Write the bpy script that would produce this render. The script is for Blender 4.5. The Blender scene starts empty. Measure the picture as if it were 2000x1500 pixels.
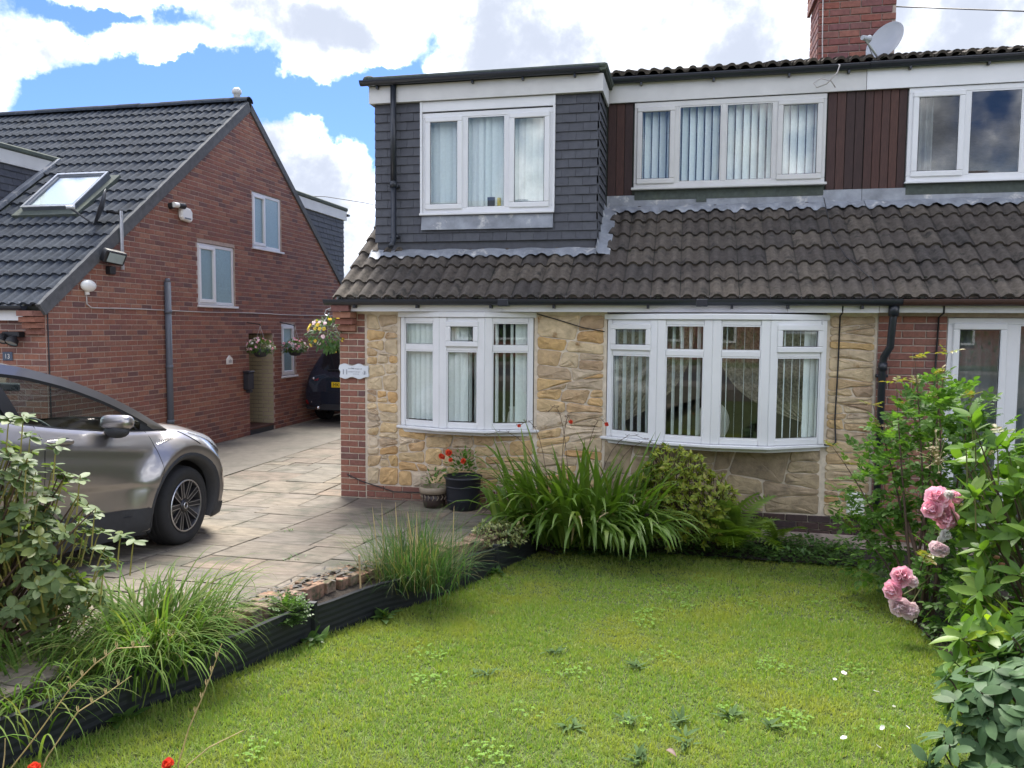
import bpy, math, random
import numpy as np
from mathutils import Matrix, Vector, noise
R = random.Random(11)
NR = np.random.default_rng(5)
rad = math.radians
C = bpy.context.scene.collection

# ------------------------------------------------------------------ camera
scn = bpy.context.scene
cam_d = bpy.data.cameras.new('camera')
cam = bpy.data.objects.new('camera', cam_d)
C.objects.link(cam)
yaw, pitch, roll = 0.216203, 0.0716805, 0.0073618
cf = Vector((-math.sin(yaw)*math.cos(pitch), math.cos(yaw)*math.cos(pitch), -math.sin(pitch)))
r0 = Vector((math.cos(yaw), math.sin(yaw), 0)); u0 = r0.cross(cf)
cr = r0*math.cos(roll) + u0*math.sin(roll); cu = -r0*math.sin(roll) + u0*math.cos(roll)
cam.matrix_world = Matrix(((cr.x, cu.x, -cf.x, 0), (cr.y, cu.y, -cf.y, 0), (cr.z, cu.z, -cf.z, 2.03), (0, 0, 0, 1)))
CAM = Vector((0, 0, 2.03))
cam_d.sensor_width = 36; cam_d.lens = 27.78
cam_d.clip_start = 0.05; cam_d.clip_end = 3000
scn.camera = cam
def proj(P):
    q = Vector(P) - CAM; d = q.dot(cf)
    if d < .05: return (-9, -9, d)
    return (.5 + q.dot(cr)/d*.77165, .5 - q.dot(cu)/d*.77165*4/3, d)

# ------------------------------------------------------------------ sky, sun, exposure
SUN_EL, SUN_AZ = rad(55), rad(-18)          # azimuth from +Y towards +X: the sun stands behind the houses
world = bpy.data.worlds.new('World'); scn.world = world; world.use_nodes = True
nt = world.node_tree; nt.nodes.clear()
class G:
    def __init__(s, t): s.t = t
    def n(s, typ, **kw):
        d = s.t.nodes.new(typ)
        for k, v in kw.items(): setattr(d, k, v)
        return d
    def put(s, sock, v):
        if isinstance(v, bpy.types.NodeSocket): s.t.links.new(v, sock)
        elif v is not None: sock.default_value = v
    def m(s, op, a, b=None, c=None, clamp=False):
        d = s.n('ShaderNodeMath', operation=op, use_clamp=clamp)
        s.put(d.inputs[0], a); s.put(d.inputs[1], b)
        if c is not None: s.put(d.inputs[2], c)
        return d.outputs[0]
    def vm(s, op, a, b=None, scale=None):
        d = s.n('ShaderNodeVectorMath', operation=op)
        s.put(d.inputs[0], a); s.put(d.inputs[1], b)
        if scale is not None: s.put(d.inputs['Scale'], scale)
        return d.outputs['Value'] if op in ('DOT_PRODUCT', 'LENGTH') else d.outputs[0]
    def noise(s, vec, scale, detail=4, rough=.55, dist=0):
        d = s.n('ShaderNodeTexNoise'); s.put(d.inputs['Vector'], vec)
        d.inputs['Scale'].default_value = scale; d.inputs['Detail'].default_value = detail
        d.inputs['Roughness'].default_value = rough; d.inputs['Distortion'].default_value = dist
        return d
    def mix(s, f, a, b, mode='MIX'):
        d = s.n('ShaderNodeMix', data_type='RGBA', blend_type=mode)
        s.put(d.inputs[0], f); s.put(d.inputs[6], a); s.put(d.inputs[7], b)
        return d.outputs[2]
    def ramp(s, f, cols, pos=None, interp='LINEAR'):
        d = s.n('ShaderNodeValToRGB'); e = d.color_ramp.elements; d.color_ramp.interpolation = interp
        k = len(cols)
        while len(e) < k: e.new(.5)
        for i, c in enumerate(cols):
            e[i].position = pos[i] if pos else i/max(1, k-1)
            e[i].color = (*c, 1)
        s.put(d.inputs[0], f); return d.outputs[0]
    def mr(s, v, a, b, c=0., d=1., typ='SMOOTHSTEP'):
        q = s.n('ShaderNodeMapRange', interpolation_type=typ); s.put(q.inputs[0], v)
        for i, x in enumerate((a, b, c, d)): s.put(q.inputs[i+1], x)
        return q.outputs[0]
g = G(nt)
sky = g.n('ShaderNodeTexSky', sky_type='NISHITA', sun_disc=False)
sky.sun_elevation = SUN_EL; sky.sun_rotation = SUN_AZ
sky.air_density = 1.0; sky.dust_density = .6; sky.ozone_density = 2.0
tc = g.n('ShaderNodeTexCoord').outputs['Generated']
dirv = g.vm('NORMALIZE', tc)
# clouds: bumps of cover at places in the sky (azimuth, elevation), broken up by noise; elsewhere drifting banks of the same kind
sep = g.n('ShaderNodeSeparateXYZ'); nt.links.new(dirv, sep.inputs[0])
wn = g.noise(dirv, 5.5, 7, .6)
wofs = g.vm('SCALE', g.vm('SUBTRACT', wn.outputs['Color'], (.5, .5, .5)), scale=.24)
sep2 = g.n('ShaderNodeSeparateXYZ'); nt.links.new(wofs, sep2.inputs[0])
az = g.m('ADD', g.m('ARCTAN2', sep.outputs[0], sep.outputs[1]), sep2.outputs[0])
el = g.m('ADD', g.m('ARCSINE', sep.outputs[2]), g.m('MULTIPLY', sep2.outputs[2], .7))
BL = [  # az, el, half-width az, half-width el, weight
    (-.775, .275, .09, .028, 1.2), (-.56, .338, .15, .022, 1.1), (-.45, .325, .08, .03, 1.0), (-.47, .275, .05, .022, .8),
    (-.40, .320, .05, .018, .8), (-.60, .296, .05, .010, .6), (-.80, .222, .03, .02, .7), (-.50, .19, .07, .05, 1.0), (-.45, .10, .12, .07, 1.1),
    (-.24, .33, .07, .05, 1.0), (-.05, .31, .20, .08, 1.3), (.25, .31, .25, .10, 1.4), (-.12, .40, .25, .05, .7),
    (-.62, .245, .13, .028, -1.4), (-.37, .265, .055, .045, -1.2), (-.68, .318, .05, .012, -.7), (-.31, .335, .03, .03, -.8), (-.45, .245, .05, .016, -.6)]
dens = None
for (a0, e0, ra, re, w) in BL:
    da = g.m('DIVIDE', g.m('SUBTRACT', az, a0), ra); de = g.m('DIVIDE', g.m('SUBTRACT', el, e0), re)
    q = g.m('EXPONENT', g.m('MULTIPLY', g.m('ADD', g.m('MULTIPLY', da, da), g.m('MULTIPLY', de, de)), -.8))
    q = g.m('MULTIPLY', q, w)
    dens = q if dens is None else g.m('ADD', dens, q)
n1 = g.noise(dirv, 2.2, 6, .58).outputs['Fac']
n2 = g.noise(dirv, 9.0, 8, .62).outputs['Fac']
back = g.mr(sep.outputs[1], .55, .15)           # general cover away from the part of sky over the houses
gen = g.m('MULTIPLY', g.m('SUBTRACT', n1, .42), g.m('ADD', g.m('MULTIPLY', back, 4.0), .5))
dens = g.m('ADD', g.m('ADD', dens, gen), g.m('MULTIPLY', g.m('SUBTRACT', n2, .5), 1.7))
mask = g.mr(dens, .12, .78)
n3 = g.noise(g.vm('ADD', dirv, (3.1, 1.7, .4)), 8.5, 8, .6).outputs['Fac']
thick = g.m('ADD', g.m('MULTIPLY', g.mr(dens, .2, 1.6, typ='LINEAR'), .62), g.m('MULTIPLY', g.m('SUBTRACT', n3, .46), 2.6))
shade = g.m('SUBTRACT', 1., g.m('POWER', g.m('SUBTRACT', 1., g.mr(thick, .0, 1.0, typ='LINEAR')), 3.6))
ccol = g.mix(shade, (19.0, 19.1, 19.4, 1), (2.1, 2.3, 2.75, 1))
skyc = g.vm('MULTIPLY', sky.outputs[0], (.245, .34, .57))
allc = g.mix(mask, skyc, ccol)
bg = g.n('ShaderNodeBackground'); nt.links.new(allc, bg.inputs[0]); bg.inputs[1].default_value = .1
out = g.n('ShaderNodeOutputWorld'); nt.links.new(bg.outputs[0], out.inputs[0])
world.cycles.sampling_method = 'MANUAL'; world.cycles.sample_map_resolution = 1024

sun_d = bpy.data.lights.new('sun', 'SUN'); sun_d.energy = 3.2; sun_d.angle = rad(28); sun_d.color = (1, .95, .86)
sun = bpy.data.objects.new('sun', sun_d); C.objects.link(sun)
sdir = Vector((math.sin(SUN_AZ)*math.cos(SUN_EL), math.cos(SUN_AZ)*math.cos(SUN_EL), math.sin(SUN_EL)))
sun.rotation_euler = sdir.to_track_quat('Z', 'Y').to_euler(); sun.location = sdir*60
vs = scn.view_settings
vs.view_transform = 'Standard'; vs.look = 'None'; vs.gamma = 1; vs.use_curve_mapping = False; vs.exposure = 1.78
scn.cycles.max_bounces = 8; scn.cycles.transparent_max_bounces = 16

# ------------------------------------------------------------------ materials
MATS = {}
def mat(name, cols, rough=.7, nz=(6, .25), big=None, bump=None, spec=.5, metal=0, coat=0, transl=0, trcol=None, dirt=None, stretch=None, pos=None, rscale=1.0):
    """cols: one colour, or a list picked from at random per piece.  nz: (scale, amount) of the grain.
    dirt: (scale, colour, lo, hi) patches.  stretch: scale vector of the grain."""
    m = bpy.data.materials.new(name); m.use_nodes = True; t = m.node_tree; t.nodes.clear(); q = G(t)
    geo = q.n('ShaderNodeNewGeometry'); oi = q.n('ShaderNodeObjectInfo')
    rnd = q.m('FRACT', q.m('ADD', oi.outputs['Random'], geo.outputs['Random Per Island']))
    P = geo.outputs['Position']
    if stretch: P = q.vm('MULTIPLY', P, stretch)
    if isinstance(cols[0], (int, float)): cols = [cols, cols]
    col = q.ramp(rnd, cols, pos)
    PV = q.vm('ADD', P, q.vm('SCALE', (7.3, 3.1, 5.7), scale=q.m('MULTIPLY', rnd, rscale)))
    nn = q.noise(PV, nz[0], 5, .6).outputs['Fac']
    col = q.vm('SCALE', col, scale=q.mr(nn, .25, .75, 1-nz[1], 1+nz[1], 'LINEAR'))
    if big:
        bn = q.noise(geo.outputs['Position'], big[0], 3).outputs['Fac']
        col = q.mix(q.mr(bn, big[2], big[3]), col, (*big[1], 1))
    if dirt:
        dn = q.noise(geo.outputs['Position'], dirt[0], 6, .65).outputs['Fac']
        col = q.mix(q.mr(dn, dirt[2], dirt[3]), col, (*dirt[1], 1))
    b = q.n('ShaderNodeBsdfPrincipled')
    q.put(b.inputs['Base Color'], col); b.inputs['Roughness'].default_value = rough
    b.inputs['Metallic'].default_value = metal; b.inputs['Specular IOR Level'].default_value = spec
    b.inputs['Coat Weight'].default_value = coat; b.inputs['Coat Roughness'].default_value = .04
    if bump:
        bu = q.n('ShaderNodeBump'); bu.inputs['Strength'].default_value = bump[1]; bu.inputs['Distance'].default_value = bump[2] if len(bump) > 2 else .01
        bb = q.noise(PV, bump[0], 6, .65).outputs['Fac']
        q.put(bu.inputs['Height'], bb); t.links.new(bu.outputs[0], b.inputs['Normal'])
    sh = b.outputs[0]
    if transl:
        tr = q.n('ShaderNodeBsdfTranslucent')
        q.put(tr.inputs[0], q.vm('MULTIPLY', col, trcol or (1.5, 1.6, .7)))
        mx = q.n('ShaderNodeMixShader'); mx.inputs[0].default_value = transl
        t.links.new(sh, mx.inputs[1]); t.links.new(tr.outputs[0], mx.inputs[2]); sh = mx.outputs[0]
    o = q.n('ShaderNodeOutputMaterial'); t.links.new(sh, o.inputs[0])
    MATS[name] = m; return m
def glass(name, tint=(.85, .9, .9), refl=1.5, rough=.0):
    m = bpy.data.materials.new(name); m.use_nodes = True; t = m.node_tree; t.nodes.clear(); q = G(t)
    ge = q.n('ShaderNodeNewGeometry'); cs = q.m('ABSOLUTE', q.vm('DOT_PRODUCT', ge.outputs['Normal'], ge.outputs['Incoming']))
    f = q.m('MULTIPLY', q.m('ADD', .045, q.m('MULTIPLY', q.m('POWER', q.m('SUBTRACT', 1., cs), 5.), .95)), refl, clamp=True)
    tr = q.n('ShaderNodeBsdfTransparent'); tr.inputs[0].default_value = (*tint, 1)
    gl = q.n('ShaderNodeBsdfGlossy'); gl.inputs['Roughness'].default_value = rough; gl.inputs[0].default_value = (1, 1, 1, 1)
    mx = q.n('ShaderNodeMixShader'); q.put(mx.inputs[0], f); t.links.new(tr.outputs[0], mx.inputs[1]); t.links.new(gl.outputs[0], mx.inputs[2])
    o = q.n('ShaderNodeOutputMaterial'); t.links.new(mx.outputs[0], o.inputs[0])
    MATS[name] = m; return m

BRICKC = [(.25, .102, .068), (.20, .084, .066), (.28, .122, .078), (.13, .068, .064), (.235, .10, .068), (.30, .146, .095), (.175, .080, .070), (.26, .108, .068)]
M_brick = mat('red_brick', BRICKC, .85, (30, .25), bump=(60, .5, .004), dirt=(3.0, (.10, .055, .05), .62, .85))
M_brick2 = mat('chimney_brick', [(.25, .085, .06), (.20, .07, .055), (.16, .068, .07), (.29, .115, .075), (.14, .07, .075)], .85, (25, .3), bump=(50, .6, .005))
M_mortar = mat('mortar', (.40, .32, .27), .9, (12, .25), bump=(80, .4, .003))
M_mortar2 = mat('stone_mortar', (.62, .54, .43), .9, (14, .18), bump=(60, .6, .006), dirt=(2.2, (.30, .26, .21), .55, .8))
STC = [(.55, .40, .21), (.49, .39, .26), (.58, .46, .29), (.53, .35, .15), (.42, .33, .23), (.57, .47, .34), (.49, .30, .13), (.59, .42, .21), (.37, .26, .17), (.54, .43, .28)]
M_stone = mat('sandstone', STC, .9, (9, .3), bump=(28, .9, .012), dirt=(7, (.30, .18, .08), .56, .74))
M_stone2 = mat('grey_sandstone', [(.40, .31, .20), (.34, .26, .17), (.43, .34, .21), (.31, .24, .16)], .9, (8, .35), bump=(24, .9, .014), dirt=(5, (.15, .12, .09), .52, .75))
M_tile = mat('roof_tile', [(.083, .071, .061), (.072, .063, .056), (.096, .082, .068), (.078, .068, .059), (.108, .092, .075), (.066, .059, .054)], .92, (22, .35), bump=(90, .7, .006), spec=.2,
             dirt=(9, (.035, .033, .03), .5, .70))
M_tile2 = mat('slate_grey_roof_tile', [(.046, .055, .070), (.039, .047, .061), (.053, .062, .077), (.043, .052, .066)], .9, (18, .3), bump=(60, .5, .005), spec=.12, dirt=(2.5, (.026, .03, .036), .5, .75))
M_brickd = mat('dark_plinth_brick', [(.055, .035, .032), (.07, .04, .035), (.05, .034, .034)], .9, (20, .3), bump=(50, .5, .004))
M_chip = mat('slate_chip', [(.11, .105, .10), (.17, .155, .135), (.08, .078, .075), (.20, .165, .12)], .95, (20, .3), spec=.1)
M_verge = mat('verge_mortar', (.10, .105, .11), .9, (14, .3), bump=(30, .5, .006), dirt=(3, (.06, .065, .065), .5, .8))
M_moss = mat('moss', [(.02, .02, .015), (.035, .035, .02)], 1, (30, .4))
M_hang = mat('hung_tile', [(.068, .072, .086), (.06, .064, .078), (.075, .08, .094), (.064, .068, .082)], .7, (14, .2), bump=(40, .3, .004), dirt=(9, (.09, .095, .11), .66, .85))
M_lead = mat('lead', [(.28, .30, .33), (.24, .26, .29)], .55, (5, .35), metal=.25, bump=(9, .5, .02), dirt=(6, (.58, .57, .55), .54, .70))
M_upvc = mat('white_upvc', (.70, .71, .72), .32, (3, .05), spec=.5, dirt=(5, (.60, .60, .57), .62, .9))
M_upvcold = mat('weathered_upvc', (.58, .58, .565), .45, (4, .08), dirt=(8, (.45, .43, .39), .62, .9))
M_gut = mat('black_plastic', (.018, .022, .030), .35, (8, .2))
M_gutbr = mat('brown_plastic', (.07, .035, .028), .4, (8, .2))
M_grey = mat('grey_plastic', (.10, .115, .14), .5, (8, .15))
M_wood = mat('dark_stained_board', [(.048, .022, .018), (.034, .018, .017), (.064, .027, .021), (.040, .021, .020), (.082, .036, .026)], .75, (20, .5), stretch=(8, 8, .5), bump=(30, .5, .004))
M_room = mat('room_plaster', (.22, .20, .17), .9, (3, .3))
M_blind = mat('blind_fabric', [(.88, .93, .90), (.83, .89, .86), (.90, .93, .91), (.80, .86, .83)], .85, (30, .05), transl=.12, trcol=(1, 1, 1))
M_lace = mat('lace_curtain', [(.52, .46, .33), (.46, .41, .30)], .9, (38, .6), transl=.25, trcol=(1, 1, 1))
M_net = mat('net_curtain', (.30, .33, .33), .9, (20, .1), transl=.4, trcol=(1, 1, 1))
M_pane = glass('window_glass', (.93, .97, .96), 1.9)
M_frost = mat('frosted_glass', (.20, .30, .31), .22, (60, .35), bump=(70, .5, .004), spec=.8)
M_slab = mat('paving_stone', [(.175, .148, .114), (.15, .130, .106), (.20, .168, .126), (.152, .140, .118), (.192, .148, .112), (.135, .122, .104)], .82, (5, .42), stretch=(1, 3.2, 1), bump=(14, .6, .012),
             dirt=(2.6, (.085, .082, .062), .46, .72), rscale=3, spec=.25)
M_conc = mat('concrete', (.145, .130, .108), .9, (7, .2), bump=(40, .4, .004), dirt=(1.2, (.085, .082, .065), .45, .75))
M_joint = mat('joint_sand', (.07, .066, .04), 1, (14, .4), dirt=(5, (.05, .07, .02), .55, .7))
M_soil = mat('soil', (.030, .022, .016), 1, (25, .6), bump=(30, 1, .03))
M_edge = mat('edging_plastic', (.010, .012, .015), .6, (10, .3), dirt=(6, (.05, .045, .035), .6, .85))
M_ebrick = mat('old_edging_brick', [(.26, .145, .09), (.30, .19, .13), (.20, .11, .08), (.33, .24, .17), (.17, .12, .09)], .95, (18, .5), bump=(40, 1, .014), dirt=(8, (.07, .075, .035), .46, .62))
M_grass = mat('grass_blade', [(.145, .255, .045), (.175, .285, .05), (.21, .30, .065), (.25, .305, .085), (.155, .265, .048), (.195, .29, .055), (.35, .325, .17)], .55, (1.4, .2),
              transl=.38, trcol=(1.5, 1.5, .5), big=(3.2, (.30, .27, .11), .62, .82), dirt=(1.3, (.265, .305, .070), .44, .66), spec=.1)
M_thatch = mat('lawn_soil', (.06, .085, .02), 1, (18, .5), bump=(40, 1, .02), dirt=(2.2, (.085, .07, .03), .58, .8))
M_rhodo = mat('rhodo_leaf', [(.10, .15, .05), (.078, .125, .04), (.13, .18, .065), (.105, .155, .05), (.15, .185, .045)], .5, (25, .15), transl=.30, spec=.3)
M_rhodoy = mat('rhodo_leaf_yellow', [(.17, .19, .03), (.13, .17, .03)], .4, (25, .15), transl=.4)
M_rhodo2 = mat('blue_green_leaf', [(.058, .115, .045), (.046, .095, .038), (.076, .14, .055), (.06, .11, .042)], .55, (22, .2), transl=.22, spec=.25)
M_laurel = mat('laurel_leaf', [(.085, .175, .022), (.068, .145, .02), (.11, .205, .028), (.075, .155, .022), (.15, .24, .03)], .42, (18, .15), transl=.36, spec=.35)
M_laurely = mat('young_laurel_leaf', [(.25, .34, .03), (.20, .30, .03)], .3, (18, .1), transl=.45)
M_rosel = mat('rose_leaf', [(.085, .18, .030), (.065, .145, .028), (.115, .215, .04), (.095, .19, .04)], .5, (20, .15), transl=.38, spec=.25)
M_rosey = mat('young_rose_leaf', [(.17, .22, .03), (.22, .15, .05), (.14, .2, .03)], .4, (20, .15), transl=.4)
M_croc = mat('sword_leaf', [(.115, .205, .025), (.095, .175, .022), (.14, .235, .032), (.105, .19, .025), (.19, .26, .045)], .5, (9, .12), transl=.38)
M_sedge = mat('sedge_blade', [(.075, .15, .026), (.095, .17, .032), (.062, .13, .024), (.14, .19, .048), (.085, .16, .028), (.21, .20, .08)], .75, (6, .15), transl=.34, spec=.12)
M_tuft = mat('tuft_blade', [(.05, .115, .034), (.065, .135, .046), (.045, .10, .03), (.08, .15, .055), (.18, .16, .075), (.055, .125, .038)], .75, (6, .15), transl=.3, spec=.12)
M_straw = mat('dry_stem', [(.55, .44, .24), (.48, .37, .20), (.60, .50, .30)], .7, (20, .2), transl=.2)
M_vari = mat('variegated_leaf', [(.35, .36, .12), (.07, .12, .03), (.40, .40, .17), (.09, .14, .04)], .4, (15, .1), transl=.3)
M_azal = mat('azalea_leaf', [(.32, .36, .045), (.24, .31, .04), (.38, .40, .06), (.16, .24, .035), (.40, .36, .09)], .4, (15, .15), transl=.35)
M_fern = mat('fern_frond', [(.15, .235, .03), (.12, .20, .03), (.19, .27, .04)], .5, (15, .15), transl=.38)
M_cover = mat('ground_cover_leaf', [(.05, .115, .022), (.065, .14, .026), (.08, .155, .03), (.04, .095, .02)], .5, (15, .2), transl=.3)
M_clover = mat('clover_leaf', [(.14, .26, .04), (.17, .29, .05), (.12, .22, .04)], .6, (15, .15), transl=.3, spec=.1)
M_weed = mat('weed_leaf', [(.06, .125, .022), (.075, .145, .026), (.05, .11, .024)], .45, (15, .15), transl=.35)
M_rosette = mat('rosette_leaf', [(.075, .125, .045), (.085, .14, .05), (.065, .11, .04)], .75, (15, .15), transl=.2, spec=.1)
M_stem = mat('woody_stem', [(.09, .055, .035), (.07, .045, .03)], .8, (20, .3))
M_gstem = mat('green_stem', [(.10, .12, .03), (.13, .12, .035)], .6, (20, .2))
M_ystem = mat('yellow_stem', [(.28, .24, .06), (.22, .20, .05)], .6, (20, .2))
M_pink = mat('pink_petal', [(.90, .52, .64), (.92, .62, .72), (.88, .45, .57), (.93, .72, .78), (.91, .58, .68)], .6, (20, .12), transl=.3, trcol=(1.1, .9, .9))
M_pale = mat('pale_petal', [(.86, .68, .71), (.88, .76, .77), (.85, .62, .67)], .6, (20, .08), transl=.3, trcol=(1, 1, 1))
M_white = mat('white_petal', (.80, .78, .74), .6, (20, .06), transl=.3, trcol=(1, 1, 1))
M_orange = mat('orange_red_petal', [(.72, .09, .04), (.80, .14, .05), (.66, .06, .05)], .5, (20, .1), transl=.3, trcol=(1.1, .8, .8))
M_bud = mat('peach_bud', [(.75, .33, .20), (.7, .28, .2)], .5, (20, .1))
M_yellow = mat('yellow_petal', [(.75, .58, .10), (.8, .66, .2)], .6, (20, .1), transl=.2)
M_tan = mat('spent_bloom', [(.50, .42, .26), (.42, .34, .20), (.56, .50, .36)], .8, (20, .2))
M_pot = mat('black_pot', (.016, .019, .026), .45, (8, .2))
M_pot2 = mat('glazed_pot_brown', (.045, .03, .025), .4, (12, .3))
M_pot2b = mat('pot_rim_cream', (.27, .22, .155), .6, (12, .2))
M_cane = mat('bamboo', (.42, .30, .17), .6, (15, .2))
M_paint = mat('silver_grey_paint', (.335, .315, .305), .30, (2, .02), metal=.85, coat=1.0)
M_paintd = mat('blue_black_paint', (.012, .018, .032), .25, (2, .05), coat=1.0)
M_clad = mat('grey_cladding', (.030, .032, .037), .6, (30, .15))
M_tyre = mat('tyre_rubber', (.018, .018, .019), .85, (20, .2), dirt=(8, (.05, .045, .04), .6, .9))
M_rim = mat('dark_alloy', (.05, .05, .055), .35, (8, .1), metal=.7)
M_spoke = mat('machined_alloy', (.50, .50, .52), .28, (8, .05), metal=.9)
M_cargl = glass('car_glass', (.74, .84, .82), 1.2)
M_cargl2 = mat('dark_tinted_glass', (.01, .012, .015), .05, (2, .05), spec=.6)
M_int = mat('car_interior', (.022, .022, .025), .7, (8, .2))
M_lamp = mat('headlamp_lens', (.30, .30, .30), .25, (40, .5), metal=.2, coat=.6)
M_red = mat('red_lens', (.16, .006, .01), .12, (8, .2), coat=1)
M_chrome = mat('chrome', (.75, .76, .78), .12, (4, .02), metal=1)
M_plate = mat('yellow_plate', (.80, .55, .02), .4, (4, .03))
M_black = mat('black_print', (.01, .01, .012), .5, (4, .05))
M_signw = mat('sign_face', (.62, .66, .70), .35, (6, .06))
M_signp = mat('grey_print', (.22, .24, .28), .6, (6, .1))
M_wplast = mat('white_plastic', (.78, .78, .74), .35, (4, .04))
M_dkpl = mat('dark_grey_plastic', (.03, .034, .042), .45, (8, .15))
M_dish = mat('satellite_grey', (.36, .38, .41), .5, (4, .08))
M_galv = mat('galvanised', (.50, .52, .54), .4, (20, .2), metal=.7)
M_lens = mat('lamp_glass', (.30, .38, .38), .1, (8, .1), coat=1)
M_cream = mat('cream_painted_brick', (.46, .41, .26), .6, (6, .1))
M_step = mat('step_tile', (.10, .045, .035), .6, (10, .2))
M_cable = mat('cable_sheath', (.02, .02, .022), .6, (8, .1))
M_cablew = mat('pale_cable', (.45, .42, .40), .6, (8, .1))
M_felt = mat('roof_felt', (.07, .085, .075), .9, (20, .3), dirt=(3, (.10, .12, .08), .5, .8))
M_asph = mat('asphalt', (.05, .05, .052), .9, (60, .3))
M_earth = mat('far_ground', (.06, .075, .03), 1, (3, .3))
M_blue = mat('number_tile', (.05, .075, .12), .35, (8, .1))

# ------------------------------------------------------------------ object helpers
WM = {}
def link(o, parent=None, local=False):
    C.objects.link(o)
    if parent is not None:
        o.parent = parent
        if not local: o.matrix_parent_inverse = WM[parent.name].inverted()
    WM[o.name] = Matrix.Identity(4) if not local else (WM[parent.name] if parent else Matrix.Identity(4))
    return o
def tag(o, label=None, cat=None, group=None, kind=None):
    if label: o['label'] = label
    if cat: o['category'] = cat
    if group: o['group'] = group
    if kind: o['kind'] = kind
    return o
def thing(name, label, cat, loc=(0, 0, 0), group=None, rot=None):
    o = bpy.data.objects.new(name, None); o.empty_display_size = .1
    C.objects.link(o); M = Matrix.Translation(loc)
    if rot is not None: M = M @ rot
    o.matrix_world = M; WM[o.name] = M
    return tag(o, label, cat, group)
def fast(name, V, F, m=None, smooth=False):
    """V (n,3) array; F list of face tuples, or list of (k,q) index arrays."""
    me = bpy.data.meshes.new(name)
    V = np.asarray(V, dtype=np.float32).reshape(-1, 3)
    if len(F) and isinstance(F[0], np.ndarray):
        li = np.concatenate([f.reshape(-1) for f in F]).astype(np.int32)
        tot = np.concatenate([np.full(len(f), f.shape[1], dtype=np.int32) for f in F])
    else:
        li = np.array([i for f in F for i in f], dtype=np.int32); tot = np.array([len(f) for f in F], dtype=np.int32)
    st = np.concatenate([[0], np.cumsum(tot)[:-1]]).astype(np.int32)
    me.vertices.add(len(V)); me.vertices.foreach_set('co', V.reshape(-1))
    me.loops.add(len(li)); me.loops.foreach_set('vertex_index', li)
    me.polygons.add(len(tot)); me.polygons.foreach_set('loop_start', st); me.polygons.foreach_set('loop_total', tot)
    me.polygons.foreach_set('use_smooth', np.full(len(tot), bool(smooth)))
    me.update(calc_edges=True); me.validate()
    if m: me.materials.append(m)
    return me
def obj(name, me, parent=None, mtx=None, local=False):
    o = bpy.data.objects.new(name, me); link(o, parent, local)
    if mtx is not None: o.matrix_basis = mtx
    return o
def frame(o, u, n):
    """a (along u, depth inwards = -n, up) frame as a matrix"""
    u = Vector(u).normalized(); n = Vector(n).normalized()
    M = Matrix.Identity(4)
    for i in range(3): M[i][0] = u[i]; M[i][1] = -n[i]; M[i][2] = (0, 0, 1)[i]; M[i][3] = o[i]
    return M
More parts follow.
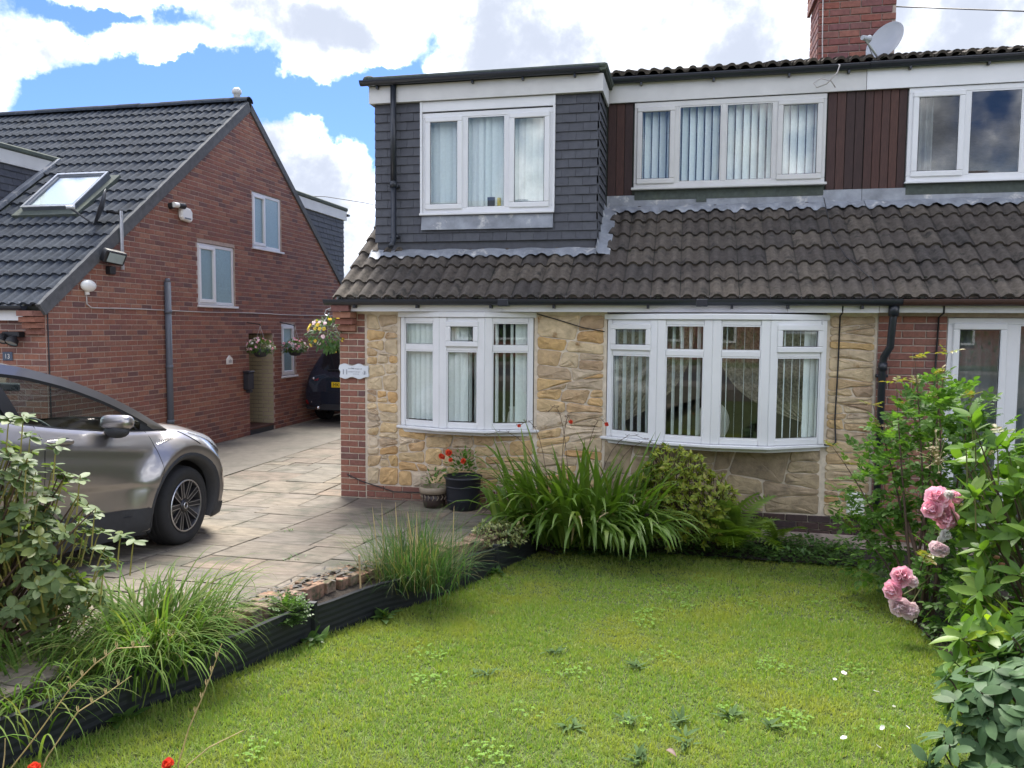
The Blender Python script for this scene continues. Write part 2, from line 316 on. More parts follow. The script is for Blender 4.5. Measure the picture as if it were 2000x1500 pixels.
class MB:
    def __init__(s, T=None): s.V = []; s.F = []; s.T = T
    def add(s, V, F):
        k = len(s.V)
        if s.T is not None: V = [s.T @ Vector(v) for v in V]
        s.V += [tuple(v) for v in V]; s.F += [tuple(i+k for i in f) for f in F]; return s
    def box(s, x0, x1, y0, y1, z0, z1):
        return s.add([(x0, y0, z0), (x1, y0, z0), (x1, y1, z0), (x0, y1, z0), (x0, y0, z1), (x1, y0, z1), (x1, y1, z1), (x0, y1, z1)],
                     [(0, 3, 2, 1), (4, 5, 6, 7), (0, 1, 5, 4), (1, 2, 6, 5), (2, 3, 7, 6), (3, 0, 4, 7)])
    def frame(s, x0, x1, z0, z1, w, y0, y1, wb=None):
        wb = wb or w
        s.box(x0, x1, y0, y1, z1-w, z1); s.box(x0, x1, y0, y1, z0, z0+wb)
        s.box(x0, x0+w, y0, y1, z0+wb, z1-w); s.box(x1-w, x1, y0, y1, z0+wb, z1-w); return s
    def tube(s, pts, r, n=6, cap=True):
        pts = [Vector(p) for p in pts]; rs = r if hasattr(r, '__len__') else [r]*len(pts)
        V = []; F = []; up = None
        for i, p in enumerate(pts):
            d = (pts[min(i+1, len(pts)-1)] - pts[max(i-1, 0)]).normalized()
            if up is None:
                up = Vector((0, 0, 1)) if abs(d.z) < .9 else Vector((1, 0, 0))
            a = d.cross(up).normalized(); b = a.cross(d).normalized(); up = b
            V += [p + a*rs[i]*math.cos(2*math.pi*k/n) + b*rs[i]*math.sin(2*math.pi*k/n) for k in range(n)]
        for i in range(len(pts)-1):
            for k in range(n):
                k2 = (k+1) % n; F.append((i*n+k, i*n+k2, (i+1)*n+k2, (i+1)*n+k))
        if cap: F.append(tuple(range(n-1, -1, -1))); F.append(tuple((len(pts)-1)*n+k for k in range(n)))
        return s.add(V, F)
    def lathe(s, prof, n=16, c=(0, 0, 0), ax='z'):
        V = []; F = []
        for (r, h) in prof:
            for k in range(n):
                a = 2*math.pi*k/n; x, y = r*math.cos(a), r*math.sin(a)
                p = {'z': (x, y, h), 'y': (x, h, y), 'x': (h, x, y)}[ax]
                V.append((p[0]+c[0], p[1]+c[1], p[2]+c[2]))
        for i in range(len(prof)-1):
            for k in range(n):
                k2 = (k+1) % n; F.append((i*n+k, i*n+k2, (i+1)*n+k2, (i+1)*n+k))
        return s.add(V, F)
    def prism(s, poly, y0, y1):                      # polygon in (x,z), extruded in y
        n = len(poly); V = [(a, y0, b) for a, b in poly] + [(a, y1, b) for a, b in poly]
        F = [tuple(range(n)), tuple(range(2*n-1, n-1, -1))] + [((i+1) % n, i, n+i, n+(i+1) % n) for i in range(n)]
        return s.add(V, F)
    def slab(s, poly, z0, z1):                       # polygon in (x,y), extruded in z
        n = len(poly); V = [(a, b, z0) for a, b in poly] + [(a, b, z1) for a, b in poly]
        F = [tuple(range(n-1, -1, -1)), tuple(range(n, 2*n))] + [(i, (i+1) % n, n+(i+1) % n, n+i) for i in range(n)]
        return s.add(V, F)
    def grid(s, P):
        m, n = len(P), len(P[0]); V = [p for row in P for p in row]
        return s.add(V, [(i*n+j, i*n+j+1, (i+1)*n+j+1, (i+1)*n+j) for i in range(m-1) for j in range(n-1)])
    def ball(s, c, r, sq=(1, 1, 1), n=8, m=6):
        V = []; F = []
        for i in range(m+1):
            t = math.pi*i/m
            for k in range(n):
                a = 2*math.pi*k/n
                V.append((c[0]+r*sq[0]*math.sin(t)*math.cos(a), c[1]+r*sq[1]*math.sin(t)*math.sin(a), c[2]+r*sq[2]*math.cos(t)))
        for i in range(m):
            for k in range(n):
                k2 = (k+1) % n; F.append((i*n+k, (i+1)*n+k, (i+1)*n+k2, i*n+k2))
        return s.add(V, F)
    def obj(s, name, m, parent=None, smooth=False, local=False, bevel=0, mtx=None):
        me = fast(name, np.array(s.V), s.F, m, smooth)
        o = obj(name, me, parent, mtx, local)
        if bevel:
            b = o.modifiers.new('Bevel', 'BEVEL'); b.width = bevel; b.segments = 1; b.limit_method = 'ANGLE'; b.angle_limit = rad(50)
        if smooth == 2:
            pass
        return o
def text_mesh(txt, size, depth=.002, ax='y'):
    cu = bpy.data.curves.new('lettering', 'FONT'); cu.body = txt; cu.size = size; cu.extrude = depth; cu.align_x = 'CENTER'; cu.align_y = 'CENTER'
    o = bpy.data.objects.new('lettering', cu); C.objects.link(o)
    dg = bpy.context.evaluated_depsgraph_get()
    me = bpy.data.meshes.new_from_object(o.evaluated_get(dg))
    C.objects.unlink(o); bpy.data.objects.remove(o); return me
def inst(name, me, parent, mats4, maxn=300, rest='stuff_piece', sortkey=None, m=None, label=None):
    """many copies of one mesh: the largest maxn in the picture as objects that share the mesh, the others joined."""
    def key(M):
        p = proj(M.translation); pen = 0 if (-.03 < p[0] < 1.03 and -.03 < p[1] < 1.03) else 50
        return p[2] + pen if p[2] > 0 else 99
    L = sorted(mats4, key=sortkey or key)
    for M in L[:maxn]: obj(name, me if not isinstance(me, list) else R.choice(me), parent, M)
    if len(L) > maxn: join_rest(rest, me if not isinstance(me, list) else me[0], parent, L[maxn:], m)
def join_rest(name, me, parent, L, m=None):
    nv = len(me.vertices); V = np.zeros(nv*3, np.float32); me.vertices.foreach_get('co', V); V = V.reshape(-1, 3)
    V4 = np.concatenate([V, np.ones((nv, 1), np.float32)], 1)
    A = np.array([[list(r) for r in M] for M in L], dtype=np.float32)
    VV = np.einsum('kij,nj->kni', A, V4)[:, :, :3].reshape(-1, 3)
    by = {}
    for p in me.polygons: by.setdefault(len(p.vertices), []).append(list(p.vertices))
    F = []
    for q, fl in by.items():
        f = np.array(fl, dtype=np.int32)
        F.append((f[None] + (np.arange(len(L))*nv)[:, None, None]).reshape(-1, q).astype(np.int32))
    me2 = fast(name, VV, F, m or me.materials[0], me.polygons[0].use_smooth)
    o = obj(name, me2, parent); o['kind'] = 'stuff'; return o
def zd(y):                                           # the drive falls from the street to the houses, then lies level
    return .07*max(0., 8.1-y)
def basis(loc, x, y, z):
    M = Matrix.Identity(4)
    for i in range(3): M[i][0] = x[i]; M[i][1] = y[i]; M[i][2] = z[i]; M[i][3] = loc[i]
    return M

# ------------------------------------------------------------------ shared pieces
def brick_mesh(m, name='brick'):
    c = .004; h = .0315; V = []; 
    for (x, z, y) in ((-.5, -h, .03), (.5, -h, .03), (.5, h, .03), (-.5, h, .03)): V.append((x, y, z))
    for (x, z) in ((-.5, -h), (.5, -h), (.5, h), (-.5, h)): V.append((x, -.003, z))
    for (x, z) in ((-.5+.02, -h+c), (.5-.02, -h+c), (.5-.02, h-c), (-.5+.02, h-c)): V.append((x, -.007, z))
    F = [(8, 9, 10, 11)]
    for i in range(4):
        j = (i+1) % 4; F += [(i, j, 4+j, 4+i), (4+i, 4+j, 8+j, 8+i)]
    return fast(name, np.array(V), F, m)
ME_BRICK = brick_mesh(M_brick)
ME_BRICK2 = brick_mesh(M_brick2)
ME_CREAM = brick_mesh(M_cream)
def brickwork(parent, T, spans, z0, z1, maxn=300, me=None, course=.075, L=.225, off=0., key=None, rest='brickwork'):
    """stretcher bond in frame T; spans(z) gives the solid stretches of that course."""
    me = me or ME_BRICK; out = []; k = 0; z = z0 + course/2
    while z + course/2 <= z1 + .02:
        for (a, b) in spans(z):
            x = math.floor((a-off)/L)*L + off + (L/2 if k % 2 else 0) - L
            while x < b:
                x0, x1 = max(x, a)+.006, min(x+L, b)-.006
                if x1-x0 > .035:
                    out.append(T @ Matrix.Translation(((x0+x1)/2, R.uniform(-.0015, .0015), z)) @ Matrix.Diagonal((x1-x0, 1, course/.075, 1)))
                x += L
        k += 1; z += course
    inst('brick', me, parent, out, maxn, rest, key)
def roll_h(u):
    f = ((2*u) % 1.0)-.5; return .040*max(0., 1-(f/.36)**2)**.6
def tile_mesh(m, w=.30, ln=.40, name='roof_tile', hs=1.):
    n = 14; V = []; F = []
    hh = lambda u: roll_h(u)*hs
    for (y, dz) in ((ln, .0), (0, .026)):
        V += [(w*i/n*.978, y, hh(i/n)+dz*1.35) for i in range(n+1)]
    for i in range(n): F.append((n+1+i, n+2+i, i+1, i))
    k = len(V)
    V += [(w*i/n*.978, 0, hh(i/n)+.035) for i in range(n+1)] + [(w*i/n*.978, .004, hh(i/n)+.003) for i in range(n+1)]
    for i in range(n): F.append((k+n+1+i, k+n+2+i, k+i+1, k+i))
    me = fast(name, np.array(V), F, m)
    me.polygons.foreach_set('use_smooth', np.array([True]*n + [False]*n)); return me
def hang_mesh(m, w=.165, h=.125):
    V = [(0, -.024, 0), (w-.003, -.024, 0), (w-.003, -.006, h), (0, -.006, h), (0, -.010, 0), (w-.003, -.010, 0)]
    V += [(0, 0, h), (w-.003, 0, h)]
    return fast('hanging_tile', np.array(V), [(0, 1, 2, 3), (4, 5, 1, 0), (0, 3, 6, 4), (1, 5, 7, 2)], m)
def ridge_mesh(m, ln=.45, r=.12, name='ridge_tile'):
    V = []; n = 8
    for x in (0, ln):
        for rr in (r, r-.02):
            V += [(x, rr*math.cos(math.pi*k/n), rr*.8*math.sin(math.pi*k/n)) for k in range(n+1)]
    q = n+1; F = []
    for k in range(n):
        F += [(k, k+1, 2*q+k+1, 2*q+k), (k, q+k, q+k+1, k+1), (2*q+k, 2*q+k+1, 3*q+k+1, 3*q+k)]
    return fast(name, np.array(V), F, m, False)
ME_TILE = tile_mesh(M_tile); ME_TILE2 = tile_mesh(M_tile2, hs=.7); ME_HANG = hang_mesh(M_hang)
def slope_frame(y0, z0, sl):                         # local x right, y up the slope, z its normal
    return basis((0, y0, z0), (1, 0, 0), (0, math.cos(sl), math.sin(sl)), (0, -math.sin(sl), math.cos(sl)))
def facet(p0, p1):
    """frame along p0->p1 (plan points), facing the viewer's side (right-hand of travel is inside)"""
    d = Vector((p1[0]-p0[0], p1[1]-p0[1], 0)); u = d.normalized(); n = Vector((u.y, -u.x, 0))
    return frame((p0[0], p0[1], 0), u, n), d.length
def pane(parent, T, x0, x1, y, z0, z1, m=None, name='pane'):
    return MB(T).add([(x0, y, z0), (x1, y, z0), (x1, y, z1), (x0, y, z1)], [(0, 1, 2, 3)]).obj(name, m or M_pane, parent)
# ================================================================== the stone-fronted house
SL = rad(37.3)
YF, YU, YD = 8.68, 9.97, 9.22          # ground-floor front, upper wall, dormer front
RT = slope_frame(8.47, 2.335, SL)
def s_of_y(y): return (y-8.47)/math.cos(SL)
house = thing('semi_detached_house', 'pale sandstone-fronted house with grey tile-hung dormer and two white bow windows', 'house', (-1, YF, 0))
FT = frame((0, YF, 0), (1, 0, 0), (0, -1, 0))
b = MB()
def wallbox(b, x0, x1, z0, z1): b.box(x0, x1, YF, YF+.24, z0, z1)
wallbox(b, -3.99, -3.235, -.3, 2.2); wallbox(b, -3.235, -1.655, -.3, .86); wallbox(b, -1.655, -.845, -.3, 2.2)
wallbox(b, -.845, 1.41, -.3, .81); wallbox(b, 1.41, 1.9, -.3, 2.2); b.box(-3.99, 1.9, YF, YF+.24, 2.2, 2.36)
front_wall = b.obj('front_wall', M_mortar2, house)
b = MB(frame((-3.99, 0, 0), (0, 1, 0), (-1, 0, 0)))
b.prism([(YF+.24, -.3), (17.9, -.3), (17.9, 2.3), (13.3, 5.98), (YF+.24, 2.45)], 0, .2)
gable_wall = b.obj('gable_wall', M_brick, house)
b = MB(); b.box(-3.99, 1.9, 17.7, 17.9, -.3, 2.4); b.box(1.86, 1.9, YF+.3, 17.7, -.3, 2.3); b.box(1.86, 1.9, 10.2, 16.0, 2.3, 4.7)
b.obj('rear_wall', M_brick, house)
# rooms behind the windows
b = MB()
b.box(-3.75, 1.8, 11.3, 11.34, 0, 2.3); b.box(-3.75, 1.8, YF+.24, 11.3, 2.30, 2.33); b.box(-3.75, 1.8, YF+.24, 11.3, -.02, .05)
b.box(-1.22, -1.18, YF+.26, 11.3, .05, 2.3); b.box(-3.79, -3.75, YF+.24, 11.3, 0, 2.3)
b.box(-3.7, 1.8, 12.2, 12.24, 3.0, 4.75); b.box(-3.7, -1.1, 9.4, 12.2, 4.72, 4.74); b.box(-1.04, 1.8, YU+.21, 12.2, 4.80, 4.82); b.box(-1.06, -1.04, 9.95, 12.2, 3, 4.7); b.box(-3.7, 1.8, 10.2, 12.2, 2.98, 3.0)
b.obj('room_wall', M_room, house)
# quoin bricks, corbel and plinth
brickwork(front_wall, FT @ Matrix.Translation((0, -.004, 0)), lambda z: [(-3.99, -3.67)], 0, 2.19, 90, off=-3.99)
brickwork(front_wall, FT @ Matrix.Translation((0, -.01, 0)), lambda z: [(-3.66, -.9)], -.215, .16, 130, off=-3.66)
ME_BRICKD = brick_mesh(M_brickd); brickwork(front_wall, FT @ Matrix.Translation((0, -.022, 0)), lambda z: [(-.9, 1.9)], -.29, .085, 130, ME_BRICKD, off=-3.66)
MB().box(-.9, 1.9, YF-.06, YF, -.3, -.10).obj('plinth', M_mortar, front_wall)
for k, (z, d) in enumerate(((1.975, .07), (2.05, .14), (2.125, .2), (2.2, .24))):
    MB().box(-3.985, -3.77, YF-d, YF-.01, z, z+.066).obj('brick', M_brick, front_wall)

# rubble facing: the wall is split again and again by slanting joints into irregular stones
def split_poly(P, c, d):
    """cut a convex polygon by the line through c with direction d"""
    A, B = [], []; n = len(P); sd = [(p[0]-c[0])*d[1]-(p[1]-c[1])*d[0] for p in P]
    for i in range(n):
        j = (i+1) % n
        (A if sd[i] >= 0 else B).append(P[i])
        if sd[i]*sd[j] < 0:
            t = sd[i]/(sd[i]-sd[j]); q = (P[i][0]+(P[j][0]-P[i][0])*t, P[i][1]+(P[j][1]-P[i][1])*t); A.append(q); B.append(q)
    return A, B
def rubble(P, tw, th, rng, out, depth=0):
    xs = [p[0] for p in P]; zs = [p[1] for p in P]; w, h = max(xs)-min(xs), max(zs)-min(zs)
    if depth > 9 or (w < tw*rng.uniform(.8, 1.7) and h < th*rng.uniform(.8, 1.6)): out.append(P); return
    f = rng.uniform(.34, .66); slant = rng.gauss(0, .10)
    if w/tw > h/th: c = (min(xs)+w*f, min(zs)+h/2); d = (slant + rng.choice((0, 0, .3, -.3, .12)), 1)
    else: c = (min(xs)+w/2, min(zs)+h*f); d = (1, slant*1.3)
    A, B = split_poly(P, c, d)
    for q in (A, B):
        if len(q) > 2: rubble(q, tw, th, rng, out, depth+1)
def stone(P, m, parent, T, rng, joint=.013, proud=.020, name='stone'):
    cx = sum(p[0] for p in P)/len(P); cz = sum(p[1] for p in P)/len(P)
    pts = []
    n = len(P)
    for i in range(n):                                # resample, round the corners
        a, b_, c = P[i-1], P[i], P[(i+1) % n]
        la = math.hypot(b_[0]-a[0], b_[1]-a[1]); lc = math.hypot(c[0]-b_[0], c[1]-b_[1])
        k = .18; ra = min(.028, la*.22)*rng.uniform(.4, 1.3); rc = min(.028, lc*.22)*rng.uniform(.4, 1.3)
        pts.append((b_[0]+(a[0]-b_[0])*ra/max(la, 1e-6), b_[1]+(a[1]-b_[1])*ra/max(la, 1e-6)))
        pts.append((b_[0]+(c[0]-b_[0])*rc/max(lc, 1e-6), b_[1]+(c[1]-b_[1])*rc/max(lc, 1e-6)))
        if lc > .2: pts.append(((b_[0]+c[0])/2, (b_[1]+c[1])/2))
    V = []; q = len(pts)
    def ins(p, d, jit):
        dx, dz = cx-p[0], cz-p[1]; l = math.hypot(dx, dz)+1e-6; d = min(d, l*.45)
        return p[0]+dx/l*d+rng.uniform(-jit, jit), p[1]+dz/l*d+rng.uniform(-jit, jit)
    tl = rng.uniform(-.03, .03); 
    for p in pts:
        x, z = ins(p, joint*.35, .003); V.append((x, .006, z))
    for p in pts:
        x, z = ins(p, joint*1.1, .004); V.append((x, -proud*rng.uniform(.35, 1.0) + (x-cx)*tl, z))
    for p in pts:
        x, z = p[0]*.5+cx*.5, p[1]*.5+cz*.5; V.append((x, -proud*rng.uniform(.7, 1.5) + (x-cx)*tl, z))
    V.append((cx, -proud*rng.uniform(.9, 1.4), cz))
    F = []
    for i in range(q):
        j = (i+1) % q; F += [(i, j, q+j, q+i), (q+i, q+j, 2*q+j, 2*q+i), (2*q+i, 2*q+j, 3*q)]
    MB(T).add(V, F).obj(name, m, parent)
rng = random.Random(4)
for (x0, x1, z0, z1, tw, th, m) in ((-3.655, -3.265, .165, 2.17, .26, .165, M_stone), (-3.265, -1.66, .165, .85, .33, .17, M_stone), (-1.625, -.875, .165, 2.17, .46, .21, M_stone),
                                    (-1.66, -.86, .165, .3, .3, .12, M_stone), (-.86, 1.40, .09, .80, .46, .27, M_stone2), (1.44, 1.885, .09, 2.17, .40, .135, M_stone)):
    if (x0, z1) == (-1.66, .3): continue
    zz = z0
    o = []
    rubble([(x0, z0), (x1, z0), (x1, z1), (x0, z1)], tw, th, rng, o)
    for P in o: stone(P, m, front_wall, FT, rng)

# ---- roof slopes
b = MB(RT); b.box(-3.93, 1.97, .02, s_of_y(13.3), -.10, -.012)
roof = b.obj('roof', M_felt, house)
cols = [-3.97+.30*i for i in range(20)]
L = []
for r in range(6):
    for x in cols:
        if r >= 3 and -3.6 < x < -1.15: continue
        L.append(RT @ Matrix.Translation((x, r*.312-.01, R.uniform(-.003, .003))) @ Matrix.Rotation(R.uniform(-.006, .006), 4, 'Z'))
for r in range(6, 11): L.append(RT @ Matrix.Translation((cols[0], r*.312-.01, 0)))
inst('roof_tile', ME_TILE, roof, L, 300)
# moss lumps caught in the tile pans
def moss(parent, x0, x1, rows, n, seed):
    rg = random.Random(seed); b = MB(RT)
    for i in range(n):
        x = x0 + .15*rg.randint(0, int((x1-x0)/.15)) + rg.gauss(0, .02); r = rg.randint(0, rows-1)
        s = r*.312 + (rg.choice((-.012, .0, .02)) if rg.random() < .7 else rg.uniform(0, .28)); w = rg.uniform(.008, .028)
        b.ball((x, s, .036 if s-r*.312 > .01 else .028), w, (1.2, 1, .55), 6, 3)
    o = b.obj('moss', M_moss, parent, True); o['kind'] = 'stuff'
moss(roof, -3.9, 2.0, 6, 260, 3)
# upper pitch above the long gutter
S2 = math.atan2(6.12-5.06, 13.3-9.72); UT = slope_frame(9.82, 5.06, S2)
ur = MB(UT).box(-3.9, 1.97, .02, 3.72, -.08, -.01).obj('upper_roof', M_felt, house)
inst('roof_tile', ME_TILE, ur, [UT @ Matrix.Translation((x, .01, 0)) for x in cols if x > -1.2], 60)
join_rest('tiling', ME_TILE, ur, [UT @ Matrix.Translation((x, r*.345, 0)) for r in range(1, 11) for x in cols if x > -1.2])
ME_RIDGE = ridge_mesh(M_tile)
for i in range(14): obj('ridge_tile', ME_RIDGE, ur, Matrix.Translation((-3.97+.45*i-.3, 13.28, 6.10+R.uniform(-.008, .008))))
MB().box(-4.0, 1.9, 13.3, 17.9, 6.05, 6.06).add([(-4, 13.3, 6.08), (1.97, 13.3, 6.08), (1.97, 18.1, 2.3), (-4, 18.1, 2.3)], [(0, 1, 2, 3)]).obj('rear_roof', M_tile, house)
# gutters, fascias
def gutter(b, x0, x1, y, z, r=.058):
    P = []
    for x in (x0, x1):
        P.append([(x, y-r*math.cos(math.pi*k/8), z-r*math.sin(math.pi*k/8)) for k in range(9)] + [(x, y+(r-.008)*math.cos(math.pi*k/8), z-(r-.008)*math.sin(math.pi*k/8)) for k in range(9)])
    P[0].append(P[0][0]); P[1].append(P[1][0])
    b.grid(P)
    for x in (x0, x1): b.add([(x, y-r*math.cos(math.pi*k/8), z-r*math.sin(math.pi*k/8)) for k in range(9)], [tuple(range(9))])
    b.box(x0, x1, y-r-.004, y-r+.004, z-.006, z+.006)
b = MB(); gutter(b, -4.06, 2.06, 8.44, 2.325); gt = b.obj('gutter', M_gut, house)
for x in (-1.95, .15): MB().box(x-.06, x+.06, 8.375, 8.505, 2.258, 2.335).obj('gutter_joint', M_gut, gt, bevel=.008)
for x in (-3.7, -2.95, -2.1, -1.4, -.4, .45, 1.0, 1.7): MB().box(x-.012, x+.012, 8.42, 8.50, 2.235, 2.27).obj('gutter_bracket', M_gut, gt)
MB().box(-3.945, -1.99, 8.505, 8.53, 2.20, 2.375).box(-1.987, 1.0, 8.507, 8.53, 2.20, 2.375).box(1.003, 1.87, 8.506, 8.53, 2.20, 2.375).box(-3.94, 1.87, 8.53, 8.68, 2.203, 2.213).obj('fascia', M_upvc, house)
b = MB(); gutter(b, -.98, 1.96, 9.87, 5.045, .055); ug = b.obj('gutter', M_gut, house)
for x in (-.6, .25, 1.1, 1.75): MB().box(x-.012, x+.012, 9.86, 9.93, 4.96, 4.995).obj('gutter_bracket', M_gut, ug)
MB().box(-1.0, 1.95, 9.925, 9.945, 4.775, 5.0).box(-1.0, 1.95, 9.945, 9.99, 4.778, 4.788).obj('fascia', M_upvcold, house)
# downpipe with its swan neck
b = MB(); b.tube([(2.0, 8.46, 2.27), (2.0, 8.50, 2.12), (1.99, 8.52, 1.86), (1.95, 8.58, 1.76), (1.945, 8.6, 1.7), (1.94, 8.6, .0)], .036, 10)
b.tube([(2.0, 8.47, 2.28), (2.0, 8.485, 2.17)], .05, 10); b.tube([(1.945, 8.6, 1.70), (1.945, 8.6, 1.62)], .045, 10); b.box(1.89, 2.0, 8.6, 8.66, 1.55, 1.58)
b.obj('downpipe', M_gut, house, True)

# ---- upper wall with dark boards
b = MB()
b.box(-1.03, -.68, YU+.02, YU+.2, 3.3, 4.9); b.box(1.54, 1.95, YU+.02, YU+.2, 3.3, 4.9); b.box(-.68, 1.54, YU+.02, YU+.2, 3.3, 3.73); b.box(-.68, 1.54, YU+.02, YU+.2, 4.765, 4.9)
uw = b.obj('upper_wall', M_felt, house)
def boards(x0, x1, parent, w=.098, z0=3.66, z1=4.78):
    n = round((x1-x0)/w); w = (x1-x0)/n
    for i in range(n):
        MB().box(x0+i*w+.003, x0+(i+1)*w-.003, YU-.004-R.uniform(0, .004), YU+.018, z0+R.uniform(-.01, .01), z1).obj('plank', M_wood, parent, bevel=.003)
boards(-1.0, -.69, uw); boards(1.55, 1.95, uw)
def flash(parent, T, x0, x1, sa, sb, amp=1., name='flashing'):
    n = int((x1-x0)/.0375)+1; P = []
    for k in range(5):
        s = sa+(sb-sa)*k/4; row = []
        for i in range(n+1):
            x = x0+(x1-x0)*i/n; u = ((x+3.97) % .30)/.30
            h = roll_h(u)
            e = (.012*math.sin(x*21)+.01*math.sin(x*7.3+1)) if k == 4 else 0
            row.append((x, s+e, .046 + h*amp*(k/4)**.7 + .008*math.sin(x*13+k)))
        P.append(row)
    return MB(T).grid(P).obj(name, M_lead, parent, True)
sf = s_of_y(YU)
flash(roof, RT, -1.02, 1.97, sf+.02, sf-.15, .9)
MB().box(-1.0, 1.95, YU-.012, YU+.02, 3.46, 3.66).obj('flashing', M_lead, uw)
MB().box(-.66, 1.53, YU-.018, YU-.012, 3.60, 3.715).box(.08, .2, YU-.024, YU-.018, 3.56, 3.66).obj('timber_packer', M_felt, uw)

# ---- dormer
b = MB()
b.box(-3.73, -3.15, YD+.012, YD+.15, 2.85, 4.9); b.box(-1.545, -1.05, YD+.012, YD+.15, 2.85, 4.9); b.box(-3.15, -1.545, YD+.012, YD+.15, 2.85, 3.38); b.box(-3.15, -1.545, YD+.012, YD+.15, 4.57, 4.9)
b.box(-1.2, -1.04, YD+.15, 11.9, 2.9, 4.9); b.box(-3.74, -3.6, YD+.15, 11.9, 2.9, 4.9)
dormer = b.obj('dormer', M_hang, house)
L = []
DT = frame((0, YD, 0), (1, 0, 0), (0, -1, 0)); CT = frame((-1.03, 0, 0), (0, 1, 0), (1, 0, 0)); LT = frame((-3.75, 0, 0), (0, 1, 0), (-1, 0, 0))
def hang_row(T, a, b_, z, k, w=.165, out=L):
    x = a - (w/2 if k % 2 else 0)
    while x < b_-.01:
        x0, x1 = max(x, a), min(x+w, b_)
        if x1-x0 > .03: out.append(T @ Matrix.Translation((x0, 0, z)) @ Matrix.Rotation(R.uniform(-.008, .008), 4, 'Y') @ Matrix.Diagonal(((x1-x0)/w, R.uniform(.85, 1.15), 1, 1)))
        x += w
for k in range(16):
    z = 3.055+k*.1025
    if z < 3.19: sp = [(-3.75, -1.03)]
    elif z < 4.6 or True: sp = [(-3.75, -3.16), (-1.535, -1.03)]
    for (a, c) in sp: hang_row(DT, a, c, z, k)
    yr = 8.47+(z-2.30)/math.tan(SL)
    hang_row(CT, YD-.012, min(yr, YU-.01), z, k)
inst('hanging_tile', ME_HANG, dormer, L, 300, 'tile_hanging')
flash(dormer, RT, -3.80, -1.02, s_of_y(YD)+.03, s_of_y(YD)-.155, .9)
P = []
for k in range(9):
    s = s_of_y(YD)-.15 + (sf-s_of_y(YD)+.12)*k/8; P.append([(-1.025, s, .14), (-1.0, s, .075), (-.93, s, .07+.01*math.sin(k*2)), (-.87+.01*math.sin(k*3), s, .055)])
MB(RT).grid(P).obj('flashing', M_lead, dormer, True)
MB().add([(-3.15, YD-.03, 3.355), (-1.545, YD-.03, 3.355), (-1.545, YD-.055, 3.19), (-3.15, YD-.055, 3.19), (-3.15, YD, 3.355), (-1.545, YD, 3.355), (-1.545, YD-.02, 3.19), (-3.15, YD-.02, 3.19)],
         [(0, 1, 2, 3), (0, 3, 7, 4), (1, 5, 6, 2), (3, 2, 6, 7)]).obj('lead_apron', M_lead, dormer)
b = MB(); b.box(-3.79, -1.0, YD-.075, YD-.05, 4.705, 4.90); b.box(-1.0, -.98, YD-.075, YU-.14, 4.705, 4.90); b.box(-3.80, -3.79, YD-.075, 10.5, 4.705, 4.90)
b.box(-3.79, -1.0, YD-.05, YD+.01, 4.708, 4.716); b.obj('fascia', M_upvcold, dormer)
MB().box(-3.155, -1.54, YD-.035, YD-.01, 4.585, 4.70).box(-3.165, -3.14, YD-.045, YD-.0, 3.37, 4.70).box(-1.555, -1.53, YD-.045, YD-.0, 3.37, 4.70).obj('head_panel', M_upvc, dormer)
b = MB(); gutter(b, -3.88, -1.02, YD-.14, 4.945, .05); dg_ = b.obj('gutter', M_gut, dormer)
for x in (-3.68, -2.5, -1.9, -1.3): MB().box(x-.012, x+.012, YD-.13, YD-.07, 4.865, 4.90).obj('gutter_bracket', M_gut, dg_)
b = MB(); b.box(-3.84, -.95, YD-.10, 11.9, 4.93, 4.965); b.tube([(-3.82, YD-.09, 4.985), (-.96, YD-.09, 4.985)], .028, 8); b.tube([(-3.81, YD-.1, 4.985), (-3.81, 11.5, 4.985)], .04, 8); b.tube([(-.96, YD-.09, 4.975), (-.96, YU-.1, 4.975)], .035, 8)
b.ball((-3.79, YD-.1, 4.985), .05, (1.6, 1, .8)); b.obj('felt_roof', M_felt, dormer)
b = MB(); b.tube([(-3.48, YD-.10, 4.93), (-3.48, YD-.10, 3.75)], .036, 10); b.tube([(-3.48, YD-.10, 3.76), (-3.48, YD-.10, 3.08), (-3.48, YD-.15, 3.02), (-3.48, YD-.2, 2.985)], .033, 10, )
b.tube([(-3.48, YD-.10, 3.77), (-3.48, YD-.10, 3.70)], .043, 10); b.box(-3.53, -3.43, YD-.1, YD-.02, 3.70, 3.73); b.box(-3.53, -3.43, YD-.1, YD-.02, 3.10, 3.13)
b.obj('downpipe', M_gut, dormer, True)

# ---- chimney
cT = frame((0, 10.32, 0), (1, 0, 0), (0, -1, 0)); cT2 = frame((1.462, 0, 0), (0, 1, 0), (-1, 0, 0))
ch = MB().box(1.47, 2.325, 10.33, 10.98, 4.9, 6.05).box(1.475, 2.36, 10.30, 11.0, 6.01, 6.25).obj('chimney', M_mortar, house)
brickwork(ch, cT, lambda z: [(1.465, 2.33)], 5.0, 6.0, 80, ME_BRICK2, course=.0845, L=.235, off=1.465)
brickwork(ch, frame((1.467, 0, 0), (0, 1, 0), (-1, 0, 0)), lambda z: [(10.325, 10.98)], 5.0, 6.0, 60, ME_BRICK2, course=.0845, L=.235, off=10.2)
brickwork(ch, frame((1.425, 0, 0), (0, 1, 0), (-1, 0, 0)), lambda z: [(10.28, 11.0)], 6.0, 6.25, 20, ME_BRICK2, course=.0845, L=.235, off=10.2)
brickwork(ch, cT @ Matrix.Translation((0, -.04, 0)), lambda z: [(1.42, 2.375)], 6.0, 6.25, 40, ME_BRICK2, course=.0845, L=.235, off=1.42)
for k in range(2): MB().lathe([(.13, 6.25), (.13, 6.3), (.11, 6.34), (.12, 6.6), (.10, 6.6)], 12, (1.68+.42*k, 10.65, 0)).obj('chimney_pot', M_brick2, ch, True)

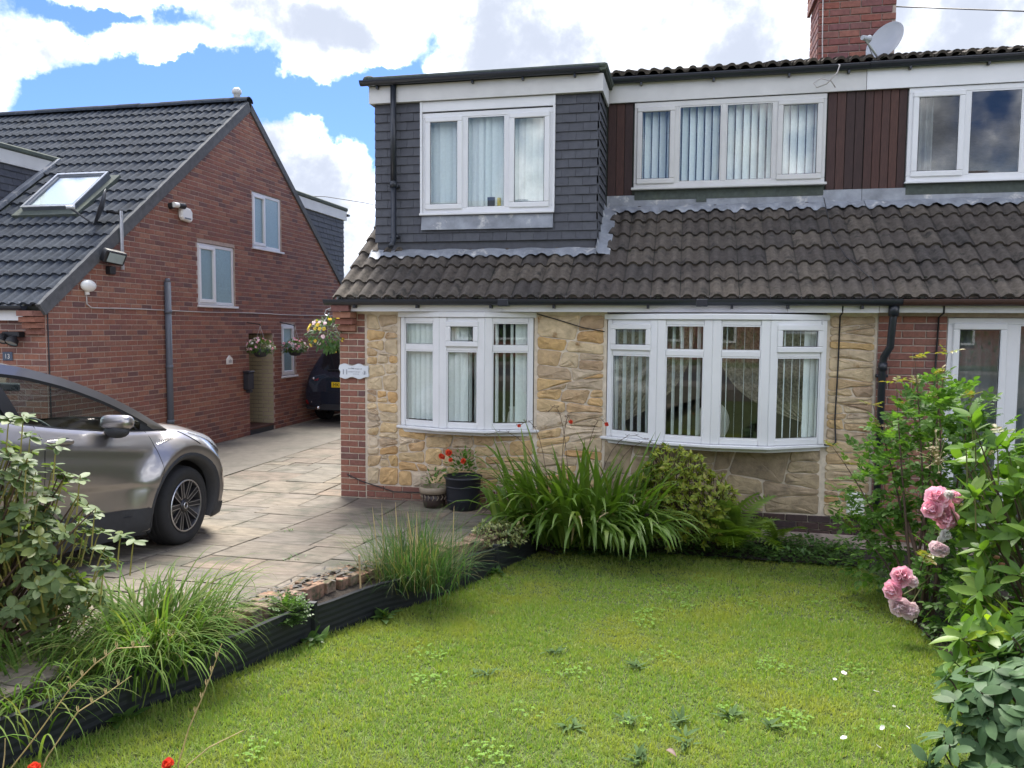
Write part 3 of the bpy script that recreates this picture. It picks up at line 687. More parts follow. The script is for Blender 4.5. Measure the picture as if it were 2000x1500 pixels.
# ================================================================== windows
def light(fr, sash, T, x0, x1, z0, z1, opening, panes, fw=.05, y=.0):
    """one light between x0..x1, z0..z1 of the fixed frame; opening lights get a proud sash"""
    if opening:
        sash.append((x0-.012, x1+.012, z0-.012, z1+.012, y)); k = .052; panes.append((x0+k, x1-k, y-.005, z0+k, z1-k))
    else: panes.append((x0+.012, x1-.012, y+.012, z0+.012, z1-.012)); sash.append((x0, x1, z0, z1, None))
def finish(fr_b, T, sash, panes, parent, m=M_upvc, name='window'):
    w = fr_b.obj(name, m, parent, bevel=.005)
    for (x0, x1, z0, z1, y) in sash:
        bb = MB(T)
        if y is None: bb.frame(x0, x1, z0, z1, .013, .004, .03); bb.obj('glazing_bead', m, w)
        else: bb.frame(x0, x1, z0, z1, .062, y-.022, y+.03); bb.obj('sash', m, w, bevel=.008)
    for (x0, x1, y, z0, z1) in panes:
        pane(w, T, x0, x1, y, z0, z1)
        MB(T).frame(x0-.002, x1+.002, z0-.002, z1+.002, .006, y-.004, y+.002).obj('gasket', M_gut, w)
    return w
# dormer window
T = frame((0, YD-.02, 0), (1, 0, 0), (0, -1, 0)); b = MB(T); sash, panes = [], []
b.box(-3.14, -1.555, 0, .07, 4.51, 4.57); b.box(-3.14, -1.555, 0, .07, 3.39, 3.445)
for (a, c) in ((-3.14, -3.09), (-2.655, -2.59), (-2.125, -2.06), (-1.605, -1.555)): b.box(a, c, 0, .07, 3.445, 4.51)
light(b, sash, T, -3.09, -2.655, 3.445, 4.51, True, panes); light(b, sash, T, -2.59, -2.125, 3.445, 4.51, False, panes); light(b, sash, T, -2.06, -1.605, 3.445, 4.51, True, panes)
w = finish(b, T, sash, panes, dormer); MB(T).box(-3.17, -1.53, -.05, .0, 3.362, 3.388).obj('sill', M_upvc, w, bevel=.004)
# long upper window
T = frame((0, YU-.03, 0), (1, 0, 0), (0, -1, 0)); b = MB(T); sash, panes = [], []
b.box(-.675, 1.535, 0, .07, 4.70, 4.765); b.box(-.675, 1.535, 0, .07, 3.745, 3.80)
for (a, c) in ((-.675, -.63), (-.20, -.14), (.355, .41), (.945, 1.005), (1.485, 1.535)): b.box(a, c, 0, .07, 3.80, 4.70)
for (a, c, o_) in ((-.63, -.20, True), (-.14, .355, False), (.41, .945, False), (1.005, 1.485, True)): light(b, sash, T, a, c, 3.80, 4.70, o_, panes)
w = finish(b, T, sash, panes, house, M_upvcold); MB(T).box(-.70, 1.555, -.06, .0, 3.715, 3.743).obj('sill', M_upvcold, w, bevel=.004)
# bow windows
def bow(V, z0, z1, zt, openers, parent):
    b = MB(); w = None
    allp = []
    for k in range(len(V)-1):
        T, ln = facet(V[k], V[k+1]); b.T = T
        pl = .055 if k == 0 else .085; pr = .055 if k == len(V)-2 else .085
        b.box(0.0, pl, -.012, .075, z0, z1); b.box(ln-pr, ln, -.012, .075, z0, z1)
        b.box(pl, ln-pr, .0, .07, z0, z0+.06); b.box(pl, ln-pr, 0, .07, z1-.055, z1); b.box(pl, ln-pr, .0, .07, zt-.03, zt+.03)
        sash, panes = [], []
        light(b, sash, T, pl, ln-pr, z0+.06, zt-.03, False, panes); light(b, sash, T, pl, ln-pr, zt+.03, z1-.055, k in openers, panes)
        allp.append((T, sash, panes))
    b.T = None; w = b.obj('window', M_upvc, parent, bevel=.006)
    for (T, sash, panes) in allp:
        for (x0, x1, a, c, y) in sash:
            bb = MB(T)
            if y is None: bb.frame(x0, x1, a, c, .013, .004, .03).obj('glazing_bead', M_upvc, w)
            else: bb.frame(x0, x1, a, c, .06, y-.028, y+.03).obj('sash', M_upvc, w, bevel=.008)
        for (x0, x1, y, a, c) in panes:
            pane(w, T, x0, x1, y, a, c); MB(T).frame(x0-.002, x1+.002, a-.002, c+.002, .006, y-.004, y+.002).obj('gasket', M_gut, w)
    # sill, head board, top and bottom of the bow
    def off(d, e):
        out = []
        for i, p in enumerate(V):
            ns = []
            for j in (i-1, i):
                if 0 <= j < len(V)-1:
                    dx, dy = V[j+1][0]-V[j][0], V[j+1][1]-V[j][1]; l = math.hypot(dx, dy); ns.append((dy/l, -dx/l))
            nx = sum(q[0] for q in ns); ny = sum(q[1] for q in ns); l = math.hypot(nx, ny); out.append((p[0]+nx/l*d, p[1]+ny/l*d))
        out[0] = (out[0][0]-e, YF-.01); out[-1] = (out[-1][0]+e, YF-.01)
        return out
    MB().slab(off(.065, .06) + [(V[-1][0], YF+.2), (V[0][0], YF+.2)], z0-.034, z0-.002).obj('sill', M_upvc, w, bevel=.006)
    MB().slab(off(-.02, 0) + [(V[-1][0], YF+.2), (V[0][0], YF+.2)], z0-.075, z0-.036).obj('sill_board', M_upvcold, w)
    MB().slab(off(.03, .03) + [(V[-1][0], YF+.0), (V[0][0], YF+.0)], z1+.002, z1+.062).obj('head_board', M_upvc, w, bevel=.005)
    return w
bowL = [(-3.225, 8.68), (-2.71, 8.525), (-2.18, 8.505), (-1.665, 8.68)]
bowR = [(-.835, 8.68), (-.29, 8.425), (.265, 8.32), (.825, 8.335), (1.40, 8.62)]
bow(bowL, .885, 2.135, 1.79, (1,), house); bow(bowR, .845, 2.12, 1.775, (0, 3), house)
MB().box(1.38, 1.41, 8.62, 8.7, .845, 2.12).obj('end_post', M_upvc, house)

# ---- blinds and curtains (hung inside: things of their own)
def slat_mb(b, T, x, w, ang, z0, z1, y):
    ca, sa = math.cos(ang)*w/2, math.sin(ang)*w/2; P = []
    for k in range(3):
        z = z0+(z1-z0)*k/2; P.append([(x-ca, y-sa, z), (x-ca*.3, y-sa*.3-.006*ca/w*2, z), (x+ca*.3, y+sa*.3-.006, z), (x+ca, y+sa, z)])
    b.T = T; b.grid(P)
def blind(label, T, x0, x1, z0, z1, y, ang_fn, pitch=.08, w=.089, loc=None, group='vertical blinds behind the windows', th=None):
    th = th or thing('vertical_blind', label, 'blind', tuple(T @ Vector(((x0+x1)/2, y, z0))), group)
    MB(T).box(x0, x1, y-.02, y+.02, z1, z1+.035).obj('head_rail', M_upvc, th)
    n = max(1, round((x1-x0)/pitch)); 
    for i in range(n):
        x = x0+(i+.5)*(x1-x0)/n; a = ang_fn((i+.5)/n)
        if a is None: continue
        bb = MB(); slat_mb(bb, T, x, w, a+R.uniform(-.09, .09), z0, z1, y+R.uniform(-.006, .006)); bb.obj('slat', M_blind, th, True)
    return th
T = frame((0, YD, 0), (1, 0, 0), (0, -1, 0)); blind('closed pale vertical blind in the grey tile-hung dormer window', T, -3.12, -1.57, 3.42, 4.55, .10, lambda t: rad(10) if t > .52 or t < .42 else rad(20))
T = frame((0, YU, 0), (1, 0, 0), (0, -1, 0)); blind('half-open pale vertical blind in the long four-light upstairs window', T, -.65, 1.51, 3.77, 4.74, .10, lambda t: rad(30) if t < .8 else rad(24), pitch=.09)
def bow_blind(V, label, z0, z1, fns, y=.095):
    th = None
    mid = ((V[0][0]+V[-1][0])/2, 8.75, z0)
    th = thing('vertical_blind', label, 'blind', mid, 'vertical blinds behind the windows')
    for k in range(len(V)-1):
        T, ln = facet(V[k], V[k+1]); blind(label, T, .02, ln-.02, z0, z1, y, fns[k], th=th, pitch=fns[k](-1), w=.089)
def fn(pitch, f): return lambda t: pitch if t < 0 else f(t)
bow_blind(bowL, 'vertical blind drawn partly open in the smaller three-light bow window', .96, 2.08,
          [fn(.072, lambda t: rad(34)), fn(.072, lambda t: rad(20) if t < .55 else rad(80)), fn(.085, lambda t: rad(62) if t < .75 else rad(0))])
bow_blind(bowR, 'vertical blind turned edge-on in the larger four-light bow window', .91, 2.08,
          [fn(.088, lambda t: rad(94)), fn(.088, lambda t: rad(76)), fn(.092, lambda t: rad(82)), fn(.09, lambda t: rad(53) if t < .75 else rad(10))])
def swag(label, xa, xb, xg, zg, y, ztop=2.1, bulge=.35, m=None):
    """lace curtain hung from xa..xb, swept to a tie at (xg, zg), then falling straight"""
    P = []; n = 40
    for i in range(n+1):
        t = i/n; x0 = xa+(xb-xa)*t; row = []
        for k in range(15):
            s = k/14; zz = ztop+(zg-ztop)*s
            e = s**(1.6+.6*abs(x0-xg)) ; x = x0+(xg+(t-.5)*.10-x0)*e
            sag = -.10*math.sin(math.pi*s)*abs(x0-xg)*1.4
            row.append((x, y+.035*math.sin(t*48+s*2)*(1-.6*s), zz+sag))
        for k in range(1, 5): row.append((xg+(t-.5)*(.10+.06*k), y+.03*math.sin(t*40), zg-(zg-.6)*k/4))
        P.append(row)
    o = MB().grid(P).obj('lace_curtain', m or M_lace, None, True)
    return tag(o, label, 'curtain')
swag('lace curtain swept to the right behind the larger bow window', .30, 1.36, 1.26, 1.05, 8.78)
swag('lace curtain swept to the left behind the larger bow window', -.78, .10, -.70, 1.0, 8.80)
# small things on the inner sills
b = MB().lathe([(.0, .9), (.05, .9), (.065, .95), (.05, 1.05), (.03, 1.08), (.045, 1.12)], 14, (-1.93, 8.82, 0)); tag(b.obj('vase', M_white, None, True), 'small white vase on the sill of the smaller bow window', 'vase')
b = MB().lathe([(0, .0), (.16, .01), (.18, .03), (.16, .05), (0, .06)], 20, ax='y'); o = b.obj('oval_mirror', M_white, None, True, mtx=Matrix.Translation((.30, 8.78, 1.02)) @ Matrix.Diagonal((1, 1, 1.25, 1))); tag(o, 'white oval stand behind the middle post of the larger bow window', 'mirror')
b = MB().box(-2.36, -2.27, YD+.08, YD+.11, 3.46, 3.58).box(-2.35, -2.28, YD+.075, YD+.08, 3.475, 3.565); tag(b.obj('photo_frame', M_dkpl, None), 'little dark photo frame standing on the dormer window sill', 'photo frame')
b = MB().tube([(-2.22, YD+.09, 3.455), (-2.22, YD+.09, 3.57)], .022, 8); tag(b.obj('candle', M_yellow, None), 'stubby cream candle beside the photo frame on the dormer sill', 'candle')

# ================================================================== attached house on the right
nh = thing('semi_detached_house', 'attached red-brick house with brown gutter and white patio doors', 'house', (3.3, YF, 0))
b = MB(); b.box(1.903, 2.55, YF+.002, YF+.24, -.3, 2.36); b.box(4.2, 7.9, YF+.002, YF+.24, -.3, 2.36); b.box(2.55, 4.2, YF+.002, YF+.24, 2.16, 2.36); b.box(2.55, 4.2, YF+.002, YF+.24, -.3, .05)
nw = b.obj('front_wall', M_mortar, nh)
brickwork(nw, FT @ Matrix.Translation((0, -.002, 0)), lambda z: [(1.905, 2.55)] + ([(4.2, 4.9)] if True else []), -.15, 2.19, 260, off=1.905)
b = MB(); b.box(1.903, 7.9, 17.7, 17.9, -.3, 2.4); b.box(7.7, 7.9, YF+.24, 17.7, -.3, 2.4); b.obj('rear_wall', M_brick, nh)
b = MB(); b.box(2.0, 7.6, 11.0, 11.04, 0, 2.3); b.box(2.0, 7.6, YF+.24, 11, 2.3, 2.33); b.box(2.0, 7.6, YF+.24, 11, -.02, .04); b.box(2.0, 7.6, 12.4, 12.44, 3, 4.75); b.box(2, 7.6, YU+.21, 12.4, 4.80, 4.82); b.box(2, 7.6, YU+.21, 12.4, 2.98, 3); b.obj('room_wall', M_room, nh)
RN = RT; nroof = MB(RN).box(1.973, 7.9, .02, s_of_y(13.3), -.10, -.012).obj('roof', M_felt, nh)
colsn = [2.03+.30*i for i in range(19)]
inst('roof_tile', ME_TILE, nroof, [RN @ Matrix.Translation((x, r*.312-.01, R.uniform(-.003, .003))) @ Matrix.Rotation(R.uniform(-.006, .006), 4, 'Z') for r in range(6) for x in colsn], 150, 'tiling')
moss(nroof, 2.1, 4.6, 6, 130, 8)
nur = MB(UT).box(1.973, 7.9, .02, 3.72, -.08, -.01).obj('upper_roof', M_felt, nh)
inst('roof_tile', ME_TILE, nur, [UT @ Matrix.Translation((x, .01, 0)) for x in colsn], 60)
join_rest('tiling', ME_TILE, nur, [UT @ Matrix.Translation((x, r*.345, 0)) for r in range(1, 11) for x in colsn])
for i in range(13): obj('ridge_tile', ME_RIDGE, nur, Matrix.Translation((2.06+.45*i, 13.28, 6.11)))
MB().add([(1.98, 13.3, 6.08), (7.9, 13.3, 6.08), (7.9, 18.1, 2.3), (1.98, 18.1, 2.3)], [(0, 1, 2, 3)]).obj('rear_roof', M_tile, nh)
b = MB(); gutter(b, 2.065, 7.9, 8.44, 2.325); b.obj('gutter', M_gutbr, nh)
MB().box(1.875, 7.9, 8.505, 8.53, 2.203, 2.375).box(1.875, 7.9, 8.53, 8.68, 2.206, 2.215).obj('fascia', M_upvcold, nh)
b = MB(); gutter(b, 1.965, 7.9, 9.87, 5.05, .055); g2 = b.obj('gutter', M_gut, nh)
for x in (2.4, 3.2, 4.0): MB().box(x-.012, x+.012, 9.86, 9.93, 4.965, 5.0).obj('gutter_bracket', M_gut, g2)
MB().box(1.955, 7.9, 9.92, 9.943, 4.775, 5.0).box(1.955, 7.9, 9.943, 9.99, 4.778, 4.788).obj('fascia', M_upvc, nh)
b = MB(); b.box(1.955, 2.42, YU+.02, YU+.2, 3.3, 4.9); b.box(2.42, 4.8, YU+.02, YU+.2, 3.3, 3.71); b.box(2.42, 4.8, YU+.02, YU+.2, 4.77, 4.9); b.box(4.8, 7.9, YU+.02, YU+.2, 3.3, 4.9)
nuw = b.obj('upper_wall', M_felt, nh); boards(1.955, 2.405, nuw); boards(4.81, 5.5, nuw)
flash(nroof, RT, 1.975, 4.9, sf+.02, sf-.15, .9); MB().box(1.955, 7.9, YU-.012, YU+.02, 3.46, 3.66).obj('flashing', M_lead, nuw)
MB().box(2.42, 4.8, YU-.018, YU-.012, 3.58, 3.70).obj('timber_packer', M_felt, nuw)
T = frame((0, YU-.03, 0), (1, 0, 0), (0, -1, 0)); b = MB(T); sash, panes = [], []
b.box(2.415, 4.8, 0, .07, 4.71, 4.77); b.box(2.415, 4.8, 0, .07, 3.72, 3.785)
for (a, c) in ((2.415, 2.47), (2.985, 3.05), (3.58, 3.64), (4.15, 4.21), (4.745, 4.8)): b.box(a, c, 0, .07, 3.785, 4.71)
for (a, c, o_) in ((2.47, 2.985, True), (3.05, 3.58, False), (3.64, 4.15, False), (4.21, 4.745, True)): light(b, sash, T, a, c, 3.785, 4.71, o_, panes)
w = finish(b, T, sash, panes, nh); MB(T).box(2.395, 4.82, -.05, 0, 3.70, 3.718).obj('sill', M_upvc, w)
T = frame((0, YF-.0, 0), (1, 0, 0), (0, -1, 0)); b = MB(T); sash, panes = [], []
b.box(2.555, 4.195, 0, .07, 2.09, 2.155); b.box(2.555, 4.195, 0, .07, .05, .12)
for (a, c) in ((2.555, 2.615), (3.08, 3.20), (3.62, 3.74), (4.135, 4.195)): b.box(a, c, 0, .07, .12, 2.09)
for (a, c) in ((2.615, 3.08), (3.20, 3.62), (3.74, 4.135)): light(b, sash, T, a, c, .12, 2.09, a < 3, panes)
finish(b, T, sash, panes, nh, name='patio_door')
def net(label, x0, x1, z0, z1, y, folds=12, m=M_net):
    P = [[(x0+(x1-x0)*i/60, y+.02*math.sin(i/60*folds*6.28), z) for z in (z0, (z0+z1)/2, z1)] for i in range(61)]
    return tag(MB().grid(P).obj('curtain', m, None, True), label, 'curtain')
net('white curtain drawn back at the left of the attached house upstairs window', 2.47, 2.72, 3.75, 4.75, YU+.14, 4)
net('grey net curtain hung behind the white patio doors', 2.6, 4.15, .1, 2.1, YF+.2, 14, M_net)
# ================================================================== red-brick house across the drive
XG = -7.85; TS = .7725; SLN = math.atan(TS)
lh = thing('detached_house', 'red-brick gable house with dark tiled roof across the driveway', 'house', (-9, 8.45, 0))
GT = frame((XG, 0, 0), (0, 1, 0), (1, 0, 0))
HOLES = [(11.64, 12.74, 2.36, 3.39), (13.34, 14.42, 3.475, 4.50), (14.36, 14.93, 1.02, 2.07), (13.16, 14.03, -.3, 1.88)]
def gtop(y): return 2.26+(min(y, 26.6-y)-8.42)*TS
br = sorted({8.45, 13.3, 18.1} | {h[0] for h in HOLES} | {h[1] for h in HOLES})
b = MB(GT)
for a, c in zip(br[:-1], br[1:]):
    hs = sorted([(h[2], h[3]) for h in HOLES if h[0] <= a+1e-6 and h[1] >= c-1e-6]); z = -.3
    for (h0, h1) in hs:
        if h0 > z: b.box(a, c, 0, .25, z, h0)
        z = h1
    b.prism([(a, z), (c, z), (c, gtop(c)), (a, gtop(a))], 0, .25)
gw = b.obj('gable_wall', M_mortar, lh)
def gspans(z):
    zt = z+.035; lo, hi = 8.45, 18.1
    if zt > 2.26: lo = 8.42+(zt-2.26)/TS; hi = 26.6-lo
    sp = [(lo, hi)]
    for (a, c, h0, h1) in HOLES:
        if h0-.03 < z < h1+.03:
            sp = [q for (s, e) in sp for q in ((s, min(e, a)), (max(s, c), e)) if q[1]-q[0] > .03]
    return sp
def bkey(M):
    p = proj(M.translation); hid = (p[0] < .215 and p[1] > .49+.15*p[0]) or p[0] > .335 or p[1] < 0
    return p[2]+(40 if hid else 0)
brickwork(gw, GT, gspans, 0, 6.03, 190, off=8.45, key=bkey)
b = MB(); b.box(-16, XG-.26, 8.45, 8.7, -.3, 2.3); b.box(XG-.26, XG-.002, 8.452, 8.5, -.3, 2.3); fw = b.obj('front_wall', M_mortar, lh)
brickwork(fw, frame((0, 8.45, 0), (1, 0, 0), (0, -1, 0)), lambda z: [(-9.6, XG)], 0, 2.2, 60, off=XG, key=bkey)
for k, (z, d) in enumerate(((1.90, .06), (1.975, .12), (2.05, .17), (2.125, .2))): MB().box(XG-.24, XG-.005, 8.45-d, 8.44, z, z+.066).obj('brick', M_brick, fw)
MB().box(-16, XG-.26, 17.8, 18.05, -.3, 2.3).box(-16, -15.8, 8.7, 17.8, -.3, 2.3).obj('rear_wall', M_brick, lh)
LTm = slope_frame(8.36, 2.255, SLN)
lroof = MB(LTm).box(-16, XG+.0, .02, 6.19, -.10, -.012).obj('roof', M_felt, lh)
b = MB(); b.add([(-16, 13.3, 6.04), (XG+.03, 13.3, 6.04), (XG+.03, 18.3, 2.17), (-16, 18.3, 2.17), (-16, 13.3, 6.0), (XG+.03, 13.3, 6.0), (XG+.03, 18.3, 2.13), (-16, 18.3, 2.13)], [(0, 1, 2, 3), (7, 6, 5, 4), (1, 5, 6, 2)]).obj('rear_roof', M_tile2, lh)
lc = [XG+.02-.30*(i+1) for i in range(19)]
L = [LTm @ Matrix.Translation((x, r*.325-.01, R.uniform(-.003, .003))) @ Matrix.Rotation(R.uniform(-.006, .006), 4, 'Z') for r in range(19) for x in lc
     if not (x < -10.35 and 6 < r < 11) and not (-9.85 < x < -8.98 and 6.9 < r < 9.2)]
inst('roof_tile', ME_TILE2, lroof, L, 290, 'tiling')
ME_RIDGE2 = ridge_mesh(M_tile2)
for i in range(14): obj('ridge_tile', ME_RIDGE2, lroof, Matrix.Translation((XG+.03-.45*(i+1), 13.28, 6.06+R.uniform(-.006, .006))))
b = MB(LTm); b.box(XG-.01, XG+.035, -.02, 6.17, -.13, .02); b.box(XG-.03, XG+.04, -.02, 6.17, .0, .035); b.obj('verge', M_verge, lh)
b = MB(); b.add([(XG-.01, 13.3, 6.06), (XG+.04, 13.3, 6.06), (XG+.04, 18.3, 2.2), (XG-.01, 18.3, 2.2), (XG-.01, 13.3, 5.9), (XG+.04, 13.3, 5.9), (XG+.04, 18.3, 2.06), (XG-.01, 18.3, 2.06)], [(0, 1, 2, 3), (1, 5, 6, 2), (4, 7, 6, 5)]).obj('verge', M_verge, lh)
b = MB(); gutter(b, -16, XG-.16, 8.29, 2.25); b.obj('gutter', M_gut, lh)
MB().box(-16, XG-.25, 8.36, 8.385, 2.07, 2.3).box(-16, XG-.25, 8.385, 8.45, 2.075, 2.085).obj('fascia', M_upvc, lh)
b = MB().tube([(XG+.06, 10.78, 2.68), (XG+.06, 10.78, .0)], .05, 10); b.tube([(XG+.06, 10.78, 2.68), (XG+.06, 10.78, 2.74)], [.05, .03], 10)
for z in (.5, 1.35, 2.2): b.tube([(XG+.06, 10.78, z), (XG+.06, 10.78, z+.06)], .058, 10)
b.obj('soil_pipe', M_grey, lh, True)
MB().lathe([(.06, 6.08), (.06, 6.24), (.085, 6.25), (.085, 6.31), (.05, 6.35), (0, 6.36)], 10, (-8.12, 13.35, 0)).obj('roof_vent', M_upvcold, lh, True)
# windows of the gable
def gwin(y0, y1, z0, z1, split, opener):
    T = frame((XG-.02, 0, 0), (0, 1, 0), (1, 0, 0)); b = MB(T); b.frame(y0, y1, z0, z1, .055, 0, .07); sash = []; pn = []
    if split:
        m_ = y0+(y1-y0)*split; b.box(m_-.025, m_+.025, 0, .07, z0+.055, z1-.055); rs = [(y0+.055, m_-.025), (m_+.025, y1-.055)]
    else: rs = [(y0+.055, y1-.055)]
    w = b.obj('window', M_upvc, lh, bevel=.005)
    for k, (a, c) in enumerate(rs):
        if k == opener: MB(T).frame(a-.012, c+.012, z0+.043, z1-.043, .055, -.022, .02).obj('sash', M_upvc, w, bevel=.006); q = .043
        else: q = 0
        pane(w, T, a+q, c-q, .012, z0+.055+q, z1-.055-q, M_frost)
    MB(T).box(y0-.04, y1+.06, -.06, .0, z0-.04, z0-.005).obj('sill', M_upvc, w, bevel=.004)
gwin(11.65, 12.73, 2.365, 3.385, .48, 0); gwin(13.35, 14.41, 3.48, 4.495, .46, 0); gwin(14.37, 14.92, 1.025, 2.065, 0, 0)
# porch recess
pc = MB().box(-9.0, XG-.25, 14.04, 14.25, -.1, 1.88).box(-9.0, XG-.25, 12.95, 13.15, -.1, 1.88).box(-9.02, -9.0, 12.95, 14.25, -.1, 1.9).box(-9.0, XG-.25, 13.1, 14.1, 1.885, 1.93).obj('porch', M_room, lh)
brickwork(pc, frame((0, 14.034, 0), (1, 0, 0), (0, -1, 0)), lambda z: [(-8.98, XG-.005)], .12, 1.88, 45, ME_CREAM, off=XG)
MB().box(-9.0, XG+.0, 13.17, 14.02, -.1, .09).obj('step', M_dkpl, pc); MB().box(-9.0, XG+.015, 13.17, 14.02, .092, .125).obj('step_tread', M_step, pc)
MB().box(-8.98, -8.93, 13.2, 14.0, .13, 1.86).obj('front_door', M_grey, pc)
# roof window
sk = LTm @ Matrix.Translation((-9.29, 2.30, .03)); b = MB(sk @ Matrix.Rotation(rad(2.5), 4, 'X'))
b.frame(-.47, .47, .0, .99, .075, -.01, .0) if False else None
for (x0, x1, y0, y1) in ((-.46, .46, .0, .075), (-.46, .46, .90, .975), (-.46, -.385, .075, .90), (.385, .46, .075, .90)): b.box(x0, x1, y0, y1, -.05, .095)
skw = b.obj('roof_window', M_grey, lroof, bevel=.006)
b = MB(sk @ Matrix.Rotation(rad(2.5), 4, 'X'))
for (x0, x1, y0, y1) in ((-.465, .465, -.005, .03), (-.465, .465, .94, .98), (-.465, -.43, .03, .94), (.43, .465, .03, .94)): b.box(x0, x1, y0, y1, .097, .112)
b.obj('roof_window_trim', M_galv, lroof)
o = MB(sk @ Matrix.Rotation(rad(2.5), 4, 'X')).add([(-.385, .075, .08), (.385, .075, .08), (.385, .90, .08), (-.385, .90, .08)], [(0, 1, 2, 3)]).obj('roof_window_pane', M_pane, lroof)
MB(sk @ Matrix.Rotation(rad(2.5), 4, 'X')).box(-.385, .385, .075, .90, .055, .06).obj('roof_window_reflection', M_blind, lroof)  # added white panel under the glass, standing in for its bright reflection
MB(sk).box(-.56, .56, -.14, 1.06, -.02, .045).obj('flashing', M_felt, lroof)
# front dormer at the left edge, rear dormer over the far slope
def cheek(name, X, ya, yb, zt, front, d_x):
    """box dormer with its tiled cheek at X"""
    b = MB(); b.box(d_x, X-.03, min(ya, yb), max(ya, yb), 2.6 if not front else 3.0, zt); dm = b.obj(name, M_hang, lh)
    T = frame((X-.028, 0, 0), (0, 1, 0), (1, 0, 0)); L = []; k = 0; z = 3.0
    while z < zt-.2:
        yr = 8.36+(z-2.25)/TS
        if front: a, c = ya, min(yb, yr+.05)
        else: a, c = max(ya, 26.6-yr-.05), yb
        if c-a > .05: hang_row(T, a, c, z, k, out=L)
        z += .11; k += 1
    inst('hanging_tile', ME_HANG, dm, L, 110, 'tile_hanging')
    b = MB(); b.box(X-.03, X+.03, ya-.05, yb+.05, zt-.21, zt+.0); b.box(d_x, X+.03, (ya-.08 if front else yb+.05), (ya-.05 if front else yb+.08), zt-.21, zt); b.obj('fascia', M_upvcold, dm)
    MB().box(d_x, X+.06, ya-.1, yb+.1, zt+.002, zt+.09).obj('felt_roof', M_felt, dm, bevel=.02)
    return dm
cheek('front_dormer', -10.42, 9.6, 11.55, 4.73, True, -13.8); rd = cheek('rear_dormer', -7.93, 15.2, 17.55, 4.72, False, -12.0)
MB(LTm).box(-10.41, -10.30, 1.7, 4.05, .02, .075).obj('flashing', M_lead, lroof)
b = MB(); gutter(b, -12, -7.86, 17.68, 4.66, .05); b.obj('gutter', M_gut, rd)

# ================================================================== ground
def S(o): o['kind'] = 'structure'; return o
def sheet(name, xs, ys, zf, m, off=0.):
    P = [[(x, y, zf(y)+off) for x in xs] for y in ys]; return S(MB().grid(P).obj(name, m))
g_ys = [-1.5, .0, 1, 2, 3, 4, 5, 6, 7, 7.6, 8.1, 8.4, 8.7]
S(MB().add([(-400, -400, -.5), (400, -400, -.5), (400, 600, -.5), (-400, 600, -.5)], [(0, 1, 2, 3)]).obj('ground', M_earth))
BX = [2.0, 3.0, 3.8, 4.3, 4.86, 5.4, 6.1, 6.8, 7.1, 8.0, 8.7]; BXX = [-3.0, -2.93, -2.78, -2.62, -2.56, -2.43, -2.15, -1.87, -1.75, -1.6, -1.6]
def bx(y): return float(np.interp(y, BX, BXX))
drive = S(MB().grid([[(-6.045+(bx(y)+6.045)*k/3, y, zd(y)-.009) for k in range(4)] for y in (-1.5, 0, 1, 2, 2.5, 3, 3.4, 3.8, 4.3, 4.86, 5.4, 6.1, 6.8, 7.1, 7.6, 8.1, 8.4, 8.7)]).obj('driveway', M_joint))
dr2 = S(MB().add([(-6.045, 8.7, -.016), (-3.995, 8.7, -.016), (-3.995, 18, -.016), (-6.045, 18, -.016)], [(0, 1, 2, 3)]).obj('side_passage', M_joint))
sheet('concrete_path', [-7.87, -6.9, -6.05], g_ys + [9, 12, 18, 24], zd, M_conc, .0)
sheet('front_yard', [-16, -12, -7.875], g_ys + [9], zd, M_conc, -.004)
zp = zd(-1.5)
S(MB().box(-40, 40, -3.6, -1.51, zp-.3, zp).obj('pavement', M_conc)); S(MB().box(-40, 40, -9.5, -3.61, zp-.3, zp-.12).obj('road', M_asph)); S(MB().box(-40, 40, -12, -9.51, zp-.3, zp).obj('pavement', M_conc)); S(MB().box(-40, 40, -40, -12.01, zp-.3, zp+.02).obj('far_gardens', M_thatch))
def zl(y): return zd(y)-.24
sheet('lawn', [-3.4+.25*i for i in range(34)], g_ys, zl, M_thatch, -.012)
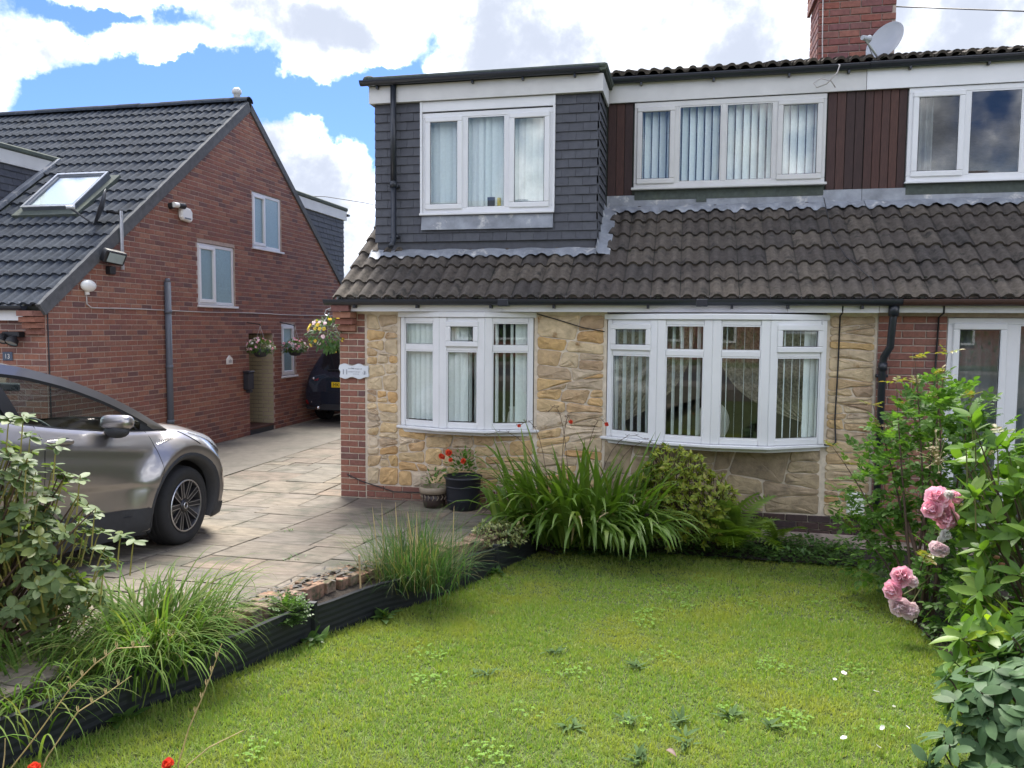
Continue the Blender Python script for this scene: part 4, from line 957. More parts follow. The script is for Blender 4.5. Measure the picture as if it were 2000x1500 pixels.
# the stone-flagged drive: every flag a piece
rg = random.Random(21)
def flags(P, tw, th, clip):
    out = []
    def rec(P, d):
        xs = [p[0] for p in P]; ys = [p[1] for p in P]; w, h = max(xs)-min(xs), max(ys)-min(ys)
        if w < tw*rg.uniform(.9, 1.5) and h < th*rg.uniform(.9, 1.5): out.append(P); return
        f = rg.uniform(.36, .64)
        if w/tw > h/th: c = (min(xs)+w*f, 0); dd = (rg.gauss(0, .012), 1)
        else: c = (min(xs), min(ys)+h*f); dd = (1, rg.gauss(0, .012))
        for q in split_poly(P, c, dd):
            if len(q) > 2: rec(q, d+1)
    rec(P, 0)
    for P in out:
        if clip:
            cy = sum(p[1] for p in P)/len(P); cx = sum(p[0] for p in P)/len(P)
            dx = (bx(cy+.3)-bx(cy-.3))/.6; A, B = split_poly(P, (bx(cy)-.02, cy), (dx, 1))
            P = B if True else A
            if len(P) < 3: continue
            if max(p[0] for p in P)-min(p[0] for p in P) < .08: continue
        cx = sum(p[0] for p in P)/len(P); cy = sum(p[1] for p in P)/len(P); dz = rg.uniform(-.004, .004); tx = rg.uniform(-.005, .005)
        q = len(P); V = []
        for (d, z) in ((.006, -.04), (.006, -.004), (.014, .0)):
            for p in P:
                l = math.hypot(cx-p[0], cy-p[1])+1e-6; dd = d*rg.uniform(.5, 1.6); x = p[0]+(cx-p[0])/l*dd*1.3; y = p[1]+(cy-p[1])/l*dd*1.3
                V.append((x, y, zd(y)+z+dz+tx*(x-cx)))
        F = [tuple(range(2*q, 3*q))]
        for k in (0, 1):
            for i in range(q): F.append((k*q+i, k*q+(i+1) % q, (k+1)*q+(i+1) % q, (k+1)*q+i))
        MB().add(V, F).obj('paving_slab', M_slab, drive if cy < 8.68 else dr2)
flags([(-6.04, 1.0), (-1.5, 1.0), (-1.5, 8.66), (-6.04, 8.66)], .62, .48, True)
flags([(-6.04, 8.69), (-4.0, 8.69), (-4.0, 15.5), (-6.04, 15.5)], .66, .55, False)
# flower beds
def poly_sheet(name, P, m, zf, off):
    return S(MB().add([(x, y, zf(y)+off) for x, y in P], [tuple(range(len(P)))]).obj(name, m))
EB = [2.0, 2.3, 2.9, 3.45, 4.0, 4.6, 5.25, 5.7, 6.5, 7.4, 7.75, 8.3]; EX = [-3.06, -2.95, -2.76, -2.62, -2.48, -2.33, -2.08, -1.88, -1.66, -1.47, -1.43, -1.40]
def ex(y): return float(np.interp(y, EB, EX))
P = [[(bx(y)-.06, y, zd(y)-.03), ((bx(y)+ex(y))/2, y, zd(y)-.06+.01*math.sin(y*9)), (ex(y)-.004, y, zd(y)-.07)] for y in [2.0+.18*i for i in range(31)]]
S(MB().grid(P).obj('border_bed', M_soil))
S(MB().grid([[(x, max(y, 7.92 if x > -1.15 else 7.3), max(zl(max(y, 7.92)), -.24)+.012+(.14*max(0, min(1, (-1.2-x)/.25)) if x < -1.2 else 0)) for x in (-1.72, -1.45, -1.2, -1.1, -.5, .2, .9, 1.6, 2.3, 4.5)] for y in (7.55, 7.95, 8.2, 8.66)]).obj('house_bed', M_soil))
S(MB().grid([[(x+.1*math.sin(y*2), y, zl(y)+.01) for x in (1.72, 2.3, 3.2, 4.6)] for y in (2, 3, 4, 5, 6, 7, 7.6)]).obj('side_bed', M_soil))

# edging boards: ribbed black plastic strips
def edging(label, y0, y1, off=0., n=14):
    P = []
    for i in range(n+1):
        y = y0+(y1-y0)*i/n; x = ex(y)+off; dx = (ex(y+.1)-ex(y-.1))/.2; l = math.hypot(dx, 1); nx, ny = 1/l, -dx/l
        sag = .012*math.sin(i*.9+y0)
        prof = [(-.006, -.28)] + [(.0+.0025*(k % 2), -.25+.225*k/11) for k in range(12)] + [(.012, -.022), (.0, -.012), (-.012, -.022), (-.010, -.28)]
        P.append([(x+nx*d, y+ny*d, zd(y)+z+sag+.0) for d, z in prof])
    o = MB().grid(P).obj('edging_strip', M_edge); return tag(o, label, 'garden edging', 'black edging strips along the lawn')
edging('long black ribbed edging strip nearest the viewer, below the arching sedge', 2.05, 4.60)
edging('black ribbed edging strip below the upright grass tuft', 4.63, 6.74, -.006)
edging('short black ribbed edging strip at the far end by the variegated shrub', 6.73, 7.78, .012)
for y in (4.615, 6.735): tag(MB().box(ex(y)-.03, ex(y)+.022, y-.02, y+.02, zd(y)-.3, zd(y)-.0).obj('edging_post', M_edge), 'short black post joining the edging strips ' + ('near the leafy herb' if y < 5 else 'beside the variegated shrub'), 'post')
# old bricks on the border
bw = thing('brick_border', 'low row of crumbling old bricks along the edge of the drive', 'brick edging', (-2.5, 5, zd(5)))
VARB = []
for v in range(5):
    bm_ = MB(); 
    V = []; F = []
    nx_, ny_, nz_ = 3, 2, 2
    bm_.box(-.10, .10, -.045, .045, -.06, .045); Vv = []
    for (x, y, z) in bm_.V: Vv.append((x+R.uniform(-.012, .012), y+R.uniform(-.008, .008), z+R.uniform(-.010, .010)))
    me = fast('brick', np.array(Vv), bm_.F, M_ebrick); VARB.append(me)
y = 3.4
while y < 7.15:
    dx = (bx(y+.2)-bx(y-.2))/.4; a = math.atan2(-dx, 1)
    o = obj('brick', R.choice(VARB), bw, Matrix.Translation((bx(y)+R.uniform(-.015, .015)+.03, y, zd(y)+R.uniform(-.025, .004))) @ Matrix.Rotation(a+R.uniform(-.06, .06), 4, 'Z') @ Matrix.Rotation(R.uniform(-.08, .08), 4, 'Y') @ Matrix.Diagonal((R.uniform(.9, 1.15), 1, R.uniform(.85, 1.1), 1)))
    bb = o.modifiers.new('Bevel', 'BEVEL'); bb.width = .004; bb.segments = 1
    y += R.uniform(.10, .125)
# slate chips and litter lying on the bricks
b = MB(); rg = random.Random(9)
for i in range(150):
    y = rg.uniform(4.4, 5.6); x = bx(y)+rg.gauss(.02, .07); z = zd(y)+.035+rg.uniform(0, .012); a = rg.uniform(0, 6.3); l = rg.uniform(.012, .035); w = l*rg.uniform(.3, .7)
    c, s_ = math.cos(a), math.sin(a); t = rg.uniform(-.01, .01)
    b.add([(x-c*l-s_*w, y-s_*l+c*w, z+t), (x+c*l-s_*w, y+s_*l+c*w, z-t), (x+c*l*.7+s_*w, y+s_*l*.7-c*w, z-t+.004), (x-c*l+s_*w, y-s_*l-c*w, z+t+.004)], [(0, 1, 2, 3)])
o = b.obj('slate_chips', M_chip); tag(o, 'grey slate chips scattered over the brick border', 'stone chips', kind='stuff')
# ================================================================== the silver-grey car on the drive
def smooth01(a, b, x): t = max(0, min(1, (x-a)/(b-a))); return t*t*(3-2*t)
gy = 5.93; ang = math.atan(.07)
CM = Matrix.Translation((-5.02, gy, zd(gy)+.0)) @ Matrix.Rotation(-ang, 4, 'X') @ Matrix.Rotation(rad(-2.5), 4, 'Z') @ Matrix.Rotation(rad(90), 4, 'Z')
car = thing('parked_car', 'silver-grey compact crossover parked on the flagged drive, nose towards the houses', 'car', CM.translation, None, (Matrix.Translation(-CM.translation) @ CM))
WB, WR, AR = 2.64, .335, .415
_fx = np.linspace(-3.8, 1.2, 1001); _ker = np.exp(-.5*(np.arange(-60, 61)*.005/.075)**2); _ker /= _ker.sum(); _tab = {}
def ip(x, xs, ys):
    k = tuple(xs)+tuple(ys)
    if k not in _tab:
        v = np.interp(_fx, xs, ys)
        sl0 = (ys[1]-ys[0])/(xs[1]-xs[0]); sl1 = (ys[-1]-ys[-2])/(xs[-1]-xs[-2])
        v = np.where(_fx < xs[0], ys[0]+(_fx-xs[0])*sl0, np.where(_fx > xs[-1], ys[-1]+(_fx-xs[-1])*sl1, v))
        _tab[k] = np.convolve(np.pad(v, 60, mode='edge'), _ker, 'valid')
    return float(np.interp(x, _fx, _tab[k]))
def zbelt(x): return ip(x, [-3.46, -3.2, -2.6, -1.83, -1.2, -.74, -.41, -.1, .2, .5, .75, .86, .9], [.95, 1.16, 1.25, 1.13, 1.045, 1.00, .985, .985, .965, .90, .80, .72, .66])
def plan(x):
    w = .87
    if x > .15: w *= max(0, 1-(min(1, (x-.15)/.76))**2.6)**.42
    if x < -2.7: w *= max(0, 1-(min(1, (-2.7-x)/.78))**2.8)**.40
    return w
def side(x, z):
    """half width of the body at (x, z)"""
    zb = zbelt(x); w = plan(x)
    t = (z-.62)/max(.2, zb-.62)
    if z > .62: w -= (.065*t*t+.055*t**7)*min(1, w/.8)
    else: w -= .05*((.62-z)/.4)**2*min(1, w/.8)
    for xw in (0, -WB):
        r = math.hypot(x-xw, (z-WR)*.97)
        w += (.050*max(0., 1-abs(r-.505)/.135)+.034*math.exp(-((r-.50)/.115)**2))*(1 if z > .2 else .5)*min(1, w/.7)
    w -= .045*math.exp(-((x+1.25)/.55)**2)*math.exp(-((z-.50)/.2)**2)
    w += .018*math.exp(-((z-.84-.10*(-x-.4))/.05)**2)*smooth01(-.2, -.6, x)*smooth01(-2.5, -1.8, x)
    zc = .565+.05*(-x-.4)
    if -2.3 < x < -.3: w -= .014*smooth01(.012, -.012, z-zc)*smooth01(-.32, -.55, x)*smooth01(-2.25, -1.9, x)
    return w
def zlow(x):
    zb = .20 + (.04*smooth01(.5, .85, x))
    for xw in (0, -WB):
        d = abs(x-xw)
        if d < AR: zb = max(zb, WR+math.sqrt(AR*AR-d*d)*1.0)
    return zb
xs = sorted(set([round(v, 4) for v in list(np.linspace(-3.46, -3.2, 8)) + list(np.linspace(-3.2, .5, 62)) + list(np.linspace(.5, .9, 20)) + [xw+AR*math.cos(math.pi*k/16) for xw in (0, -WB) for k in range(17)] + [-.375, -1.45, -.12]]))
NZ = 34
def side_grid(b, xa, xb, sgn, zf0=None, zf1=None, off=0., nz=NZ):
    P = []
    for x in xs:
        if x < xa-1e-6 or x > xb+1e-6: continue
        z0 = zlow(x) if zf0 is None else zf0(x); z1 = zbelt(x) if zf1 is None else zf1(x); z0 = min(z0, z1-.002)
        P.append([(x, sgn*(side(x, z0+(z1-z0)*k/nz)+off), z0+(z1-z0)*k/nz) for k in range(nz+1)])
    b.grid(P)
b = MB()
for sg in (1, -1): side_grid(b, -3.46, -1.45, sg); side_grid(b, -.375, .90, sg)
for sg in (1, -1): side_grid(b, -1.45, -.375, sg, zf0=lambda x: zlow(x), zf1=lambda x: max(.335, zlow(x)+.002))
# bonnet and lower edge of nose
P = []
for x in xs:
    if x < -.125: continue
    zb = zbelt(x); yb = side(x, zb); row = []
    for k in range(-10, 11):
        t = k/10; y = yb*t; cr_ = (.075*smooth01(.95, -.1, x)+.012); rid = .022*math.exp(-((abs(t)-.86)/.09)**2)*smooth01(.8, .3, x)
        row.append((x, y, zb+cr_*(1-t*t)**.8+rid*(1-abs(t))*4))
    P.append(row)
b.grid(P)
def rail(x):
    yr = ip(x, [-3.35, -3.0, -2.6, -1.81, -1.3, -.95, -.45, -.12], [.66, .60, .575, .60, .63, .66, .72, .76]); zr = ip(x, [-3.35, -3.0, -2.6, -2.2, -1.81, -1.45, -1.1, -.75, -.45, -.12], [1.20, 1.37, 1.48, 1.515, 1.515, 1.485, 1.41, 1.295, 1.165, .99]); return yr, zr
gx = [x for x in xs if -3.35 <= x <= -.115]
def gh(x, t):
    """point of the glasshouse side between belt (0) and roof rail (1)"""
    zb = zbelt(x); yb = side(x, zb)-.012; yr, zr = rail(x); zr = max(zr, zb+.004)
    return (yb+(yr-yb)*t+.012*math.sin(math.pi*t), zb+(zr-zb)*t)
def td(x):
    zb = zbelt(x); zr = max(rail(x)[1], zb+.004); return max(0., 1-.075/(zr-zb)) if zr-zb > .075 else 0.
for sg in (1, -1):
    P = [[(x, sg*gh(x, td(x)+(1-td(x))*k/3)[0], gh(x, td(x)+(1-td(x))*k/3)[1]) for k in range(4)] for x in gx]; b.grid(P)
def roofp(x, t):
    yr, zr = rail(x); zr = max(zr, zbelt(x)+.004); return (x, yr*t, zr+.055*(1-abs(t)**2.2))
P = [[roofp(x, k/10) for k in range(-10, 11)] for x in gx if x <= -1.28]; b.grid(P)
for sg in (1, -1): b.grid([[roofp(x, sg*(1-.09*k/2)) for k in range(3)] for x in gx if x >= -1.32])
b.grid([[roofp(x, k/10) for k in range(-10, 11)] for x in (-1.30, -1.34)])
rear = [x for x in xs if x <= -3.2]
P = []
for x in rear:
    zb = zbelt(x); yb = side(x, zb); P.append([(x, yb*k/6, zb+.02) for k in range(-6, 7)])
b.grid(P)
body = b.obj('body', M_paint, car, True, local=True)
WM[body.name] = CM
def CP(name, b, m, smooth=True, par=None, bevel=0): return b.obj(name, m, par or car, smooth, local=True, bevel=bevel)
for sg in (1, -1):
    b = MB(); side_grid(b, -1.45, -.375, sg, zf0=lambda x: max(.34, zlow(x)+.002)); dr = CP('front_door', b, M_paint)
    b = MB(); b.tube([(-.375, sg*side(-.375, z), z) for z in np.linspace(.53, zbelt(-.375), 10)], .0028, 5); b.tube([(-1.45, sg*side(-1.45, z), z) for z in np.linspace(.34, zbelt(-1.45), 10)], .0028, 5)
    b.tube([(x, sg*side(x, .338), .338) for x in np.linspace(-1.45, -.44, 8)], .0045, 5); CP('door_seam', b, M_black, False, dr)
    zc = .965; xh = -1.30; yh = side(xh, zc)*sg
    CP('handle_recess', MB().ball((xh+.02, yh-.002*sg, zc-.01), .085, (1, .16, .55), 14, 8), M_clad, True, dr)
    CP('door_handle', MB().tube([(xh-.12, yh+.008*sg, zc), (xh-.09, yh+.035*sg, zc+.004), (xh+.06, yh+.035*sg, zc+.0), (xh+.10, yh+.005*sg, zc-.006)], [.016, .02, .02, .014], 8), M_paint, True, dr)
    # window glass, trims, pillar
    b = MB(); b.grid([[(x, sg*(gh(x, t)[0]-.006), gh(x, t)[1]) for t in np.linspace(.0, td(x), 5)] for x in gx if -1.66 <= x <= -.38]); CP('side_window', b, M_cargl, True)
    b = MB(); b.grid([[(x, sg*(gh(x, t)[0]-.006), gh(x, t)[1]) for t in np.linspace(.0, td(x), 5)] for x in gx if -2.75 <= x <= -1.62]); CP('side_window', b, M_cargl, True)
    b = MB(); b.grid([[(x, sg*(gh(x, t)[0]-.002), gh(x, t)[1]) for t in np.linspace(.0, max(.02, td(x)), 4)] for x in gx if x >= -.42]); b.grid([[(x, sg*(gh(x, t)[0]-.002), gh(x, t)[1]) for t in np.linspace(.0, td(x), 4)] for x in gx if x <= -2.7])
    CP('quarter_panel', b, M_clad)
    b = MB()
    for (xt, xb, w) in ((-1.74, -1.57, .06), (-.62, -.42, .016)):
        P = []
        for k in range(7):
            f = k/6; x = xb+(xt-xb)*f; t = min(f*td(x), td(x)); P.append([(x-w, sg*(gh(x-w, t)[0]+.004), gh(x-w, t)[1]), (x+w, sg*(gh(x+w, t)[0]+.004), gh(x+w, t)[1])])
        b.grid(P)
    b.grid([[(x, sg*(side(x, zbelt(x))+.004), zbelt(x)-.012), (x, sg*(gh(x, 0)[0]+.004), zbelt(x)+.012)] for x in gx if x > -2.8])
    b.grid([[(x, sg*(gh(x, td(x))[0]+.003), gh(x, td(x))[1]-.013), (x, sg*(gh(x, td(x))[0]+.003), gh(x, td(x))[1]+.010)] for x in gx if -2.7 < x < -.3])
    CP('window_trim', b, M_black)
    # mirror
    ym = side(-.74, 1.0)*sg
    mir = CP('wing_mirror', MB(Matrix.Translation((-.83, ym+.13*sg, 1.065)) @ Matrix.Rotation(rad(-8)*sg, 4, 'Z')).box(-.06, .07, -.12, .12, -.035, .075), M_paint)
    bv = mir.modifiers.new('Bevel', 'BEVEL'); bv.width = .05; bv.segments = 4
    CP('mirror_base', MB().ball((-.825, ym+.125*sg, 1.018), .11, (.55, 1.0, .50), 14, 8).tube([(-.70, ym-.03*sg, 1.0), (-.80, ym+.06*sg, 1.03)], .035, 8), M_clad, True, mir)
    CP('indicator', MB().box(-.765, -.755, *sorted((ym+.06*sg, ym+.22*sg)), 1.05, 1.065), M_lamp, False, mir)
    # cladding: sill and arches
    b = MB(); side_grid(b, -2.20, -.43, sg, zf0=lambda x: .17, zf1=lambda x: .39+.05*smooth01(-.5, -1.9, x), off=.012, nz=4)
    for xw in (0, -WB):
        P = []
        for k in range(25):
            a = math.pi*(-.12+1.24*k/24); row = []
            for (r, o) in ((AR-.03, -.06), (AR-.012, .006), (AR+.01, .014), (AR+.034, .010), (AR+.04, -.004)):
                x = xw+r*math.cos(a); z = WR+r*math.sin(a); x = min(x, .86)
                row.append((x, sg*(side(x, max(z, .2))+o), z))
            P.append(row)
        b.grid(P)
    side_grid(b, .40, .885, sg, zf0=lambda x: .17, zf1=lambda x: .30, off=.012, nz=4)
    CP('cladding', b, M_clad)
    # headlamp
    b = MB(); P = []
    for x in np.linspace(.10, .80, 16):
        t1 = zbelt(x)-.012; t0 = t1-ip(x, [.10, .3, .6, .8], [.012, .05, .10, .085]); P.append([(x, sg*(side(x, z)+.006), z) for z in np.linspace(t0, t1, 5)])
    b.grid(P); CP('headlight', b, M_lamp)
    b = MB(); P = []
    for x in np.linspace(-3.42, -2.95, 10): P.append([(x, sg*(side(x, z)+.006), z) for z in (.86, .92, .98)])
    b.grid(P); CP('tail_light', b, M_red)
    # wing seam and lettering
    CP('wing_seam', MB().tube([(-.02+.14*t, sg*(side(-.02+.14*t, zbelt(-.02+.14*t)-.01-.10*t)+.002), zbelt(-.02+.14*t)-.01-.10*t) for t in np.linspace(0, 1, 6)], .004, 5), M_black, False)
me = text_mesh('HYBRID', .048, .002); me.materials.append(M_chrome)
for sg in (-1,):
    x, z = -.24, .905; o = obj('badge', me, car, Matrix.Translation((x, sg*(side(x, z)+.004), z)) @ Matrix.Rotation(rad(90), 4, 'X'), local=True)
b = MB(); b.grid([[roofp(x, k/10*.91) for k in range(-10, 11)] for x in gx if x >= -1.32]); CP('windscreen', b, M_cargl)
b = MB(); P = []
for k in range(8):
    f = k/7; x = -3.0-.42*f; P.append([(x, .58*t*(1+.1*f), 1.37-.36*f) for t in np.linspace(-1, 1, 9)])
b.grid(P); CP('rear_window', b, M_cargl2)
b = MB(); b.box(-3.3, .3, -.70, .70, .22, .30); b.box(-.45, .55, -.60, .60, .3, .80); CP('underbody', b, M_int, False)
b = MB()
for xw in (0, -WB):
    for sg in (1, -1):
        P = [[(xw+(AR+.02)*math.cos(a), sg*y, WR+(AR+.02)*math.sin(a)) for y in (.45, .84)] for a in np.linspace(-.3, math.pi+.3, 16)]; b.grid(P); b.box(xw-.4, xw+.4, *sorted((sg*.44, sg*.46)), .2, .75)
CP('wheel_housing', b, M_int)
b = MB(); b.grid([[(roofp(x, k/10)[0], roofp(x, k/10)[1]*.97, roofp(x, k/10)[2]-.03) for k in range(-10, 11)] for x in gx if x <= -1.33]); CP('headliner', b, M_int)
for sg in (1, -1):
    b = MB(); b.grid([[(x, sg*(side(x, z)-.06), z) for z in np.linspace(.36, zbelt(x)-.01, 5)] for x in xs if -3.1 <= x <= -.44]); b.grid([[(x, sg*(gh(x, t)[0]-.022), gh(x, t)[1]-.006) for t in np.linspace(td(x), .97, 3)] for x in gx if -3.0 < x < -.5]); CP('door_lining', b, M_int)
# cabin: dashboard, seats, steering wheel
b = MB(); b.box(-1.05, -.35, -.66, .66, .75, .93); b.ball((-.62, 0, .91), .3, (1, 2.2, .28), 14, 8); b.box(-3.2, -.4, -.7, .7, .3, .42); b.box(-3.2, -3.1, -.6, .6, .4, 1.0); CP('dashboard', b, M_int)
for (x, y) in ((-1.75, -.36), (-1.75, .36), (-2.65, -.36), (-2.65, .36)):
    b = MB(); b.box(x-.06, x+.48, y-.24, y+.24, .42, .60); b.tube([(x-.02, y, .58), (x-.14, y, .85), (x-.22, y, 1.12)], [.2, .22, .17], 10); b.ball((x-.26, y, 1.22), .11, (.6, 1.2, .9), 10, 8); CP('seat', b, M_int)
b = MB(); cx_, cz_ = -1.02, .945
b.tube([(cx_-.10*math.cos(a), -.37+.185*math.sin(a), cz_+.16*math.cos(a)) for a in np.linspace(0, 2*math.pi, 25)], .014, 6, False); b.tube([(cx_, -.55, cz_), (cx_, -.19, cz_)], .014, 6); b.tube([(cx_, -.37, cz_), (cx_+.25, -.37, cz_-.12)], .03, 6); CP('steering_wheel', b, M_int)
CP('interior_mirror', MB().box(-.98, -.95, -.11, .11, 1.30, 1.36), M_int, False, None, .01)
# wheels
def wheel(par, M, R_, wd, spokes=10, rimr=.66, local=True, mr=M_rim, ms=M_spoke):
    """wheel in local frame: axle along y, outer face towards -y"""
    h = wd/2; n = 40
    prof = [(R_*rimr, -h+.02), (R_*.74, -h+.004), (R_*.88, -h), (R_*.955, -h+.012), (R_*.985, -h+.035), (R_, -h+.055), (R_, h-.055), (R_*.985, h-.035), (R_*.88, h), (R_*rimr, h-.02)]
    b = MB(); b.lathe(prof, n, ax='y'); 
    for k in range(3):
        y = -h+.07+k*.045; b.lathe([(R_+.001, y), (R_+.003, y+.004), (R_+.003, y+.032), (R_+.001, y+.036)], n, ax='y')
    ty = b.obj('wheel', M_tyre, par, True, local=True); ty.matrix_basis = M
    def sub(nm, bb, m, sm=True, bev=0):
        o = bb.obj(nm, m, ty, sm, local=True, bevel=bev); return o
    r = R_*rimr
    sub('rim', MB().lathe([(r+.006, -h+.012), (r-.006, -h+.006), (r-.014, -h+.02), (r-.025, .02), (.0, .02)], n, ax='y'), mr)
    sub('rim_edge', MB().lathe([(r+.004, -h+.013), (r-.001, -h+.003), (r-.010, -h+.008)], n, ax='y'), ms)
    for k in range(spokes):
        a = 2*math.pi*k/spokes; bb = MB(Matrix.Rotation(a, 4, 'Y')); 
        for s_, (m0, m1) in ((0, (.010, .022)),):
            bb.add([(.045, -h+.030, -.018), (.045, -h+.030, .018), (r-.008, -h+.014, m1), (r-.008, -h+.014, -m1), (.045, -h+.05, -.022), (.045, -h+.05, .022), (r-.008, -h+.045, m1+.006), (r-.008, -h+.045, -m1-.006)],
                   [(0, 1, 2, 3), (0, 4, 5, 1), (1, 5, 6, 2), (0, 3, 7, 4)])
        sub('spoke', bb, mr, False)
        bb = MB(Matrix.Rotation(a, 4, 'Y'))
        for sg in (-1, 1): bb.add([(.06, -h+.027, sg*.012), (.06, -h+.027, sg*.018), (r-.008, -h+.011, sg*.024), (r-.008, -h+.011, sg*.016)], [(0, 1, 2, 3)])
        sub('spoke_edge', bb, ms, False)
    sub('hub_cap', MB().lathe([(.055, -h+.035), (.05, -h+.02), (.035, -h+.016), (0, -h+.016)], 16, ax='y'), mr)
    sub('hub_badge', MB().lathe([(.030, -h+.016), (.028, -h+.012), (.020, -h+.012), (.020, -h+.016)], 14, ax='y'), ms)
    sub('brake_disc', MB().lathe([(.16, 0), (.16, .012), (.05, .012)], 24, ax='y'), M_galv)
    return ty
wheel(car, Matrix.Translation((0, -.775, WR)) @ Matrix.Rotation(rad(5), 4, 'Z'), WR, .215)
wheel(car, Matrix.Translation((-WB, -.785, WR)), WR, .215)
wheel(car, Matrix.Translation((0, .775, WR)) @ Matrix.Rotation(rad(180+5), 4, 'Z'), WR, .215)
wheel(car, Matrix.Translation((-WB, .785, WR)) @ Matrix.Rotation(rad(180), 4, 'Z'), WR, .215)

# ================================================================== the dark car behind the house corner
D0 = Vector((-6.86, 15.05, 0))
dc = thing('parked_car', 'dark blue hatchback seen from behind, half hidden by the brick house corner', 'car', D0)
def sect(y, zb, zm, zt, wb_, wm, wt):
    """closed cross-section: bottom, widest, top"""
    P = [(0, zb), (wb_*.8, zb), (wb_, zb+.06), (wm, (zb+zm)/2), (wm, zm), (wm-.03, zm+.05)]
    P += [(wm-.03+(wt-wm+.03)*t, zm+.05+(zt-zm-.05)*math.sin(t*math.pi/2)**.9) for t in (.35, .7, .92)] + [(wt*.85, zt+.012), (wt*.5, zt+.022), (0, zt+.026)]
    return [(x, y, z) for x, z in P] 
ST = [(.0, .38, .62, .66, .70, .80, .72), (.03, .30, .66, .74, .78, .86, .78), (.10, .26, .72, .98, .82, .90, .80), (.20, .25, .90, 1.06, .84, .915, .78), (.34, .25, .98, 1.30, .85, .92, .68), (.52, .25, .99, 1.53, .85, .92, .62), (.70, .24, .98, 1.60, .85, .92, .60),
      (1.4, .23, .95, 1.655, .85, .92, .60), (2.3, .23, .93, 1.65, .85, .92, .60), (2.9, .23, .93, 1.52, .85, .92, .62), (3.4, .23, .95, 1.06, .85, .91, .72), (4.1, .24, .86, .96, .82, .88, .76), (4.45, .28, .70, .78, .72, .76, .66), (4.55, .36, .58, .64, .55, .6, .5)]
b = MB(); Gd = []
for st in ST:
    h = sect(*st); full = h + [(-x, y, z) for x, y, z in reversed(h[1:-1])]; full.append(full[0]); Gd.append(full)
b.grid(Gd); b.add(Gd[0][:-1], [tuple(range(len(Gd[0])-1))]); b.add(Gd[-1][:-1], [tuple(range(len(Gd[0])-1))])
def DP(nm, b, m, sm=False, par=None, bevel=0, mtx=None): return b.obj(nm, m, par or dc, sm, local=True, bevel=bevel, mtx=mtx)
bo = DP('body', b, M_paintd, True); sm = bo.modifiers.new('Subdivision', 'SUBSURF'); sm.levels = 1; sm.render_levels = 2
P = [[(-.66+1.32*i/8, .20+.012+(z-1.06)*.68-.05+.03*abs(i/4-1)**2, z) for i in range(9)] for z in (1.02, 1.15, 1.30, 1.45, 1.52)]
P = []
for (z, y, w) in ((1.06, .165, .74), (1.18, .235, .70), (1.32, .325, .645), (1.44, .41, .60), (1.52, .475, .57)): P.append([(w*t, y+.035*t*t, z) for t in np.linspace(-1, 1, 11)])
DP('rear_window', MB().grid(P), M_cargl2, True)
DP('rear_spoiler', MB().add([(-.6, .40, 1.575), (.6, .40, 1.575), (.58, .75, 1.66), (-.58, .75, 1.66), (-.6, .42, 1.545), (.6, .42, 1.545), (.58, .7, 1.55), (-.58, .7, 1.55)], [(0, 1, 2, 3), (0, 4, 5, 1), (1, 5, 6, 2), (0, 3, 7, 4)]), M_paintd, False, None, .01)
wp = DP('wiper', MB().tube([(.02, .125, 1.065), (-.12, .18, 1.12), (-.42, .19, 1.11)], .012, 6), M_black)
for sg in (-1, 1):
    P = [[(sg*x, y, z) for (x, y) in ((.58, .085), (.70, .10), (.80, .14), (.88, .22), (.925, .36))] for z in (.90, .95, 1.0)]
    for k, r_ in enumerate(P):
        P[k] = [(x, y+(.03*k if abs(x) < .8 else .02*k)-.02, z) for x, y, z in r_]
    DP('tail_light', MB().grid(P), M_red, True); DP('lamp_ring', MB().ball((sg*.70, .09, .935), .03, (1, .5, 1), 10, 6), M_chrome, True)
    DP('reflector', MB().ball((sg*.80, .03, .46), .055, (.9, .4, 1.1), 10, 6), M_red, True)
    DP('exhaust', MB().tube([(sg*.56, -.02, .33), (sg*.56, .2, .33)], .04, 10), M_chrome, True)
    DP('fog_lamp', MB().ball((sg*.70, .012, .46), .03, (1, .5, 1), 8, 6), M_chrome, True)
DP('bumper', MB().grid([[(.86*t, -.01+.10*t*t*t*t, z) for t in np.linspace(-1, 1, 13)] for z in (.30, .36, .42)]), M_clad, True)
DP('boot_seam', MB().grid([[(.78*t, .0+.10*t**4-.008, z) for t in np.linspace(-1, 1, 11)] for z in (.668, .676)]), M_black, True)
pl = DP('number_plate', MB().box(-.26, .26, .012, .022, .765, .875), M_plate, False, None, .003)
me = text_mesh('MK16 YDB', .098, .001); me.materials.append(M_black); obj('lettering', me, pl, Matrix.Translation((0, .010, .818)) @ Matrix.Rotation(rad(90), 4, 'X'), local=True)
b = MB(); b.tube([(.075*math.cos(a), .062, .965+.058*math.sin(a)) for a in np.linspace(0, 2*math.pi, 25)], .007, 6, False)
b.tube([(-.068, .060, .985), (-.03, .058, .972), (0, .056, .945), (.03, .058, .972), (.068, .060, .985)], .007, 6); DP('badge', b, M_chrome, True)
for (x, y) in ((-.80, .85), (.80, .85), (-.80, 3.55), (.80, 3.55)): wheel(dc, Matrix.Translation((x, y, .36)) @ Matrix.Rotation(rad(90 if x > 0 else -90), 4, 'Z') , .36, .22, 6)
b = MB()
for sg in (-1, 1):
    for y in (.85, 3.55): b.grid([[(sg*.928, y+.40*math.cos(a), .36+.40*math.sin(a)), (sg*.935, y+.46*math.cos(a), .36+.46*math.sin(a))] for a in np.linspace(-.2, math.pi+.2, 14)])
DP('cladding', b, M_clad)
